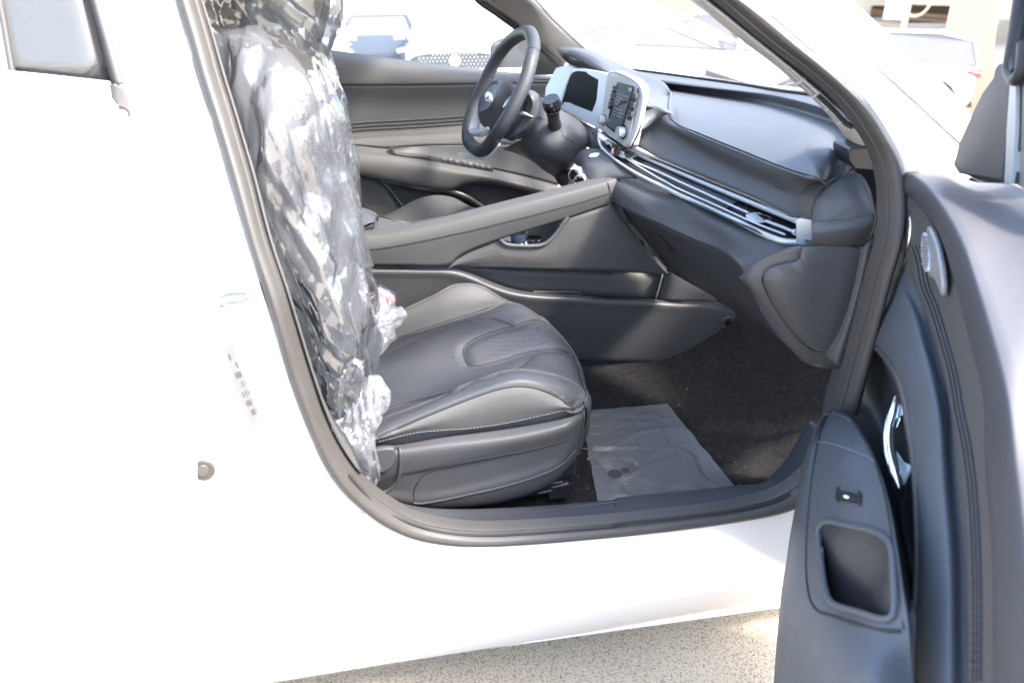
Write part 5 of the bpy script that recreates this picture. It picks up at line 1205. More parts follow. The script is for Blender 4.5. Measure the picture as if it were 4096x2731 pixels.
# dash face between column, hood and console knob block
Q0 = shp([(1200, 650, 1.30), (1330, 720, 1.24), (1500, 810, 1.12), (1560, 840, 1.0)])
Q1 = shp([(1230, 700, 1.26), (1330, 770, 1.20), (1480, 860, 1.08), (1545, 900, 1.0)])
Q2 = shp([(1300, 760, 1.2), (1400, 850, 1.12), (1480, 950, 1.02), (1560, 990, .97)])
Q3 = shp([(1380, 950, 1.14), (1440, 1020, 1.03), (1500, 1035, 1.0), (1580, 1030, .95)])
Q4 = shp([(1290, 1120, 1.10), (1350, 1060, 1.04), (1450, 1040, 1.0), (1570, 1035, .95)])
patch('dash_center_face', [Q0, Q1, Q2, Q3], BLACKP, dash, n=30, m=4)
tube('fascia_corner', shp([(1235, 700, 1.20), (1262, 722, 1.18), (1265, 750, 1.18), (1245, 760, 1.19)]), .004, DARK, dash, n=12)
patch('fascia_edge', [shp([(1480, 860, 1.0), (1500, 930, .98), (1450, 1030, .99)]), shp([(1545, 830, .985), (1560, 960, .965), (1590, 1035, .95)])], DASHM, dash, n=12, m=3)
# climate block
M0 = R('c2', [(130, 440, 1.0), (180, 372, .98), (250, 347, .95), (350, 346, .93), (420, 385, .887), (520, 465, .832), (610, 540, .772), (690, 603, .726)])
M3 = R('c2', [(148, 500, .93), (172, 512, .905), (210, 550, .86), (250, 595, .825), (310, 655, .79), (400, 632, .785), (520, 622, .765), (680, 606, .722)])
M1 = [a.lerp(b_, .33)+Vector((-.004, 0, .008*math.sin(math.pi*i_/7))) for i_, (a, b_) in enumerate(zip(M0, M3))]
M2 = [a.lerp(b_, .70)+Vector((-.004, -.004, .009*math.sin(math.pi*i_/7))) for i_, (a, b_) in enumerate(zip(M0, M3))]
M4 = [v+Vector((0, .0, -.03)) for v in M3]
clb = patch('climate_block', [M0, M1, M2, M3], DASHM, dash, n=40, m=6, key='clim')
tube('start_button_rim', [on('clim', 'w7', [(1508+58*math.cos(a)*1.0, 1104+18*math.sin(a)-14*math.cos(a))], .001)[0] for a in [i*math.pi/15 for i in range(31)]], .0010, CHROME, clb)
plate('start_button', [on('clim', 'w7', [(1508+54*math.cos(a), 1104+15*math.sin(a)-13*math.cos(a))], .0016)[0] for a in [i*math.pi/12 for i in range(24)]], (0, 0, -.002), SILVER, clb, bevel=.0005)
patch('control_panel', [shp([(1240, 1450, .97), (1250, 1320, .99), (1355, 1225, .965)]), shp([(1290, 1460, .90), (1420, 1360, .90), (1500, 1395, .87)])], GLOSSB, clb, n=10, m=3)
def kn2(a, b, r):
    a = P('w7', *a); b = P('w7', *b)
    d = (a-b).normalized()
    k_ = cyl('climate_knob', b, a, r*1.04, r, KNURL, clb, seg=36, bevel=.0012)
    cyl('knob_face', a-d*.001, a+d*.0006, r*.84, r*.82, GLOSSB, clb, seg=32)
    return a, d
a, d = kn2((1298, 1312, .865), (1378, 1288, .895), .0185)
u = d.orthogonal().normalized(); w = d.cross(u)
def face_arc(a, d, r, a0, a1, m_, nm, rr=.0007):
    up_ = Vector((0, 0, 1)); u = (up_-d*up_.dot(d)).normalized(); w = d.cross(u)
    tube(nm, [a+d*.0009+u*(r*math.cos(t))+w*(r*math.sin(t)) for t in [math.radians(a0+(a1-a0)*i/14) for i in range(15)]], rr, m_, clb, seg=5)
face_arc(a, d, .0125, -70, -5, mat('blue_print', (.10, .25, .6), .4), 'temperature_mark')
face_arc(a, d, .0125, -190, -75, RED, 'temperature_mark', .0011)
a, d = kn2((1352, 1380, .835), (1440, 1358, .862), .0185)
for i in range(6): face_arc(a, d, .0125, i*52, i*52+9, WHITEP, 'fan_mark', .0009)
face_arc(a, d, .0125, -20, -10, RED, 'fan_mark', .0009)
tube('panel_edge', shp([(1352, 1222, .96), (1420, 1290, .92), (1510, 1390, .865)], ), .002, CHROME, clb, n=12)
# footwell wall behind the console bar, driver side
patch('driver_footwell', [shp([(1090, 1310, 1.16), (1130, 1400, 1.15), (1210, 1470, 1.13)]), shp([(1250, 1250, 1.08), (1260, 1350, 1.05), (1290, 1470, 1.0)])], BLACKP, dash, n=10, m=3)
patch('driver_knee_panel', [shp([(560, 1040, 1.42), (800, 1130, 1.40), (1000, 1260, 1.36), (1230, 1460, 1.3)]), shp([(700, 960, 1.3), (900, 1100, 1.25), (1080, 1250, 1.2), (1250, 1400, 1.15)])], BLACKP, dash, n=14, m=3)

# ================================================================ steering wheel
rim = R('z2', [(1605, 235, 1.20), (1628, 320, 1.15), (1610, 420, 1.10), (1572, 560, 1.07), (1520, 680, 1.055), (1465, 790, 1.05), (1400, 895, 1.06), (1345, 975, 1.09), (1300, 1030, 1.13), (1255, 1052, 1.18), (1205, 1022, 1.27), (1172, 980, 1.33), (1170, 910, 1.36), (1195, 800, 1.385), (1230, 700, 1.40), (1275, 600, 1.40), (1330, 480, 1.395), (1395, 370, 1.37), (1470, 285, 1.32), (1545, 238, 1.26)])
q = cr(rim, 110, True)
wheel = tube('steering_wheel', q, .0195, LEATHER, CAR, seg=18, closed=True)
SURF['rim'] = BVHTree.FromPolygons(*tube(None, q+[q[0]], .0195, None, seg=18))
for i in (9, 35, 57, 92):
    p = q[i]; tg = (q[i+1]-q[i-1]).normalized(); u = tg.orthogonal().normalized(); w = tg.cross(u)
    tube('rim_seam', [p+(u*math.cos(a)+w*math.sin(a))*.0196 for a in [k*math.pi/10 for k in range(21)]], .0008, SEAM, wheel, seg=5)
# perforated grip stitching inside the far side
for i in range(64, 88):
    p = q[i]; tg = (q[i+1]-q[i-1]).normalized()
    inner = (Vector((.49, 1.22, .95))-p); inner = (inner-tg*inner.dot(tg)).normalized()
    w = tg.cross(inner)
    s_ = 1 if i % 2 else -1
    a = p+inner*.0198+w*.004*s_; b_ = p+inner*.0198-w*.003*s_+tg*.004
    tube('lacing', [a, b_], .0006, THREAD, wheel, seg=4)
# hub
hc = P('w7', 440, 600, 1.22)
wn_ = (q[28]-q[0]).cross(q[14]-q[70]).normalized()
hubo = R('w7', [(520, 350, 1.22), (600, 335, 1.18), (670, 370, 1.14), (700, 480, 1.11), (680, 620, 1.10), (600, 760, 1.11), (500, 850, 1.14), (410, 835, 1.19), (340, 790, 1.25), (318, 720, 1.28), (322, 620, 1.30), (350, 520, 1.30), (400, 440, 1.29), (450, 385, 1.26)])
hf = R('w7', [(505, 362, 1.22), (518, 380, 1.20), (515, 440, 1.17), (490, 530, 1.15), (440, 610, 1.16), (380, 655, 1.20), (340, 665, 1.24), (322, 650, 1.27), (330, 590, 1.285), (360, 500, 1.285), (410, 420, 1.27), (460, 375, 1.245)], add=(-.006, 0, .004))
ho = cr(hubo, 48, True); hfm = cr(hf, 48, True)
hcen = sum(hfm, Vector())/48
midr = [a.lerp(b_, .45)+(hcen-(ho[0]+ho[24])/2)*.35 for a, b_ in zip(ho, hfm)]
rings = [[v+Vector((.05, .0, -.03)) for v in ho], ho, midr, hfm, [v.lerp(hcen, .3) for v in hfm], [v.lerp(hcen, .98) for v in hfm]]
rr = [r+[r[0]] for r in rings]
g_ = []
for c in zip(*rr): g_.append(crp(list(c), 4))
vs, fs = gridmesh('h', [list(r) for r in zip(*g_)]); fs = face_cam(vs, fs)
SURF['hub'] = BVHTree.FromPolygons(vs, fs)
hub = link('hub', mesh_of('hub', vs, fs), DASHM, wheel, angle=70)
tube('hub_groove', hfm+[hfm[0]], .0010, SEAM, hub, seg=5)
em = on('hub', 'w7', [(408+44*math.cos(a)+8*math.sin(a), 500+58*math.sin(a)) for a in [i*math.pi/14 for i in range(28)]], .0018)
if len(em) > 20:
    ebl = plate('wheel_emblem', em, (.002, .001, -.001), CHROME, hub, bevel=.0008)
    sl_ = on('hub', 'w7', [(395, 470), (388, 535)], .004)+on('hub', 'w7', [(430, 462), (424, 525)], .004)+on('hub', 'w7', [(392, 505), (428, 490)], .004)
    for i in (0, 2, 4): tube('emblem_bar', sl_[i:i+2], .0014, SILVER, ebl, seg=6)
# spokes
def spoke(nm, rows, m_): return patch(nm, rows, m_, wheel, n=20, m=5, thick=.006)
spoke('spoke_trim', [R('w7', [(330, 560, 1.28), (270, 640, 1.31), (225, 740, 1.32), (192, 840, 1.31)]), R('w7', [(320, 600, 1.27), (290, 670, 1.30), (268, 750, 1.31), (245, 830, 1.30)]), R('w7', [(326, 640, 1.27), (315, 700, 1.29), (300, 770, 1.30), (290, 826, 1.29)])], SPOKE)
spoke('spoke_trim', [R('w7', [(190, 838, 1.31), (250, 838, 1.28), (340, 822, 1.23), (385, 806, 1.17)]), R('w7', [(205, 872, 1.30), (260, 872, 1.27), (345, 850, 1.22), (395, 835, 1.16)]), R('w7', [(235, 895, 1.30), (300, 912, 1.27), (370, 900, 1.21), (400, 865, 1.17)])], SPOKE)
spoke('spoke_switch', [R('w7', [(300, 530, 1.32), (350, 450, 1.31), (395, 425, 1.29)]), R('w7', [(305, 560, 1.31), (345, 540, 1.30), (365, 500, 1.29)])], BLACKP)
spoke('spoke_switch', [R('w7', [(545, 600, 1.10), (575, 540, 1.10), (620, 480, 1.10)]), R('w7', [(560, 612, 1.09), (600, 560, 1.08), (635, 500, 1.085)])], GLOSSB)
plate('switch_chip', R('w7', [(590, 520, 1.085), (612, 500, 1.08), (608, 518, 1.08)]), (.002, 0, 0), CHROME, wheel, bevel=0)
lt = [R('w7', [(52, 1090, 1.34), (70, 1078, 1.34), (190, 1086, 1.29), (300, 1118, 1.22), (350, 1122, 1.17), (390, 1110, 1.13), (450, 1055, 1.09), (510, 990, 1.06)]), R('w7', [(55, 1100, 1.34), (90, 1114, 1.33), (190, 1136, 1.29), (300, 1152, 1.22), (355, 1150, 1.17), (400, 1132, 1.13), (465, 1070, 1.09), (518, 998, 1.06)])]
spoke('lower_spoke_trim', lt, SPOKE)
# ================================================================ the open front passenger door
def DW(k, pts): return R(k, pts, 'W')
pd_mat = mat('door_skin_plastic', (.062, .065, .072), .55, bump=('noise', 800, .2, .0006), var=(4, .5, (.075, .078, .085)))
K0 = DW('w2', [(868, 94, -.055), (1000, 91, -.09), (1150, 93, -.11), (1260, 175, -.11), (1450, 195, -.11), (1600, 245, -.11), (1800, 380, -.11), (2000, 700, -.11), (2100, 1200, -.11)])
K1 = DW('w2', [(848, 112, .00), (930, 140, .01), (1030, 215, .02), (1130, 350, .02), (1220, 520, .02), (1310, 780, .02), (1400, 1080, .02), (1480, 1400, .02)])+DW('w3', [(1370, 480, .02), (1420, 900, .02), (1440, 1300, .02), (1440, 1700, .02)])
K1b = DW('w2', [(825, 140, .00), (880, 190, .012), (980, 260, .022), (1075, 385, .022), (1160, 545, .022), (1240, 790, .022), (1320, 1100, .022), (1395, 1400, .022)])+DW('w3', [(1270, 480, .022), (1310, 900, .022), (1320, 1300, .022), (1320, 1700, .022)])
K2 = DW('w2', [(806, 188, -.01), (860, 236, .004), (935, 290, .008), (1030, 420, .008), (1105, 570, .008), (1180, 800, .008), (1260, 1120, .008), (1330, 1400, .008)])+DW('w3', [(1200, 480, .008), (1235, 900, .008), (1240, 1300, .008), (1240, 1700, .008)])
K3 = DW('w2', [(812, 225, -.02), (868, 300, .0), (905, 345, .0), (985, 560, .0), (1040, 720, .0), (1100, 930, .0), (1170, 1200, .0), (1225, 1400, .0)])+DW('w3', [(1110, 480, .0), (1150, 900, .0), (1160, 1300, .0), (1160, 1700, .0)])
K4 = DW('w2', [(822, 280, -.03), (870, 380, -.01), (880, 520, -.01), (905, 680, -.008), (960, 830, -.008), (1020, 1010, -.008), (1085, 1240, -.008), (1130, 1420, -.008)])+DW('w3', [(1045, 480, -.008), (1085, 900, -.008), (1095, 1300, -.008), (1100, 1700, -.008)])
door = empty('passenger_door', (0, 0, 0)); door.parent = CAR; door.location = Vector((.75, -.3, .5))-wpos(CAR)
upm = mat('door_upper_plastic', (.050, .050, .057), .58, spec=.35, bump=('noise', 800, .2, .0006), var=(4, .5, (.066, .066, .073)))
ut = patch('upper_trim', [K0, K1, K1b, K2], upm, door, n=80, m=6, thick=.004, key='dup', angle=60)
ins = patch('door_insert', [[v-DOOR_N*.004 for v in K2], K3, K4, [v-DOOR_N*.014-DOOR_D*.003 for v in K4]], DARK, door, n=80, m=6, thick=.004, key='dins', angle=60)
tube('insert_seam', cr(DW('w2', [(822, 226, -.004), (872, 244, .006), (905, 246, .01), (985, 310, .01), (1080, 440, .01), (1150, 580, .01)]), 50), .0020, SEAM, ins)
for dx in (0, 22, 44):
    pts = [(3000+(x+dx)/1.425, 600+y/1.425) for x, y in [(925, 545), (955, 640), (975, 760), (1030, 900), (1080, 1060), (1140, 1280)]]+[(3000+(x+dx*.9)/1.2737, 1500+y/1.2737) for x, y in [(1052, 190), (1088, 360), (1115, 560), (1132, 800), (1142, 1100), (1142, 1400), (1140, 1560)]]
    qq = cr(on('dins', 'p', pts, .0010), 120)
    tube('insert_crease', qq, .0009, SEAM, ins, seg=6)
    if dx == 0: BGT = mat('blue_grey_thread', (.12, .14, .16), .7)
    stitches('stitching', cr([v+DOOR_N*.002 for v in qq], 160), BGT, ins, length=.006, gap=.003, r=.0005)
# front edge face of the door
E0_ = DW('w2', [(804, 190, -.012), (818, 300, -.03), (833, 420, -.05), (832, 560, -.07), (812, 660, -.08), (775, 770, -.09), (752, 822, -.09)])
E1_ = DW('w2', [(845, 245, .0), (880, 330, -.005), (905, 420, -.01), (908, 500, -.01), (895, 590, -.01), (875, 640, -.01), (870, 650, -.01)])
patch('door_nose', [E0_, [a.lerp(b_, .5)-DOOR_N*.004 for a, b_ in zip(E0_, E1_)], E1_], DARK, door, n=30, m=4)
tube('chrome_sliver', DW('w2', [(905, 340, .0), (914, 380, .001), (917, 430, .001), (912, 490, .0), (900, 550, -.001), (890, 580, -.002)]), [.0006, .0030, .0036, .0006], CHROME, door, n=24)
# tweeter
tw = [on('dins', 'w2', [(997+24*math.cos(a)+9*math.sin(a)*-1, 585+116*math.sin(a))], .0005)[0] for a in [i*math.pi/18 for i in range(36)]]
hs = [DW('w2', [(x, y, w)])[0] for x, y, w in ((1005, 440, .018), (1022, 448, .02), (1045, 500, .02), (1065, 570, .02), (1080, 660, .02), (1090, 760, .018), (1088, 832, .012), (1075, 800, .012), (1040, 730, .012), (1012, 715, .014), (1018, 640, .016), (1014, 540, .016))]
swm = mat('satin_tweeter_trim', (.30, .30, .31), .45, metal=.4)
twh = plate('tweeter_surround', hs, -DOOR_N*.008, swm, door, bevel=.003, closed_cr=40)
gr = mat('tweeter_mesh', (.50, .52, .55), .4, metal=.5, bump=('dots', 300, 1, .002))
twg = plate('tweeter_grille', [DW('w2', [(994+22*math.cos(a)-6*math.sin(a)*-1, 582+114*math.sin(a), .019)])[0] for a in [i*math.pi/18 for i in range(36)]], -DOOR_N*.006, gr, door, bevel=.002)
for i in range(9):
    y = 495+i*20
    tube('grille_wave', [DW('w2', [(980+j*5.5, y+6*math.sin(j*1.7+i*2.1), .0205)])[0] for j in range(7)], .0010, swm, twg, seg=5)
# lower skin: big soft panel that arches over the handle recess
K5 = DW('w2', [(872, 640, -.02), (905, 700, -.010), (945, 800, -.010), (1010, 1000, -.010), (1070, 1220, -.010), (1120, 1420, -.010)])+DW('w3', [(1035, 480, -.010), (1075, 900, -.010), (1085, 1300, -.010), (1090, 1700, -.010)])
K5b = DW('w2', [(820, 705, -.03), (850, 760, -.012), (895, 860, .004), (960, 1060, .008), (1020, 1260, .008), (1060, 1440, .008)])+DW('w3', [(975, 480, .008), (1005, 900, .008), (1010, 1300, .008), (1005, 1700, .008)])
K6 = DW('w2', [(752, 812, -.05), (770, 850, -.03), (800, 950, .004), (870, 1130, .016), (925, 1300, .018), (955, 1460, .018)])+DW('w3', [(890, 480, .018), (905, 900, .018), (900, 1300, .018), (890, 1700, .018)])
K6b = DW('w2', [(742, 824, -.06), (700, 905, -.045), (655, 1000, -.025), (616, 1088, -.01), (665, 1092, .002), (725, 1122, .008), (785, 1185, .014), (840, 1275, .018), (880, 1400, .018)])+DW('w3', [(806, 230, .018), (838, 430, .018), (856, 750, .018), (858, 1000, .018), (845, 1300, .018), (840, 1700, .018)])
lowm = mat('door_lower_plastic', (.078, .086, .098), .55, spec=.32, bump=('noise', 800, .2, .0006), var=(3, .5, (.085, .092, .104)))
ls = patch('door_lower_skin', [[v-DOOR_N*.012 for v in K4], K5, K5b, K6, K6b], lowm, door, n=90, m=7, thick=.004, key='dlow', angle=60)
# handle recess
Q0 = DW('w2', [(742, 824, -.06), (690, 900, -.05), (648, 1000, -.03), (612, 1110, -.02), (560, 1250, -.01), (500, 1380, .0), (440, 1480, .01), (420, 1500, .015)])
Q1 = DW('w2', [(735, 850, -.07), (700, 930, -.06), (670, 1050, -.05), (690, 1130, -.05), (700, 1250, -.05), (680, 1400, -.04)])+DW('w3', [(500, 120, -.02), (480, 180, .0)])
R0_ = DW('w2', [(612, 1092, -.016), (660, 1098, -.006), (722, 1130, .002), (780, 1192, .010), (835, 1285, .014), (876, 1410, .014)])+DW('w3', [(803, 240, .014), (835, 430, .014), (853, 750, .014), (855, 1000, .014), (846, 1180, .016)])
R1_ = DW('w2', [(590, 1150, -.02), (640, 1150, -.03), (700, 1180, -.035), (760, 1260, -.035), (810, 1380, -.035)])+DW('w3', [(745, 180, -.035), (780, 350, -.032), (815, 600, -.028), (836, 900, -.02), (842, 1050, -.01), (842, 1180, .01)])
R2_ = DW('w2', [(545, 1260, -.012), (580, 1250, -.02), (620, 1300, -.025), (660, 1400, -.028)])+DW('w3', [(620, 160, -.028), (680, 330, -.026), (740, 560, -.022), (790, 850, -.014), (818, 1030, -.004), (830, 1170, .010)])
R3_ = DW('w2', [(440, 1480, .02), (450, 1484, .03)])+DW('w3', [(440, 182, .040), (520, 228, .045), (590, 330, .048), (650, 450, .05), (700, 620, .05), (740, 850, .05), (775, 1080, .045), (815, 1200, .035)])
hr_ = patch('handle_recess', [R0_, R1_, R2_, R3_], mat('recess_plastic', (.036, .037, .042), .5, spec=.35), door, n=70, m=6, thick=.003, angle=70)
tube('recess_front_edge', DW('w2', [(742, 824, -.058), (700, 905, -.04), (655, 1000, -.02), (612, 1115, -.012), (560, 1240, .0), (500, 1375, .01), (445, 1480, .02)]), .0016, DARK, door, n=40)
tube('recess_rim', [v-DOOR_N*.002 for v in cr(R0_, 60)], .0065, DARK, door)
patch('recess_front_face', [DW('w2', [(612, 1100, -.02), (560, 1240, -.012), (500, 1375, -.002), (440, 1482, .01)]), DW('w2', [(650, 1130, -.03), (600, 1260, -.026), (560, 1390, -.02), (470, 1490, .005)])], bpy.data.materials['recess_plastic'], door, n=20, m=3)
patch('door_front_lip', [DW('w2', [(742, 824, -.06), (655, 1000, -.03), (560, 1240, -.01), (440, 1482, .01)]), DW('w2', [(752, 840, -.05), (680, 1010, -.035), (610, 1240, -.03), (520, 1482, -.02)])], DARK, door, n=30, m=3)
patch('door_fill', [DW('w3', [(862, 1120, .010), (858, 1300, .012), (850, 1500, .012), (848, 1780, .012)]), DW('w3', [(770, 1180, .030), (780, 1300, .032), (800, 1500, .026), (815, 1780, .02)])], lowm, door, n=20, m=4)
# armrest
L0_ = DW('w3', [(398, 178, .045), (345, 235, .075), (310, 320, .092), (280, 420, .10), (255, 520, .105), (232, 660, .11), (205, 810, .11), (183, 960, .11), (160, 1110, .11), (142, 1290, .11), (125, 1500, .11), (112, 1750, .11)])
L1_ = DW('w3', [(402, 180, .05), (358, 245, .082), (328, 330, .10), (300, 430, .112), (276, 530, .118), (256, 670, .122), (230, 820, .124), (210, 970, .125), (190, 1120, .126), (172, 1290, .126), (160, 1500, .126), (150, 1750, .126)])
L2_ = DW('w3', [(405, 182, .05), (368, 255, .078), (342, 345, .098), (324, 440, .108), (310, 540, .114), (298, 680, .118), (288, 830, .120), (285, 980, .120), (292, 1090, .120), (320, 1180, .120), (330, 1500, .122), (330, 1750, .122)])
L3_ = DW('w3', [(418, 180, .048), (450, 260, .070), (460, 340, .080), (470, 440, .088), (480, 540, .090), (495, 680, .092), (505, 830, .092), (520, 980, .092), (540, 1110, .092), (560, 1240, .092), (580, 1500, .095), (580, 1750, .095)])
L4_ = DW('w3', [(440, 182, .045), (520, 228, .050), (590, 330, .054), (635, 430, .056), (672, 530, .058), (705, 660, .060), (735, 830, .062), (758, 980, .062), (778, 1110, .060), (805, 1250, .055), (830, 1500, .045), (850, 1750, .04)])
armm = mat('armrest_plastic', (.066, .074, .084), .50, spec=.35, bump=('noise', 800, .2, .0006), var=(4, .5, (.075, .082, .092)))
g_ = grid([L0_, L1_, L2_, L3_, L4_], 200, 28)
vs, fs = gridmesh('arm', g_); fs = face_cam(vs, fs)
SURF['arm'] = BVHTree.FromPolygons(vs, fs)
PK = [(352, 790), (372, 757), (410, 745), (470, 760), (640, 800), (700, 838), (724, 885), (735, 1000), (740, 1170), (728, 1232), (690, 1245), (560, 1210), (430, 1165), (396, 1120), (368, 960)]
def inside(px_, py_, poly):
    c = False; j = len(poly)-1
    for i in range(len(poly)):
        xi, yi = poly[i]; xj, yj = poly[j]
        if (yi > py_) != (yj > py_) and px_ < (xj-xi)*(py_-yi)/(yj-yi)+xi: c = not c
        j = i
    return c
def proj(v, k):
    d = v-CAM; z = d.dot(FWD); a = SHEET[k]
    return ((IMG_W/2+FOC*d.dot(RIGHT)/z-a[0])*a[2], (IMG_H/2-FOC*d.dot(UP)/z-a[1])*a[2])
fs2 = []
for f in fs:
    c = sum((vs[i] for i in f), Vector())/4
    if not inside(*proj(c, 'w3'), PK): fs2.append(f)
arm_ = link('armrest', mesh_of('armrest', vs, fs2), armm, door, angle=60)
md = arm_.modifiers.new('t', 'SOLIDIFY'); md.thickness = .003; md.offset = -1
rimp = cr(on('arm', 'w3', PK, .0012), 80, True)
tube('pocket_rim', rimp, .0042, armm, arm_, closed=True, seg=10)
pc = sum(rimp, Vector())/80
r1_ = [v.lerp(pc, .05)+Vector((0, 0, -.03)) for v in rimp]; r2_ = [v.lerp(pc, .12)+Vector((0, 0, -.085)) for v in rimp]; r3_ = [pc+Vector((0, 0, -.09)) for v in rimp]
rr = [r+[r[0]] for r in (rimp, r1_, r2_, r3_)]
vs, fs = gridmesh('pk', rr)
link('pull_pocket', mesh_of('pull_pocket', vs, fs), BLACKP, arm_)
tube('panel_groove', cr(on('arm', 'w3', [(410, 186), (372, 262), (346, 350), (328, 445), (314, 545), (300, 685), (290, 830), (287, 980), (296, 1090), (335, 1190), (420, 1225), (560, 1270), (680, 1300), (770, 1302)], .0), 120), .0022, SEAM, arm_, seg=6)
tube('panel_groove', cr(on('arm', 'w3', [(520, 236), (590, 340), (640, 450), (690, 620), (728, 840), (758, 1050), (785, 1290)], .0), 90), .0018, SEAM, arm_, seg=6)
tube('switch_panel_joint', cr(on('arm', 'w3', [(345, 342), (420, 350), (520, 385), (600, 415), (638, 445)], .0003), 30), .0016, mat('joint_film', (.12, .13, .135), .5), arm_, seg=6)
tube('film_edge', cr(on('arm', 'w3', [(378, 205), (420, 200), (470, 212), (515, 236)], .0008), 30), .0014, bpy.data.materials['joint_film'], arm_, seg=6)
swl = plate('window_switch_well', on('arm', 'w3', [(442, 570), (452, 566), (560, 590), (576, 604), (574, 664), (560, 666), (450, 640), (438, 620)], .0008), (0, 0, -.003), SEAM, arm_, bevel=0)
plate('window_switch', on('arm', 'w3', [(448, 610), (470, 590), (560, 612), (566, 655), (455, 632)], .004), (0, 0, -.003), BLACKP, arm_, bevel=.001)
c_ = on('arm', 'w3', [(508, 628)], .0052)[0]
ux = (on('arm', 'w3', [(560, 640)])[0]-c_).normalized(); uy = (on('arm', 'w3', [(500, 600)])[0]-c_).normalized()
tube('switch_mark', [c_+ux*.0052*math.cos(a)+uy*.0030*math.sin(a) for a in [i*math.pi/8 for i in range(17)]], .0010, WHITEP, arm_, seg=5)
# chrome pull handle
hl = DW('w3', [(748, 112, .012), (735, 180, .018), (715, 250, .024), (708, 330, .028), (716, 410, .030), (738, 490, .028), (762, 560, .022), (775, 615, .016)])
tube('door_handle', hl, [.004, .0075, .0085, .0085, .008, .003], CHROME, door, n=50, seg=14, flat=.6)
plate('handle_blade', DW('w3', [(745, 108, .010), (775, 160, .010), (788, 188, .010), (760, 215, .012), (738, 270, .016), (716, 250, .020)]), -DOOR_N*.004, CHROME, door, bevel=.002)
plate('handle_blade', DW('w3', [(735, 380, .02), (775, 440, .012), (822, 462, .010), (800, 505, .012), (775, 560, .016), (740, 470, .022)]), -DOOR_N*.004, SILVER, door, bevel=.002)
plate('handle_hollow', DW('w3', [(775, 190, .006), (812, 250, .006), (832, 440, .006), (800, 455, .006), (755, 400, .006), (742, 310, .006), (752, 240, .006)]), -DOOR_N*.004, SEAM, door, bevel=0)
# outer door skin so the door has a body of its own
dz = [(.30, -.02), (.60, -.14), (1.0, -.16)]
def wp(s_, w, z): return DOOR_A + DOOR_D*s_ + DOOR_N*w + Vector((0, 0, z))
patch('door_outer_skin', [[wp(s_, -.13, z) for s_ in (.02, .5, 1.12)] for z in (.12, .5, .95)], WHITE, door, n=10, m=4, thick=.003)
patch('door_bottom_edge', [[wp(s_, -.13, .12) for s_ in (.02, 1.12)], [wp(s_, -.01, .14) for s_ in (.02, 1.12)]], WHITE, door, n=4, m=1)
patch('map_pocket', [[wp(s_, .035, .16) for s_ in (.06, .5, 1.10)], [wp(s_, .05, .45) for s_ in (.08, .5, 1.10)], [wp(s_, .03, .58) for s_ in (.10, .5, 1.10)]], DARK, door, n=20, m=4)
patch('door_rear_edge', [[wp(1.12, -.13, .12), wp(1.12, -.13, 1.0)], [wp(1.12, .03, .14), wp(1.12, .0, 1.0)]], WHITE, door, n=6, m=1)
# mirror sail and window channel
sail = plate('mirror_sail', DW('z4', [(1058, 1158, -.06), (1085, 1075, -.06), (1112, 1000, -.06), (1200, 800, -.07), (1262, 640, -.07), (1338, 540, -.075), (1362, 455, -.075), (1385, 442, -.075), (1432, 445, -.075), (1460, 560, -.075), (1440, 900, -.075), (1420, 1275, -.07), (1300, 1262, -.065), (1200, 1245, -.06), (1135, 1215, -.055)]), -DOOR_N*.02, mat('sail_plastic', (.028, .029, .031), .6, spec=.25, bump=('noise', 700, .2, .0006)), door, bevel=.006)
plate('window_channel', DW('z4', [(1462, 545, -.073), (1505, 560, -.073), (1500, 900, -.073), (1480, 1180, -.07), (1470, 1280, -.07), (1422, 1278, -.068), (1440, 900, -.073)]), -DOOR_N*.01, mat('pale_channel', (.26, .27, .26), .5), door, bevel=.001)
plate('window_channel', DW('z4', [(1505, 400, -.078), (1540, 400, -.078), (1530, 900, -.078), (1500, 1280, -.074), (1468, 1280, -.074), (1480, 1180, -.075), (1498, 900, -.078)]), -DOOR_N*.006, RUBBER_DK, door, bevel=0)
plate('door_window_frame', DW('z4', [(1530, -300, -.08), (1562, -300, -.08), (1750, -300, -.08), (1750, 1500, -.08), (1560, 1330, -.08), (1500, 1285, -.078), (1530, 900, -.08), (1540, 500, -.08)]), -DOOR_N*.02, mat('bronze_frame', (.20, .185, .165), .35, spec=.4), door, bevel=.004)
tube('window_gasket', DW('z4', [(1585, -300, -.07), (1530, 0, -.07), (1495, 240, -.07), (1468, 400, -.07), (1455, 480, -.07), (1475, 545, -.07), (1510, 552, -.07), (1540, 500, -.07), (1560, 300, -.07)]), .0085, RUBBER_DK, door, n=50)
tube('window_gasket', DW('z4', [(1600, -300, -.075), (1555, 0, -.075), (1525, 240, -.075), (1500, 430, -.075), (1510, 500, -.075)]), .009, RUBBER_DK, door, n=40)
gl0 = DW('z4', [(1450, -350, -.085), (1402, 0, -.085), (1372, 200, -.085), (1345, 500, -.085)])
patch('door_glass', [gl0, [Vector((DOOR_A.x+DOOR_D.x*1.1, DOOR_A.y+DOOR_D.y*1.1, v.z))-DOOR_N*.085 for v in gl0]], DOORTINT, door, n=10, m=4, thick=0)  # pane carried on out of view, added to dim sun on the near seat
mh0 = DOOR_A+DOOR_D*.16-DOOR_N*.20+Vector((0, 0, 1.10))
mhh = tube('mirror_housing', [mh0+DOOR_N*.06, mh0, mh0-DOOR_N*.10, mh0-DOOR_N*.20], [.04, .085, .09, .04], WHITE, door, n=12, seg=16, flat=.8)
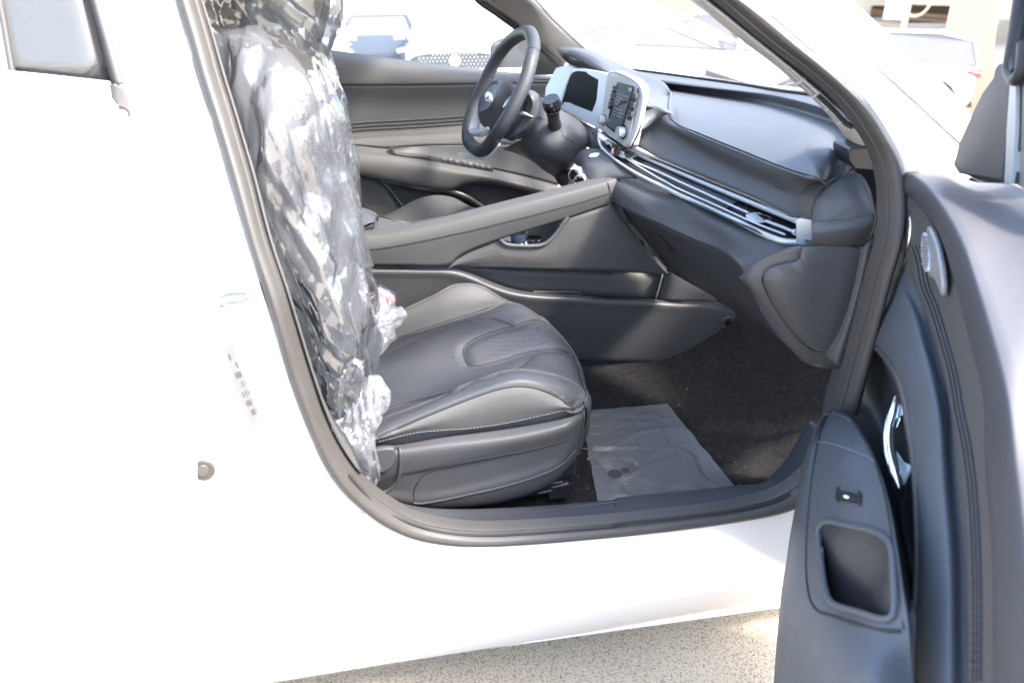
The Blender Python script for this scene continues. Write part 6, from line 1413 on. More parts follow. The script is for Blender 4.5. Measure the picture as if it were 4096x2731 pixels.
# ================================================================ far (driver's) door
def FY(pts): return R('z2', pts)
F0 = FY([(-900, 180, 1.66), (-300, 250, 1.66), (100, 328, 1.66), (400, 374, 1.66), (800, 427, 1.66), (1320, 489, 1.66), (1790, 530, 1.66), (2000, 545, 1.66)])
F1 = FY([(-900, 270, 1.615), (-300, 330, 1.615), (60, 400, 1.615), (400, 430, 1.615), (800, 468, 1.615), (1320, 515, 1.615), (1790, 548, 1.615), (2000, 560, 1.615)])
F1b = FY([(-900, 520, 1.59), (-300, 530, 1.59), (60, 535, 1.59), (400, 538, 1.59), (800, 540, 1.59), (1300, 548, 1.59), (1790, 562, 1.59), (2000, 568, 1.59)])
F2 = FY([(-900, 600, 1.585), (-300, 592, 1.585), (60, 588, 1.585), (400, 589, 1.585), (800, 588, 1.585), (1250, 580, 1.585), (1790, 572, 1.585), (2000, 572, 1.585)])
F2b = [v+Vector((0, .012, -.002)) for v in F2]
F2c = FY([(-900, 615, 1.59), (-300, 607, 1.59), (60, 601, 1.59), (400, 602, 1.59), (800, 600, 1.59), (1250, 593, 1.59), (1790, 588, 1.59), (2000, 588, 1.59)])
F3 = FY([(-900, 740, 1.605), (-300, 730, 1.605), (60, 720, 1.605), (400, 715, 1.605), (800, 710, 1.605), (1250, 700, 1.605), (1790, 690, 1.605), (2000, 690, 1.605)])
F4 = FY([(-900, 950, 1.60), (-300, 900, 1.60), (150, 868, 1.60), (400, 856, 1.60), (800, 832, 1.60), (1200, 800, 1.60), (1790, 770, 1.60), (2000, 760, 1.60)])
F5 = FY([(-900, 1010, 1.595), (-300, 985, 1.595), (250, 952, 1.595), (600, 932, 1.595), (900, 908, 1.595), (1200, 882, 1.595), (1790, 850, 1.595), (2000, 845, 1.595)])
F6 = FY([(-900, 1020, 1.57), (-300, 1000, 1.57), (280, 972, 1.57), (620, 960, 1.57), (900, 950, 1.57), (1200, 930, 1.57), (1790, 900, 1.57), (2000, 900, 1.57)])
F6b = FY([(-900, 1040, 1.555), (-300, 1020, 1.555), (300, 1000, 1.555), (620, 1030, 1.555), (850, 1012, 1.555), (1100, 1008, 1.555), (1500, 1000, 1.555), (2000, 1000, 1.555)])
fd = patch('driver_door', [F0, F1, F1b, F2, F2b, F2c, F3, F4, F5, F6, F6b], DARK, CAR, n=90, m=4, thick=.01, key='fdoor', angle=50)
for dy in (0, 27, 52):
    pts = [(180, 872+dy), (300, 864+dy), (500, 848+dy), (700, 838+dy), (900, 826+dy), (1100, 812+dy), (1230, 800+dy)]
    pts = [(x, y-(0 if dy == 0 else 2)) for x, y in pts]
    tube('pleat', cr(on('fdoor', 'z2', [(x, y+8) for x, y in pts], .0), 60), .0022, SEAM, fd, seg=6)
    stitches('stitching', cr(on('fdoor', 'z2', pts, .0012), 200), THREAD, fd, length=.004, gap=.0022, r=.0008)
# armrest of the far door
H0 = [v+Vector((0, .01, .0)) for v in F6b]
G1 = FY([(250, 1040, 1.535), (420, 1050, 1.53), (620, 1075, 1.53), (900, 1108, 1.53), (1100, 1140, 1.53), (1400, 1195, 1.53), (1800, 1300, 1.53)])
G2 = FY([(250, 1068, 1.51), (420, 1080, 1.50), (620, 1095, 1.50), (900, 1140, 1.50), (1100, 1178, 1.50), (1400, 1235, 1.50), (1800, 1335, 1.50)])
G3 = FY([(250, 1140, 1.49), (420, 1150, 1.485), (620, 1165, 1.485), (900, 1195, 1.485), (1100, 1212, 1.485), (1250, 1228, 1.485), (1400, 1255, 1.485), (1800, 1355, 1.485)])
G4 = FY([(250, 1195, 1.495), (420, 1222, 1.495), (560, 1246, 1.495), (800, 1290, 1.495), (1000, 1315, 1.495), (1060, 1312, 1.495), (1130, 1286, 1.495), (1250, 1276, 1.495), (1400, 1297, 1.495), (1600, 1346, 1.495), (1850, 1416, 1.495)])
G5 = FY([(250, 1215, 1.53), (420, 1240, 1.53), (560, 1262, 1.53), (800, 1308, 1.53), (1000, 1330, 1.53), (1060, 1328, 1.53), (1130, 1300, 1.53), (1250, 1290, 1.53), (1400, 1310, 1.53), (1600, 1360, 1.53), (1850, 1430, 1.53)])
ar = patch('armrest', [[v for v in FY([(250, 1000, 1.56), (420, 1015, 1.56), (620, 1035, 1.56), (900, 1050, 1.56), (1100, 1090, 1.56), (1400, 1150, 1.56), (1800, 1270, 1.56)])], G1, G2, G3, G4, G5], DARK, fd, n=70, m=5, key='farm', angle=60)
lid = patch('grab_shelf', [FY([(620, 1032, 1.548), (850, 1014, 1.55), (1100, 1008, 1.55), (1500, 1002, 1.55), (1800, 1005, 1.55)]), FY([(632, 1050, 1.535), (900, 1060, 1.54), (1120, 1080, 1.54), (1500, 1130, 1.54), (1800, 1180, 1.54)]), FY([(650, 1072, 1.528), (950, 1112, 1.53), (1150, 1140, 1.53), (1500, 1210, 1.53), (1800, 1290, 1.53)])], mat('shelf_plastic', (.040, .040, .041), .42, bump=('noise', 800, .2, .0006)), ar, n=40, m=5)
tube('shelf_edge', FY([(900, 1103, 1.52), (700, 1082, 1.525), (628, 1066, 1.53), (618, 1048, 1.535), (632, 1032, 1.545), (850, 1010, 1.55), (1140, 1006, 1.55), (1500, 1000, 1.55)]), .0028, SEAM, ar, n=60)
plate('pull_cup', FY([(655, 1048, 1.525), (930, 1085, 1.525), (910, 1108, 1.52), (660, 1070, 1.52)]), (0, 0, -.004), LEATHER_SIDE, ar, bevel=.002)
plate('switch_bank', FY([(900, 1085, 1.522), (1345, 1165, 1.522), (1345, 1190, 1.517), (1000, 1130, 1.517), (905, 1108, 1.517)]), (0, 0, -.004), BLACKP, ar, bevel=.001)
for i, x in enumerate((1005, 1050, 1095, 1150, 1190, 1235, 1275, 1315)):
    y = 1105+(x-1000)*.19
    plate('window_key', FY([(x-16, y-6, 1.520), (x+14, y-1, 1.520), (x+10, y+18, 1.514), (x-14, y+12, 1.514)]), (0, 0, .004 if i % 2 else .002), GRILLE, ar, bevel=.001)
# map pocket, light lower panel and speaker mesh
lw0 = FY([(200, 1180, 1.55), (400, 1215, 1.55), (560, 1255, 1.55), (600, 1300, 1.55), (650, 1380, 1.55), (730, 1470, 1.55), (790, 1560, 1.55)])
lw1 = FY([(200, 1400, 1.552), (300, 1430, 1.552), (400, 1460, 1.552), (450, 1500, 1.552), (500, 1560, 1.552), (560, 1600, 1.552), (600, 1640, 1.552)])
patch('lower_panel', [lw0, lw1], LEATHER_SIDE, fd, n=30, m=4)
lp2 = FY([(550, 1255, 1.58), (700, 1285, 1.58), (900, 1320, 1.58), (1100, 1345, 1.58), (1250, 1400, 1.58), (1350, 1500, 1.58)])
lp3 = FY([(640, 1400, 1.58), (730, 1480, 1.58), (800, 1540, 1.58), (900, 1580, 1.58), (1050, 1620, 1.58), (1200, 1650, 1.58)])
patch('pocket_back', [lp2, lp3], LEATHER_SIDE, fd, n=30, m=4)
tube('pocket_lip', FY([(562, 1252, 1.545), (640, 1340, 1.545), (700, 1420, 1.545), (770, 1500, 1.545)]), .008, LEATHER_SIDE, fd, n=24, flat=.5)
tube('armrest_lower_lip', FY([(560, 1262, 1.52), (700, 1285, 1.52), (850, 1315, 1.52), (1000, 1325, 1.52), (1100, 1350, 1.52), (1200, 1400, 1.52), (1290, 1470, 1.52), (1360, 1560, 1.52)]), [.006, .012, .014, .014], BLACKP, fd, n=50)
sg0 = FY([(1050, 1318, 1.515), (1130, 1290, 1.515), (1250, 1280, 1.515), (1400, 1300, 1.515), (1600, 1350, 1.515), (1850, 1420, 1.515)])
sg1 = FY([(1120, 1340, 1.525), (1180, 1350, 1.525), (1250, 1400, 1.525), (1320, 1470, 1.525), (1400, 1530, 1.525), (1500, 1600, 1.525)])
spk = patch('speaker_grille', [sg0, sg1], GRILLE, fd, n=40, m=12, thick=.003, key='spk')
# cells of the grille as raised rows
cells_v = []; cells_f = []
for j in range(16):
    for i in range(30):
        x = 1150+i*19+(j % 2)*9.5; y = 1300+j*15+i*3.2
        h = SURF['spk'].ray_cast(CAM, ray('z2', x, y).normalized())
        if h[0] is None: continue
        d_ = .0036; c = h[0]; n_ = h[1] if h[1].dot(CAM-h[0]) > 0 else -h[1]
        u_ = Vector((1, 0, 0)); u_ = (u_-n_*u_.dot(n_)).normalized(); w_ = n_.cross(u_)
        b0 = len(cells_v)
        for a in range(6):
            t = math.pi*a/3; cells_v.append(c+n_*.0004+u_*math.cos(t)*d_+w_*math.sin(t)*d_*.8)
        cells_v.append(c+n_*.0026)
        for a in range(6): cells_f.append((b0+a, b0+(a+1) % 6, b0+6))
if cells_v:
    o = link('grille_studs', mesh_of('grille_studs', cells_v, cells_f), DARK, spk); o['kind'] = 'stuff'
tube('grille_edge', FY([(1050, 1318, 1.512), (1130, 1288, 1.512), (1250, 1277, 1.512), (1400, 1297, 1.512), (1600, 1347, 1.512), (1850, 1418, 1.512)]), .0022, DARK, fd, n=40)
# far window and door mirror
fg0 = [v+Vector((0, .02, -.01)) for v in FY([(-900, 190, 1.66), (100, 330, 1.66), (800, 428, 1.66), (1320, 490, 1.66), (1640, 515, 1.66)])]
fg1 = [Vector((-.8, 1.52, 1.36)), Vector((-.3, 1.5, 1.37)), Vector((0, 1.49, 1.37)), Vector((.25, 1.49, 1.36)), Vector((.42, 1.50, 1.28))]
patch('door_window', [fg0, fg1], WINDOW, fd, n=12, m=3, thick=.0)
patch('door_outer_skin', [[Vector((x, 1.70, z)) for x in (-.6, .2, .95)] for z in (.12, .5, .97)], WHITE, fd, n=6, m=2)
mr = FY([(x, y, 1.81+(x-1345)/200*.10) for x, y in ((1315, 330), (1335, 290), (1380, 268), (1480, 258), (1530, 262), (1560, 300), (1560, 470), (1500, 505), (1350, 500), (1318, 430))])
mh = plate('door_mirror', mr, (.06, .01, 0), RUBBER_DK, fd, bevel=.01)
plate('mirror_glass', FY([(x, y, 1.80+(x-1345)/200*.10) for x, y in ((1345, 350), (1362, 305), (1400, 282), (1520, 272), (1545, 310), (1545, 460), (1500, 495), (1360, 490))]), (.004, 0, 0), mat('mirror_silver', (.9, .9, .92), .02, metal=1), mh, bevel=.001)
# ================================================================ polythene covers
def ridge(v, s, ax=(1, 1, 1), seed=0.0):
    p = Vector((v.x*ax[0]*s+seed, v.y*ax[1]*s+seed*.7, v.z*ax[2]*s-seed))
    p += noise.noise_vector(p*.6)*.8
    return 1-abs(noise.noise(p))*2.2
def facet(v, s, ax=(1, 1, 1), seed=0.0):
    p = Vector((v.x*ax[0]*s+seed, v.y*ax[1]*s+seed*.7, v.z*ax[2]*s-seed))
    p += noise.noise_vector(p*.5)*.5
    d, _ = noise.voronoi(p)
    return (d[1]-d[0])
def make_waves(seed, n=9, lmin=.035, lmax=.12, slope=.30, vert=.6):
    r = random.Random(seed); W_ = []
    for _ in range(n):
        th_ = r.uniform(0, 2*math.pi); z_ = r.uniform(-1, 1)*vert
        d = Vector((math.cos(th_), math.sin(th_), z_)).normalized()
        lam = lmin*(lmax/lmin)**r.random()
        W_.append((d/lam, r.random(), slope*lam*.25*r.choice((-1, 1)), r.uniform(0, 50)))
    return W_
def crumpled(p, W_, sc=1.0):
    """crumpled sheet: flat facets that meet in sharp creases, each set of creases fading in and out"""
    q = p+noise.noise_vector(p*5)*.010+noise.noise_vector(p*16)*.0025
    h = 0.0
    for d, ph, A, s_ in W_:
        m = noise.noise(p*6+Vector((s_, s_*.3, -s_)))*2.2+.55
        if m <= 0: continue
        t = q.dot(d)*sc+ph
        h += A/sc*min(m, 1)*(abs((t-math.floor(t))*2-1)-.5)*2
    return h
def film_patch(name, rows, mat_, parent, n, m, amp=.008, scale=14, ax=(1, 1, .55), seed=1.0, off=.012, key=None, folds=None):
    g = grid(rows, n, m)
    vs, fs = gridmesh('f', g)
    fs = face_cam(vs, fs)
    me = mesh_of(name, vs, fs)
    nv = [Vector(v.normal) for v in me.vertices]
    Wv = make_waves(int(seed), 11, .028, .10, amp*19, ax[2])
    for i, v in enumerate(me.vertices):
        c = Vector(v.co)
        v.co = c+nv[i]*(off+crumpled(c, Wv, scale/10))
    me.update()
    if key: SURF[key] = BVHTree.FromPolygons([Vector(v.co) for v in me.vertices], [tuple(p.vertices) for p in me.polygons])
    return link(name, me, mat_, parent, angle=10)
cov = empty('seat_cover', (-.05, .35, .8), label='clear crinkled plastic cover pulled over the front passenger seat back', cat='plastic cover', group='clear plastic covers on the front seats')
ext = lambda r, a: [v+Vector(a) for v in r]
C0_ = R('z5', [(30, -640, .28), (130, -420, .25), (215, -200, .215), (280, 20, .19), (345, 200, .185), (410, 350, .18), (470, 500, .18), (530, 640, .18), (580, 780, .18), (610, 900, .18), (635, 1020, .19), (660, 1120, .19)])
C1_ = R('z5', [(120, -640, .245), (230, -420, .21), (300, -200, .18), (350, 20, .150), (410, 190, .150), (470, 320, .150), (530, 450, .150), (585, 600, .150), (625, 740, .150), (648, 860, .155), (660, 980, .16), (690, 1120, .17)])
C2_ = R('z5', [(250, -640, .22), (380, -420, .165), (480, -200, .135), (545, 50, .135), (605, 260, .135), (650, 420, .135), (690, 560, .137), (722, 700, .137), (745, 800, .14), (745, 900, .145), (730, 990, .15), (740, 1100, .16)])
C3_ = R('z5', [(470, -640, .24), (560, -450, .19), (610, -250, .165), (640, 0, .165), (670, 200, .165), (710, 400, .165), (755, 530, .165), (800, 660, .168), (828, 760, .17), (835, 840, .175), (822, 940, .18), (800, 1060, .17)])
C4_ = R('z5', [(560, -640, .31), (640, -420, .25), (700, -250, .23), (735, -60, .22), (765, 100, .22), (795, 260, .22), (830, 400, .22), (848, 520, .22), (866, 650, .22), (872, 770, .22), (862, 880, .22), (835, 990, .20)])
C5_ = R('z5', [(600, -600, .42), (700, -400, .33), (755, -180, .31), (790, 40, .30), (805, 200, .30), (822, 330, .30), (846, 430, .30), (868, 500, .30), (872, 600, .30), (876, 700, .30), (872, 820, .29), (850, 930, .28)])
C6_ = ext(C5_, (-.02, .12, 0)); C7_ = ext(C5_, (-.01, .30, 0)); C8_ = ext(C5_, (-.12, .36, 0))
film_patch('cover_sheet', [C0_, C1_, C2_, C3_, C4_, C5_, C6_, C7_, C8_], FILM, cov, 300, 36, amp=.013, scale=10, ax=(1, 1, .6), seed=2.0, off=-.010)
film_patch('cover_fold', [[a.lerp(b_, .2)+Vector((.0, -.018, 0)) for a, b_ in zip(C2_, C3_)][2:8], [v+Vector((.0, -.026, 0)) for v in C3_[2:8]], [v+Vector((.004, -.016, 0)) for v in C4_[2:8]]], FILM_L, cov, 120, 30, amp=.013, scale=10, ax=(1, 1, .35), seed=12.0, off=.006)
film_patch('cover_fold', [[v+Vector((.002, -.012, 0)) for v in C3_[1:7]], [v+Vector((.006, -.020, 0)) for v in C4_[1:7]], [v+Vector((.008, -.010, 0)) for v in C5_[1:7]]], FILM_L, cov, 120, 24, amp=.013, scale=11, ax=(1, 1, .35), seed=22.0, off=.006)
# cover on the headrest
ho_ = lambda r, k: r
HR = [H0, H1, H2, H3, H4, H5, H6, H7, H8, H9] if False else None
def hrow(r, d): return [v+Vector(d) for v in r]
J0 = R('z1', [(262, -260, .49), (250, -60, .49), (270, 140, .47), (290, 230, .44), (330, 320, .40)])
J1 = R('z1', [(430, -300, .385), (430, -60, .37), (480, 150, .36), (600, 280, .36), (740, 385, .365)])
J2 = R('z1', [(760, -330, .33), (800, -60, .315), (850, 170, .315), (900, 330, .32), (940, 485, .335)])
J3 = R('z1', [(1180, -340, .33), (1205, -60, .315), (1195, 170, .315), (1145, 400, .32), (1060, 585, .335)])
J4 = R('z1', [(1330, -340, .345), (1335, -60, .33), (1295, 170, .33), (1230, 420, .335), (1115, 630, .345)])
J5 = R('z1', [(1430, -340, .39), (1432, -20, .37), (1388, 220, .37), (1295, 490, .375), (1135, 665, .38)])
J6 = hrow(J5, (0, .16, 0)); J7 = hrow(J5, (-.06, .24, 0))
film_patch('headrest_cover', [J0, J1, J2, J3, J4, J5, J6, J7], FILM_H, cov, 160, 36, amp=.014, scale=10, ax=(1, 1, 1), seed=5.0, off=.010)
# gathered neck between headrest and back
for s_, pts in ((31, [(290, 335, .36), (420, 300, .34), (560, 300, .33), (700, 360, .32), (840, 440, .31), (930, 560, .30), (1000, 660, .30)]),
                (37, [(300, 240, .37), (480, 250, .33), (640, 270, .31), (800, 340, .30), (950, 400, .30), (1100, 450, .30), (1220, 480, .32)]),
                (41, [(330, 370, .33), (420, 330, .31), (560, 310, .31), (650, 330, .31), (800, 380, .31), (880, 460, .31)])):
    a_ = R('z1', pts); b_ = R('z1', [(x+8, y+62, Y+.01) for x, y, Y in pts]); m_ = [u.lerp(w, .5)+Vector((.004, -.012, .002)) for u, w in zip(a_, b_)]
    film_patch('gathered_neck', [a_, m_, b_], FILM_B, cov, 90, 12, amp=.012, scale=16, ax=(1, 1, 1), seed=s_, off=.0)
def crumple(name, outline, center, bulge, parent, mat_, seed, amp=.016, scale=17, n=110, rings=30, dirv=None):
    o_ = cr(outline, n, True)
    toward = (CAM-center).normalized() if dirv is None else Vector(dirv).normalized()
    vs = []; fs = []
    Wc = make_waves(int(seed*3), 12, .014, .06, .55, .45)
    for layer in (0, 1):
        base = len(vs)
        for j in range(rings+1):
            t = j/rings
            for i in range(n):
                p = center.lerp(o_[i], t)
                h = bulge*math.sqrt(max(0, 1-t*t))*(1 if layer == 0 else -.6)
                q = p+toward*h
                k = crumpled(q, Wc)*1.0 if True else amp*(facet(q, scale, (1.2, 1.2, .45), seed+layer*5)+.8*ridge(q, scale*1.2, (1.6, 1.6, .35), seed+2)-.6+.25*facet(q, scale*2.4, (1.4, 1.4, .5), seed+7))
                rad = (o_[i]-center).normalized()
                q = q+toward*k*(1 if layer == 0 else -1)+rad*amp*.7*(ridge(o_[i], 30, (1, 1, 1), seed)-.6)*t
                vs.append(q)
        for j in range(rings):
            for i in range(n):
                i2 = (i+1) % n
                fs.append((base+j*n+i, base+j*n+i2, base+(j+1)*n+i2, base+(j+1)*n+i))
    return link(name, mesh_of(name, vs, fs), mat_, parent, angle=14)
o1 = R('z5', [(870, 905, .17), (915, 903, .17), (948, 935, .16), (962, 985, .155), (955, 1045, .15), (925, 1100, .15), (905, 1160, .145), (905, 1220, .14), (922, 1290, .14), (915, 1370, .14), (885, 1410, .14), (840, 1392, .14), (790, 1325, .14), (735, 1245, .14), (690, 1160, .145), (700, 1120, .15), (740, 1075, .155), (790, 1030, .16), (825, 985, .165), (840, 940, .17)])
crumple('gathered_hem', o1, P('z5', 825, 1150, .145), .028, cov, FILM_B, 3.0, amp=.015, scale=15)
crumple('gathered_hem', [v.lerp(P('z5', 850, 1250, .13), .35) for v in o1], P('z5', 845, 1240, .125), .02, cov, FILM_B, 8.0, amp=.016, scale=22, n=80, rings=22)
o2 = R('z5', [(832, 430, .30), (850, 470, .30), (866, 510, .31), (862, 545, .31), (882, 515, .33), (915, 508, .34), (950, 525, .34), (985, 552, .34), (992, 588, .34), (1020, 596, .34), (1043, 625, .34), (1020, 655, .34), (1000, 685, .33), (985, 735, .32), (945, 780, .31), (910, 810, .30), (890, 855, .29), (866, 880, .28), (858, 800, .27), (852, 700, .27), (838, 600, .28), (820, 545, .29), (815, 490, .29)])
crumple('gathered_side', o2, P('z5', 900, 660, .30), .03, cov, FILM_B, 14.0, amp=.017, scale=16)
crumple('gathered_side', [v.lerp(P('z5', 900, 680, .29), .3) for v in o2], P('z5', 895, 690, .28), .02, cov, FILM_B, 19.0, amp=.016, scale=24, n=80, rings=22)
# buckle under the film
bk = empty('belt_buckle', (0, 0, 0)); bk.parent = CAR; bk.location = P('z5', 935, 560, .36)-wpos(CAR)
plate('buckle_button', R('z5', [(897, 520, .352), (908, 513, .352), (950, 532, .352), (980, 556, .352), (978, 572, .352), (968, 574, .352), (925, 560, .352), (900, 543, .352)]), (.006, .012, -.004), RED, bk, bevel=.003)
plate('buckle_body', R('z5', [(893, 512, .362), (915, 505, .362), (992, 548, .362), (988, 590, .362), (950, 660, .362), (880, 640, .362)]), (.004, .022, 0), BLACKP, bk, bevel=.004)

cov2 = empty('seat_cover', (-.05, 1.2, .8), label='clear crinkled plastic cover pulled over the driver seat back', cat='plastic cover', group='clear plastic covers on the front seats')
M1 = R('z2', [(20, 500, 1.0), (30, 640, .99), (70, 820, .98), (130, 1000, .97), (190, 1180, .97), (240, 1360, .97), (290, 1540, .98)])
M2 = R('z2', [(60, 520, 1.06), (100, 700, 1.06), (150, 860, 1.05), (210, 1020, 1.05), (250, 1180, 1.05), (300, 1330, 1.05), (350, 1500, 1.05)])
M3 = R('z2', [(70, 560, 1.25), (110, 680, 1.3), (200, 830, 1.34), (270, 950, 1.36), (310, 1100, 1.36), (345, 1280, 1.36), (408, 1445, 1.36)])
M4 = ext(M3, (-.02, .06, 0))
film_patch('cover_sheet', [M1, M2, M3, M4], FILM, cov2, 150, 40, amp=.014, scale=12, ax=(1, 1, .8), seed=50.0, off=.008)
M2b = R('z2', [(40, 640, 1.20), (100, 720, 1.22), (170, 860, 1.24), (225, 990, 1.25), (255, 1110, 1.25), (285, 1200, 1.25)])
M3b = R('z2', [(90, 640, 1.40), (150, 720, 1.42), (240, 850, 1.43), (300, 970, 1.43), (335, 1090, 1.43), (352, 1220, 1.43)])
film_patch('cover_fold', [M2b, [a.lerp(b_, .5) for a, b_ in zip(M2b, M3b)], M3b], FILM_B, cov2, 120, 40, amp=.016, scale=16, ax=(1, 1, .8), seed=60.0, off=.0)

# ================================================================ film laid on the carpet
fz = lambda x, y, dz=0: P('w1', x, y, cz+.012+dz, 'Z')
def fl_row(pts): return [fz(*p) for p in pts]
n1, n2 = 120, 90
c00, c10, c11, c01 = fz(235, 480), fz(918, 424), fz(1490, 1120), fz(385, 1240)
vs = []
for j in range(n2+1):
    for i in range(n1+1):
        u, v = i/n1, j/n2
        p = c00.lerp(c10, u).lerp(c01.lerp(c11, u), v)
        e = min(u, 1-u, v, 1-v)
        k = .0045*max(0, ridge(p, 9, (1, 1, 1), 77)-.62)*2.2+.0018*facet(p, 34, (1, 1, 1), 5)+.0035*max(0, ridge(p, 6, (.5, 2.2, 1), 21)-.66)*2.5
        p += Vector((.004*noise.noise(Vector((v*9, 0, 3))), .004*noise.noise(Vector((u*9, 5, 3))), k*min(1, e*18)+.0015))
        vs.append(p)
w = n1+1
fs = [(j*w+i, j*w+i+1, (j+1)*w+i+1, (j+1)*w+i) for j in range(n2) for i in range(n1)]
fs = face_cam(vs, fs)
ff_ = link('floor_film', mesh_of('floor_film', vs, fs), FILM_F, None, angle=25)
tag(ff_, 'clear dusty plastic film lying flat on the footwell carpet', 'plastic film')
# dried dust and water blots on it
dm_ = bpy.data.materials.new('dried_dust'); dm_.use_nodes = True
nt = dm_.node_tree; nt.nodes.clear(); out = nt.nodes.new('ShaderNodeOutputMaterial'); d_ = nt.nodes.new('ShaderNodeBsdfDiffuse'); d_.inputs[0].default_value = (.20, .19, .17, 1)
t_ = nt.nodes.new('ShaderNodeBsdfTransparent'); mx = nt.nodes.new('ShaderNodeMixShader'); nz = nt.nodes.new('ShaderNodeTexNoise'); nz.inputs['Scale'].default_value = 26; nz.inputs['Detail'].default_value = 8; nz.inputs['Roughness'].default_value = .7
rp = nt.nodes.new('ShaderNodeMapRange'); rp.inputs[1].default_value = .42; rp.inputs[2].default_value = .60; rp.inputs[4].default_value = .85
tc = nt.nodes.new('ShaderNodeTexCoord'); nt.links.new(tc.outputs['Object'], nz.inputs['Vector']); nt.links.new(nz.outputs[0], rp.inputs[0]); nt.links.new(rp.outputs[0], mx.inputs[0])
nt.links.new(t_.outputs[0], mx.inputs[1]); nt.links.new(d_.outputs[0], mx.inputs[2]); nt.links.new(mx.outputs[0], out.inputs[0])
bl_ = cr([fz(x, y, .004) for x, y in ((290, 850), (420, 800), (560, 830), (680, 850), (700, 930), (740, 1010), (860, 1060), (700, 1060), (600, 1060), (520, 1030), (420, 960), (330, 940))], 60, True)
c_ = fz(560, 930, .006)
me = mesh_of('dust_patch', bl_+[c_], [(i, (i+1) % 60, 60) for i in range(60)])
link('dust_patch', me, dm_, ff_, smooth=False)
for x, y, r in ((512, 966, .016), (592, 940, .010), (645, 890, .005)):
    c = fz(x, y, .0065)
    me = mesh_of('water_blot', [c+Vector((math.cos(a)*r, math.sin(a)*r, 0)) for a in [i*math.pi/10 for i in range(20)]], [tuple(range(20))])
    link('water_blot', me, mat('damp', (.03, .032, .038), .5) if 'DMP' not in globals() else DMP, ff_, smooth=False)
    DMP = bpy.data.materials['damp']
CRS = mat('crease_line', (.16, .155, .14), .5)
for pts in ([(665, 728), (700, 770), (735, 830), (760, 890), (800, 950), (850, 1005)], [(860, 608), (900, 660), (950, 740), (1000, 800), (1030, 860), (1060, 940), (1095, 1000)], [(1055, 1010), (1100, 1060), (1142, 1105)], [(500, 535), (560, 528), (620, 521)], [(430, 655), (500, 615), (580, 590), (650, 560), (710, 526)], [(805, 525), (840, 555), (868, 580)], [(205, 762), (290, 775), (370, 790), (430, 795)], [(255, 588), (320, 592), (385, 602)], [(325, 660), (430, 660)], [(870, 980), (920, 1040)]):
    q = cr([fz(x, y, .006) for x, y in pts], 30)
    q = [v+Vector((.0015*noise.noise(v*60), .0015*noise.noise(v*50+Vector((3, 3, 3))), 0)) for v in q]
    tube('film_crease', q, [.0005, .0016, .0012, .0005], CRS, ff_, seg=6)
# crumbs on the carpet
cm_v = []; cm_f = []
for (x, y) in [(1075, 305), (1515, 340), (1340, 832), (1455, 876), (1530, 915), (1488, 1055), (220, 990), (290, 1080), (338, 1108), (1560, 495), (1010, 430), (1980, 150)]:
    c = P('w1', x, y, cz+.012, 'Z'); r = random.uniform(.0006, .0012)
    b0 = len(cm_v)
    for d in ((1, 0, 0), (0, 1, 0), (-1, 0, 0), (0, -1, 0), (0, 0, 1.5)): cm_v.append(c+Vector(d)*r)
    cm_f += [(b0, b0+1, b0+4), (b0+1, b0+2, b0+4), (b0+2, b0+3, b0+4), (b0+3, b0, b0+4)]
o = link('carpet_crumbs', mesh_of('carpet_crumbs', cm_v, cm_f), WHITEP, fc, smooth=False); o['kind'] = 'stuff'
# ================================================================ the lot behind: it slopes down and away beyond the car
SLOPE = math.radians(5.0)
def lot_z(x, y): return GROUND_Z-.25-max(0.0, y-2.4)*math.tan(SLOPE)-max(0.0, x-6)*.02
g = bpy.data.objects['ground']
vs = []; xs = [-400, -100, -30, -8, 0, 3, 6, 10, 20, 40, 100, 400]; ys = [-400, -60, -10, -2, 2.0, 2.4, 3, 5, 10, 20, 40, 80, 400]
def gz(x, y):
    if y <= 2.0: return GROUND_Z
    yy = min(y, 80)-2.0
    return GROUND_Z-yy*math.tan(SLOPE)-max(0, min(x, 30)-3)*.09*min(1, yy/4)
for y in ys:
    for x in xs: vs.append((x, y, gz(x, y)))
fs = [(j*len(xs)+i, j*len(xs)+i+1, (j+1)*len(xs)+i+1, (j+1)*len(xs)+i) for j in range(len(ys)-1) for i in range(len(xs)-1)]
gmat = g.data.materials[0]
me = mesh_of('ground', vs, fs); me.materials.append(gmat); g.data = me

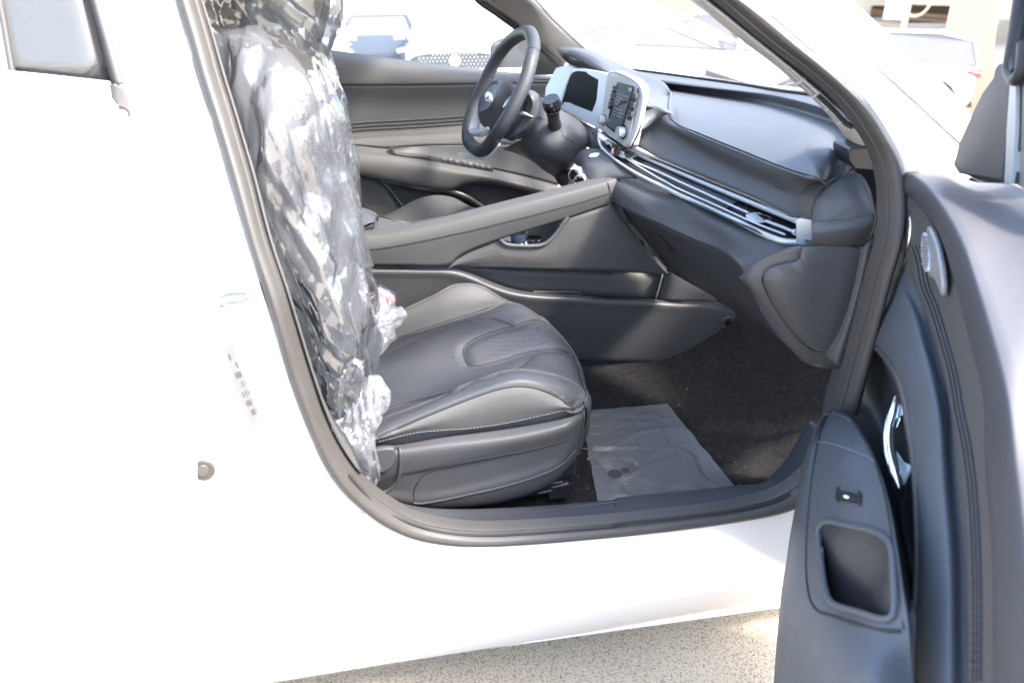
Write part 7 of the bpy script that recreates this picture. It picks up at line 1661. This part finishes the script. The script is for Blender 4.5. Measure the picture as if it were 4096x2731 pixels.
PAINT = {}
def paint(n, c):
    if n not in PAINT: PAINT[n] = mat(n+'_paint', c, .3, coat=.8)
    return PAINT[n]
CG = mat('car_glass', (.14, .14, .135), .25, spec=.25)
TYRE = mat('tyre', (.03, .03, .032), .8)
RIMM = mat('alloy', (.45, .46, .48), .3, metal=.8)
LAMP = mat('lamp_lens', (.7, .75, .8), .08, spec=.8, coat=.8)
TAIL = mat('tail_lamp', (.55, .02, .03), .2, coat=.5)
UND = mat('sill_black', (.03, .03, .03), .6)
def parked(name, label, cat_, x, y, ang, body, L=4.5, Wd=1.8, Hh=1.45, kind='sedan', group=None, far=False):
    """ang: direction the nose points, degrees from +X"""
    root = empty(name, (x, y, gz(x, y)), label=label, cat=cat_, group=group)
    root.rotation_euler = (0, 0, math.radians(ang))
    if True:
        q = Vector((.09 if x > 3 else 0, math.tan(SLOPE), 1)).to_track_quat('Z', 'Y').to_matrix().to_4x4()
        q = Vector((0, 0, 1)).rotation_difference(Vector((.09 if x > 3 else 0, math.tan(SLOPE), 1)).normalized()).to_matrix().to_4x4() @ Matrix.Rotation(math.radians(ang), 4, 'Z')
        root.rotation_euler = q.to_euler()
    def lk(nm, vs, fs, m_, par=root, angle=40):
        me = mesh_of(nm, [Vector(v) for v in vs], fs)
        me.materials.append(m_); me.shade_smooth(); me.set_sharp_from_angle(angle=math.radians(angle))
        o = bpy.data.objects.new(nm, me); col.objects.link(o); o.parent = par; return o
    h = Wd/2; s = L/4.5; hs = Hh/1.45
    # stations along the car: (x, half width, z bottom, z shoulder, z deck)
    st_ = [(2.25, .62, .38, .60, .66), (2.18, .78, .24, .68, .76), (1.9, .88, .20, .74, .86), (1.3, .90, .20, .80, .97), (.75, .90, .20, .86, 1.02), (0, .90, .20, .88, 1.0), (-.9, .90, .20, .90, 1.02), (-1.6, .90, .22, .92, 1.06), (-2.05, .84, .26, .92, 1.05), (-2.22, .70, .34, .84, .98)]
    if kind == 'suv': st_ = [(a, b_, c, d+.06, e+.06) for a, b_, c, d, e in st_]
    V = []; F = []
    for (a, b_, c, d, e) in st_:
        a *= s; b_ = b_*Wd/1.8; d *= hs; e *= hs
        ring = [(a, 0, c), (a, b_*.9, c), (a, b_, c+.12), (a, b_*1.0, d*.8), (a, b_*.97, d), (a, b_*.80, e), (a, b_*.4, e+.02), (a, 0, e+.025)]
        ring += [(p[0], -p[1], p[2]) for p in reversed(ring[1:-1])]
        V += ring
    n = 14
    for j in range(len(st_)-1):
        for i in range(n):
            i2 = (i+1) % n
            F.append((j*n+i, j*n+i2, (j+1)*n+i2, (j+1)*n+i))
    F.append(tuple(range(n-1, -1, -1))); F.append(tuple((len(st_)-1)*n+i for i in range(n)))
    b_o = lk('body', V, F, body, angle=50)
    sb = b_o.modifiers.new('s', 'SUBSURF'); sb.levels = 1; sb.render_levels = 2
    # greenhouse: glass with a roof skin
    if kind == 'suv': cab = [(.95, .80, 1.02), (.25, .64, 1.56), (-1.2, .64, 1.60), (-1.95, .60, 1.50), (-2.12, .78, 1.05)]
    elif kind == 'pickup': cab = [(.95, .80, .98), (.35, .64, 1.50), (-.6, .64, 1.52), (-.85, .62, 1.46), (-.95, .80, 1.0)]
    else: cab = [(1.05, .80, .96), (.15, .62, 1.40), (-.75, .60, 1.44), (-1.35, .58, 1.36), (-1.95, .74, 1.02)]
    cab = [(a*s, w_*Wd/1.8, z*hs) for a, w_, z in cab]
    a0, a1, a2, a3, a4 = cab
    Vg = [(a0[0], -a0[1], a0[2]), (a0[0], a0[1], a0[2]), (a1[0], -a1[1], a1[2]), (a1[0], a1[1], a1[2]), (a2[0], -a2[1], a2[2]), (a2[0], a2[1], a2[2]), (a3[0], -a3[1], a3[2]), (a3[0], a3[1], a3[2]), (a4[0], -a4[1], a4[2]), (a4[0], a4[1], a4[2])]
    lk('windshield', [Vg[0], Vg[1], Vg[3], Vg[2]], [(0, 1, 2, 3)], CG)
    lk('rear_window', [Vg[6], Vg[7], Vg[9], Vg[8]], [(0, 1, 2, 3)], CG)
    for k in (0, 1):
        lk('side_window', [Vg[0+k], Vg[2+k], Vg[4+k], Vg[6+k], Vg[8+k]], [(0, 1, 2, 3, 4)], CG)
        sgn = -1 if k == 0 else 1
        for (u, v_) in ((0, 1), (3, 4), (1.5, 2.1)):
            if u == 1.5:
                p1 = Vector((-.45*s, sgn*.62*Wd/1.8, 1.40*hs)); p2 = Vector((-.5*s, sgn*.80*Wd/1.8, .98*hs))
            else: p1 = Vector((cab[u][0], sgn*cab[u][1], cab[u][2])); p2 = Vector((cab[v_][0], sgn*cab[v_][1], cab[v_][2]))
            vv, ff2 = tube(None, [p1, p2], .035, None, seg=8); lk('pillar', vv, ff2, body)
    vv = [Vg[2], Vg[3], Vg[5], Vg[4], Vg[7], Vg[6]]
    lk('roof', [(p[0], p[1]*1.02, p[2]+.025) for p in vv]+[(p[0], p[1]*1.03, p[2]-.03) for p in vv], [(0, 1, 2, 3), (3, 2, 4, 5), (0, 3, 9, 6), (3, 5, 11, 9), (1, 7, 8, 2), (2, 8, 10, 4), (0, 6, 7, 1), (5, 4, 10, 11)], body)
    # wheels
    R_w = .33 if kind != 'suv' else .36
    for wx in (1.38*s, -1.32*s):
        for sg_ in (-1, 1):
            y0 = sg_*(h-.12); y1 = sg_*(h+.012)
            vv, f2 = tube(None, [Vector((wx, y0-sg_*.1, R_w)), Vector((wx, y1, R_w))], R_w, None, seg=28); w_o = lk('wheel', vv, f2, TYRE)
            vv, f2 = tube(None, [Vector((wx, y1, R_w)), Vector((wx, y1+sg_*.012, R_w))], [R_w*.66, R_w*.60], None, seg=24); lk('rim', vv, f2, RIMM, w_o)
            vv, f2 = tube(None, [Vector((wx+math.cos(a)*(R_w+.045), y1-sg_*.004, R_w+math.sin(a)*(R_w+.045))) for a in [math.radians(-15+i*21) for i in range(11)]], .03, None, seg=6); lk('wheel_arch', vv, f2, UND)
    for sg_ in (-1, 1):
        vv, f2 = tube(None, [Vector((2.19*s, sg_*.44*Wd/1.8, .70*hs)), Vector((2.12*s, sg_*.66*Wd/1.8, .74*hs)), Vector((1.86*s, sg_*.84*Wd/1.8, .78*hs))], [.05, .07, .03], None, seg=10); lk('headlight', vv, f2, LAMP)
        vv, f2 = tube(None, [Vector((-2.22*s, sg_*.42*Wd/1.8, .90*hs)), Vector((-2.16*s, sg_*.70*Wd/1.8, .90*hs)), Vector((-1.92*s, sg_*.85*Wd/1.8, .93*hs))], [.05, .08, .03], None, seg=10); lk('tail_light', vv, f2, TAIL)
        vv, f2 = tube(None, [Vector((.85*s, sg_*.88*Wd/1.8, 1.0*hs)), Vector((.85*s, sg_*1.08*Wd/1.8, 1.03*hs))], [.04, .09], None, seg=10); lk('door_mirror', vv, f2, body)
        for hx in (.25, -.75):
            vv, f2 = tube(None, [Vector((hx*s, sg_*.905*Wd/1.8, .86*hs)), Vector(((hx-.18)*s, sg_*.905*Wd/1.8, .86*hs))], .015, None, seg=6); lk('door_handle', vv, f2, body)
    gv = [(2.26*s, -.42, .30), (2.26*s, .42, .30), (2.25*s, .50, .48), (2.24*s, .40, .60), (2.24*s, -.40, .60), (2.25*s, -.50, .48)]
    grl = lk('grille', [(a+.03, b_, c) for a, b_, c in gv]+gv, [(0, 1, 2, 3, 4, 5), (0, 6, 7, 1), (1, 7, 8, 2), (2, 8, 9, 3), (3, 9, 10, 4), (4, 10, 11, 5), (5, 11, 6, 0)], UND)
    lk('number_plate', [(-2.25*s, -.26, .55), (-2.25*s, .26, .55), (-2.25*s, .26, .67), (-2.25*s, -.26, .67)], [(0, 1, 2, 3)], WHITEP)
    lk('bumper_trim', [(-2.24*s, -.6, .30), (-2.24*s, .6, .30), (-2.20*s, .62, .42), (-2.20*s, -.62, .42)], [(0, 1, 2, 3)], UND)
    return root, grl, lk
W_ = paint('lot_white', (.75, .75, .74)); BL = mat('dark_blue_paint', (.05, .058, .075), .6, spec=.2); SV = paint('pale_silver', (.45, .46, .47)); BG_ = paint('beige', (.52, .45, .34))
def at(k, x, y, D):
    """ground point D metres away in plan along the sight line"""
    d = ray(k, x, y); hd_ = Vector((d.x, d.y)).normalized()
    return CAM.x+hd_.x*D, CAM.y+hd_.y*D
# facing cars seen through the driver's window
x, y = at('z2', 1110, 420, 14.0)
c1, grl, lk = parked('parked_car', 'white car with a wide studded black grille facing the camera, seen over the driver door', 'car', x+.2, y+2.2, -97, W_, L=4.5, group='cars parked on the lot')
# its grille: wide, studded, with a round badge
gw_, gh = .66, .28
gx = 2.31
o_ = [(gx, .80*math.copysign(abs(math.cos(a))**.6, math.cos(a)), .56+.20*math.copysign(abs(math.sin(a))**.8, math.sin(a))) for a in [i*math.pi/16 for i in range(32)]]
me = mesh_of('wide_grille', [Vector(v) for v in o_], [tuple(range(32))]); me.materials.append(UND)
wg = bpy.data.objects.new('wide_grille', me); col.objects.link(wg); wg.parent = c1
sv = []; sf = []
for i in range(-11, 12):
    for j in range(-3, 4):
        yy, zz = i*.066+(j % 2)*.033, .56+j*.055
        if (yy/.76)**2+((zz-.56)/.19)**2 > 1: continue
        b0 = len(sv)
        sv += [Vector((gx+.004, yy-.015, zz)), Vector((gx+.004, yy, zz-.02)), Vector((gx+.004, yy+.015, zz)), Vector((gx+.004, yy, zz+.02)), Vector((gx+.02, yy, zz))]
        sf += [(b0, b0+1, b0+4), (b0+1, b0+2, b0+4), (b0+2, b0+3, b0+4), (b0+3, b0, b0+4)]
me = mesh_of('grille_stud', sv, sf); me.materials.append(SILVER); so_ = bpy.data.objects.new('grille_studs', me); col.objects.link(so_); so_.parent = wg; so_['kind'] = 'stuff'
oc = [Vector((gx+.03, .10*math.cos(a), .62+.10*math.sin(a))) for a in [math.radians(22.5+45*i) for i in range(8)]]
me = mesh_of('octagon_badge', oc, [tuple(range(8))]); me.materials.append(SILVER); ob = bpy.data.objects.new('octagon_badge', me); col.objects.link(ob); ob.parent = wg
x, y = at('z2', 140, 330, 15.5)
parked('parked_car', 'white car leftmost of those over the driver door, beside the headrest', 'car', x-.3, y+2, -97, W_, group='cars parked on the lot')
x, y = at('z2', 560, 300, 17)
parked('parked_car', 'dark blue car between the two white ones facing the driver window', 'car', x+.1, y+2, -96, BL, group='cars parked on the lot')
x, y = at('z2', 1500, 60, 24)
parked('parked_truck', 'silver pickup behind the white car with the studded grille', 'pickup truck', x, y, -100, SV, L=5.0, Hh=1.7, kind='pickup', group='cars parked on the lot')
# row seen through the windshield
lab_ = [('white hatchback first from the left through the windshield, red tail lights', 0, W_), ('beige sedan second from the left through the windshield', 1, W_), ('white sedan third from the left through the windshield, dark side windows', 2, W_), ('white sedan nearest the front pillar through the windshield', 3, W_)]
for (lb, i, c), (px_, D, an) in zip(lab_, ((250, 19.5, 140), (480, 16.6, 140), (720, 13.9, 140), (960, 11.4, 140))):
    x, y = at('z3', px_, 300, D)
    parked('parked_car', lb, 'car', x, y, an, c, group='cars parked on the lot')
x, y = at('z3', 60, 150, 26)
parked('parked_van', 'white van standing far off beyond the steering wheel side of the windshield', 'van', x, y, 190, W_, L=4.9, Wd=1.9, Hh=1.95, kind='suv', group='cars parked on the lot')
# white hatch on the right by the building
x, y = at('z4', 520, 300, 18.6)
parked('parked_suv', 'white hatchback with one red tail light beside the beige building', 'car', x, y, 152, W_, L=3.9, Wd=1.75, Hh=1.5, kind='suv', group='cars parked on the lot')
# building: beige wall with two openings, posts
bm_ = mat('beige_render', (.34, .29, .22), .9, bump=('noise', 30, .3, .01), var=(2, .5, (.38, .33, .26)))
bd = empty('beige_building', (17, 17, -1.5), label='beige rendered building with two dark window openings at top right', cat='building')
def bp(k, x, y, D0):
    """point of the facade plane: vertical plane facing back along the sight line"""
    d = ray(k, x, y); n = Vector((BN.x, BN.y, 0))
    return CAM+d*((B0_-CAM).dot(n)/d.dot(n)-D0/d.length)
d0 = ray('z4', 900, 100); hd_ = Vector((d0.x, d0.y, 0)).normalized()
B0_ = Vector((CAM.x, CAM.y, 0))+hd_*21
BN = -hd_
u_ = Vector((-BN.y, BN.x, 0)); u_ = u_ if u_.dot(RIGHT) > 0 else -u_
base = gz(B0_.x, B0_.y)-.2
def wq(u, z, d=0.0): return B0_+u_*u+Vector((0, 0, z))+BN*d
def uz(k, x, y):
    p = bp(k, x, y, 0); return ((p-B0_).dot(u_), p.z)
wins = []
for (xa, ya, xb, yb) in ((490, 40, 708, 168), (775, 35, 1015, 222)):
    ua, za = uz('z4', xa, ya); ub, zb = uz('z4', xb, yb); wins.append((ua, ub, zb, za))
top = 5.0
us = [-9.0, wins[0][0], wins[0][1], wins[1][0], wins[1][1], 12.0]
zlo = min(wins[0][2], wins[1][2]); zhi = max(wins[0][3], wins[1][3])
for i in range(5):
    is_w = i in (1, 3)
    if is_w:
        w_ = wins[0] if i == 1 else wins[1]
        for (za, zb) in ((base, w_[2]), (w_[3], top)):
            plate('wall', [wq(us[i], za), wq(us[i+1], za), wq(us[i+1], zb), wq(us[i], zb)], -BN*.3, bm_, bd, bevel=0)
    else: plate('wall', [wq(us[i], base), wq(us[i+1], base), wq(us[i+1], top), wq(us[i], top)], -BN*.3, bm_, bd, bevel=0)
dk = mat('dark_interior', (.06, .045, .035), .8); sh_ = mat('shelf_brown', (.22, .17, .12), .7); gy = mat('shutter_grey', (.45, .45, .46), .6)
for w_ in wins:
    u0, u1, z0, z1 = w_; H_ = z1-z0
    fr_ = plate('window', [wq(u0, z0, -.9), wq(u1, z0, -.9), wq(u1, z1, -.9), wq(u0, z1, -.9)], -BN*.05, dk, bd, bevel=0)
    for t in (.30, .48):
        plate('rail', [wq(u0, z0+H_*t, -.7), wq(u1, z0+H_*t-.04, -.7), wq(u1, z0+H_*t+.03, -.7), wq(u0, z0+H_*t+.07, -.7)], -BN*.04, sh_, fr_, bevel=0)
    plate('counter', [wq(u0, z0, -.5), wq(u1, z0, -.5), wq(u1, z0+H_*.24, -.5), wq(u0, z0+H_*.2, -.5)], -BN*.04, gy, fr_, bevel=0)
for u in (2.4, 3.6):
    tube('wall_joint', [wq(u, base, .004), wq(u, top, .004)], .012, mat('joint_grey', (.5, .46, .4), .9) if 'JG' not in globals() else JG, bd); JG = bpy.data.materials['joint_grey']
for z in (base+.9, base+1.9): tube('wall_joint', [wq(1.9, z, .004), wq(9, z, .004)], .012, JG, bd)
ap = mat('render_band', (.70, .64, .54), .9)
pz = empty('lot_post', tuple(wq((wins[0][1]+wins[1][0])/2, base, .5)), label='white square post between the two dark openings of the building', cat='post')
u = (wins[0][1]+wins[1][0])/2; hw = (wins[1][0]-wins[0][1])/2*.9
plate('post_shaft', [wq(u-hw, base, .5), wq(u+hw, base, .5), wq(u+hw, top, .5), wq(u-hw, top, .5)], -BN*.25, WHITE, pz, bevel=.01)
ub, zb = uz('z4', 690, 60)
lpb = empty('flood_light', tuple(wq(ub, zb, .4)), label='small pale floodlight box fixed by the left dark opening', cat='light')
plate('lamp_box', [wq(ub-.27, zb-.2, .6), wq(ub+.22, zb-.2, .6), wq(ub+.22, zb+.26, .6), wq(ub-.27, zb+.26, .6)], -BN*.15, mat('pale_lamp', (.6, .65, .62), .4), lpb, bevel=.01)
ub, zb = uz('z4', 820, 0)
cb_ = tube('hanging_cable', [wq(ub+.5*math.cos(math.radians(a))*.55, zb+.05+.35*math.sin(math.radians(a)), .65) for a in range(180, 361, 12)], .025, mat('cable', (.55, .45, .3), .6), None, seg=6)
tag(cb_, 'loop of pale cable hanging above the right dark opening', 'cable')
# long shed, canopy posts and low wall further off, seen through the windshield
wl = plate('boundary_wall', [Vector((-45, 34, -6)), Vector((16, 32, -6)), Vector((16, 32, .9)), Vector((-45, 34, .9))], (0, .4, 0), mat('pale_wall', (.72, .70, .66), .9), None, bevel=0)
tag(wl, 'long pale boundary wall at the far side of the lot', 'wall')
x, y = at('z3', 1000, 250, 17)
pp = box('canopy_post', (x, y, .3), (.28, .28, 5), paint('post_white', (.8, .8, .78)), None, bevel=.01); tag(pp, 'white upright post standing behind the sedans seen through the windshield', 'post')
x, y = at('z3', 880, 150, 22)
sh2 = empty('open_shed', (x, y, gz(x, y)), label='open grey shed behind the parked row seen through the windshield', cat='shed')
box('shed_wall', (x+3, y+1.2, gz(x, y)+1.5), (8, .2, 3), mat('shed_grey', (.34, .34, .33), .9), sh2, rz=math.radians(-25))
box('shed_roof', (x+3, y, gz(x, y)+3.1), (9, 3, .12), paint('shed_roof', (.62, .60, .55)), sh2, rz=math.radians(-25))
# distant slab of low buildings beyond, the skyline
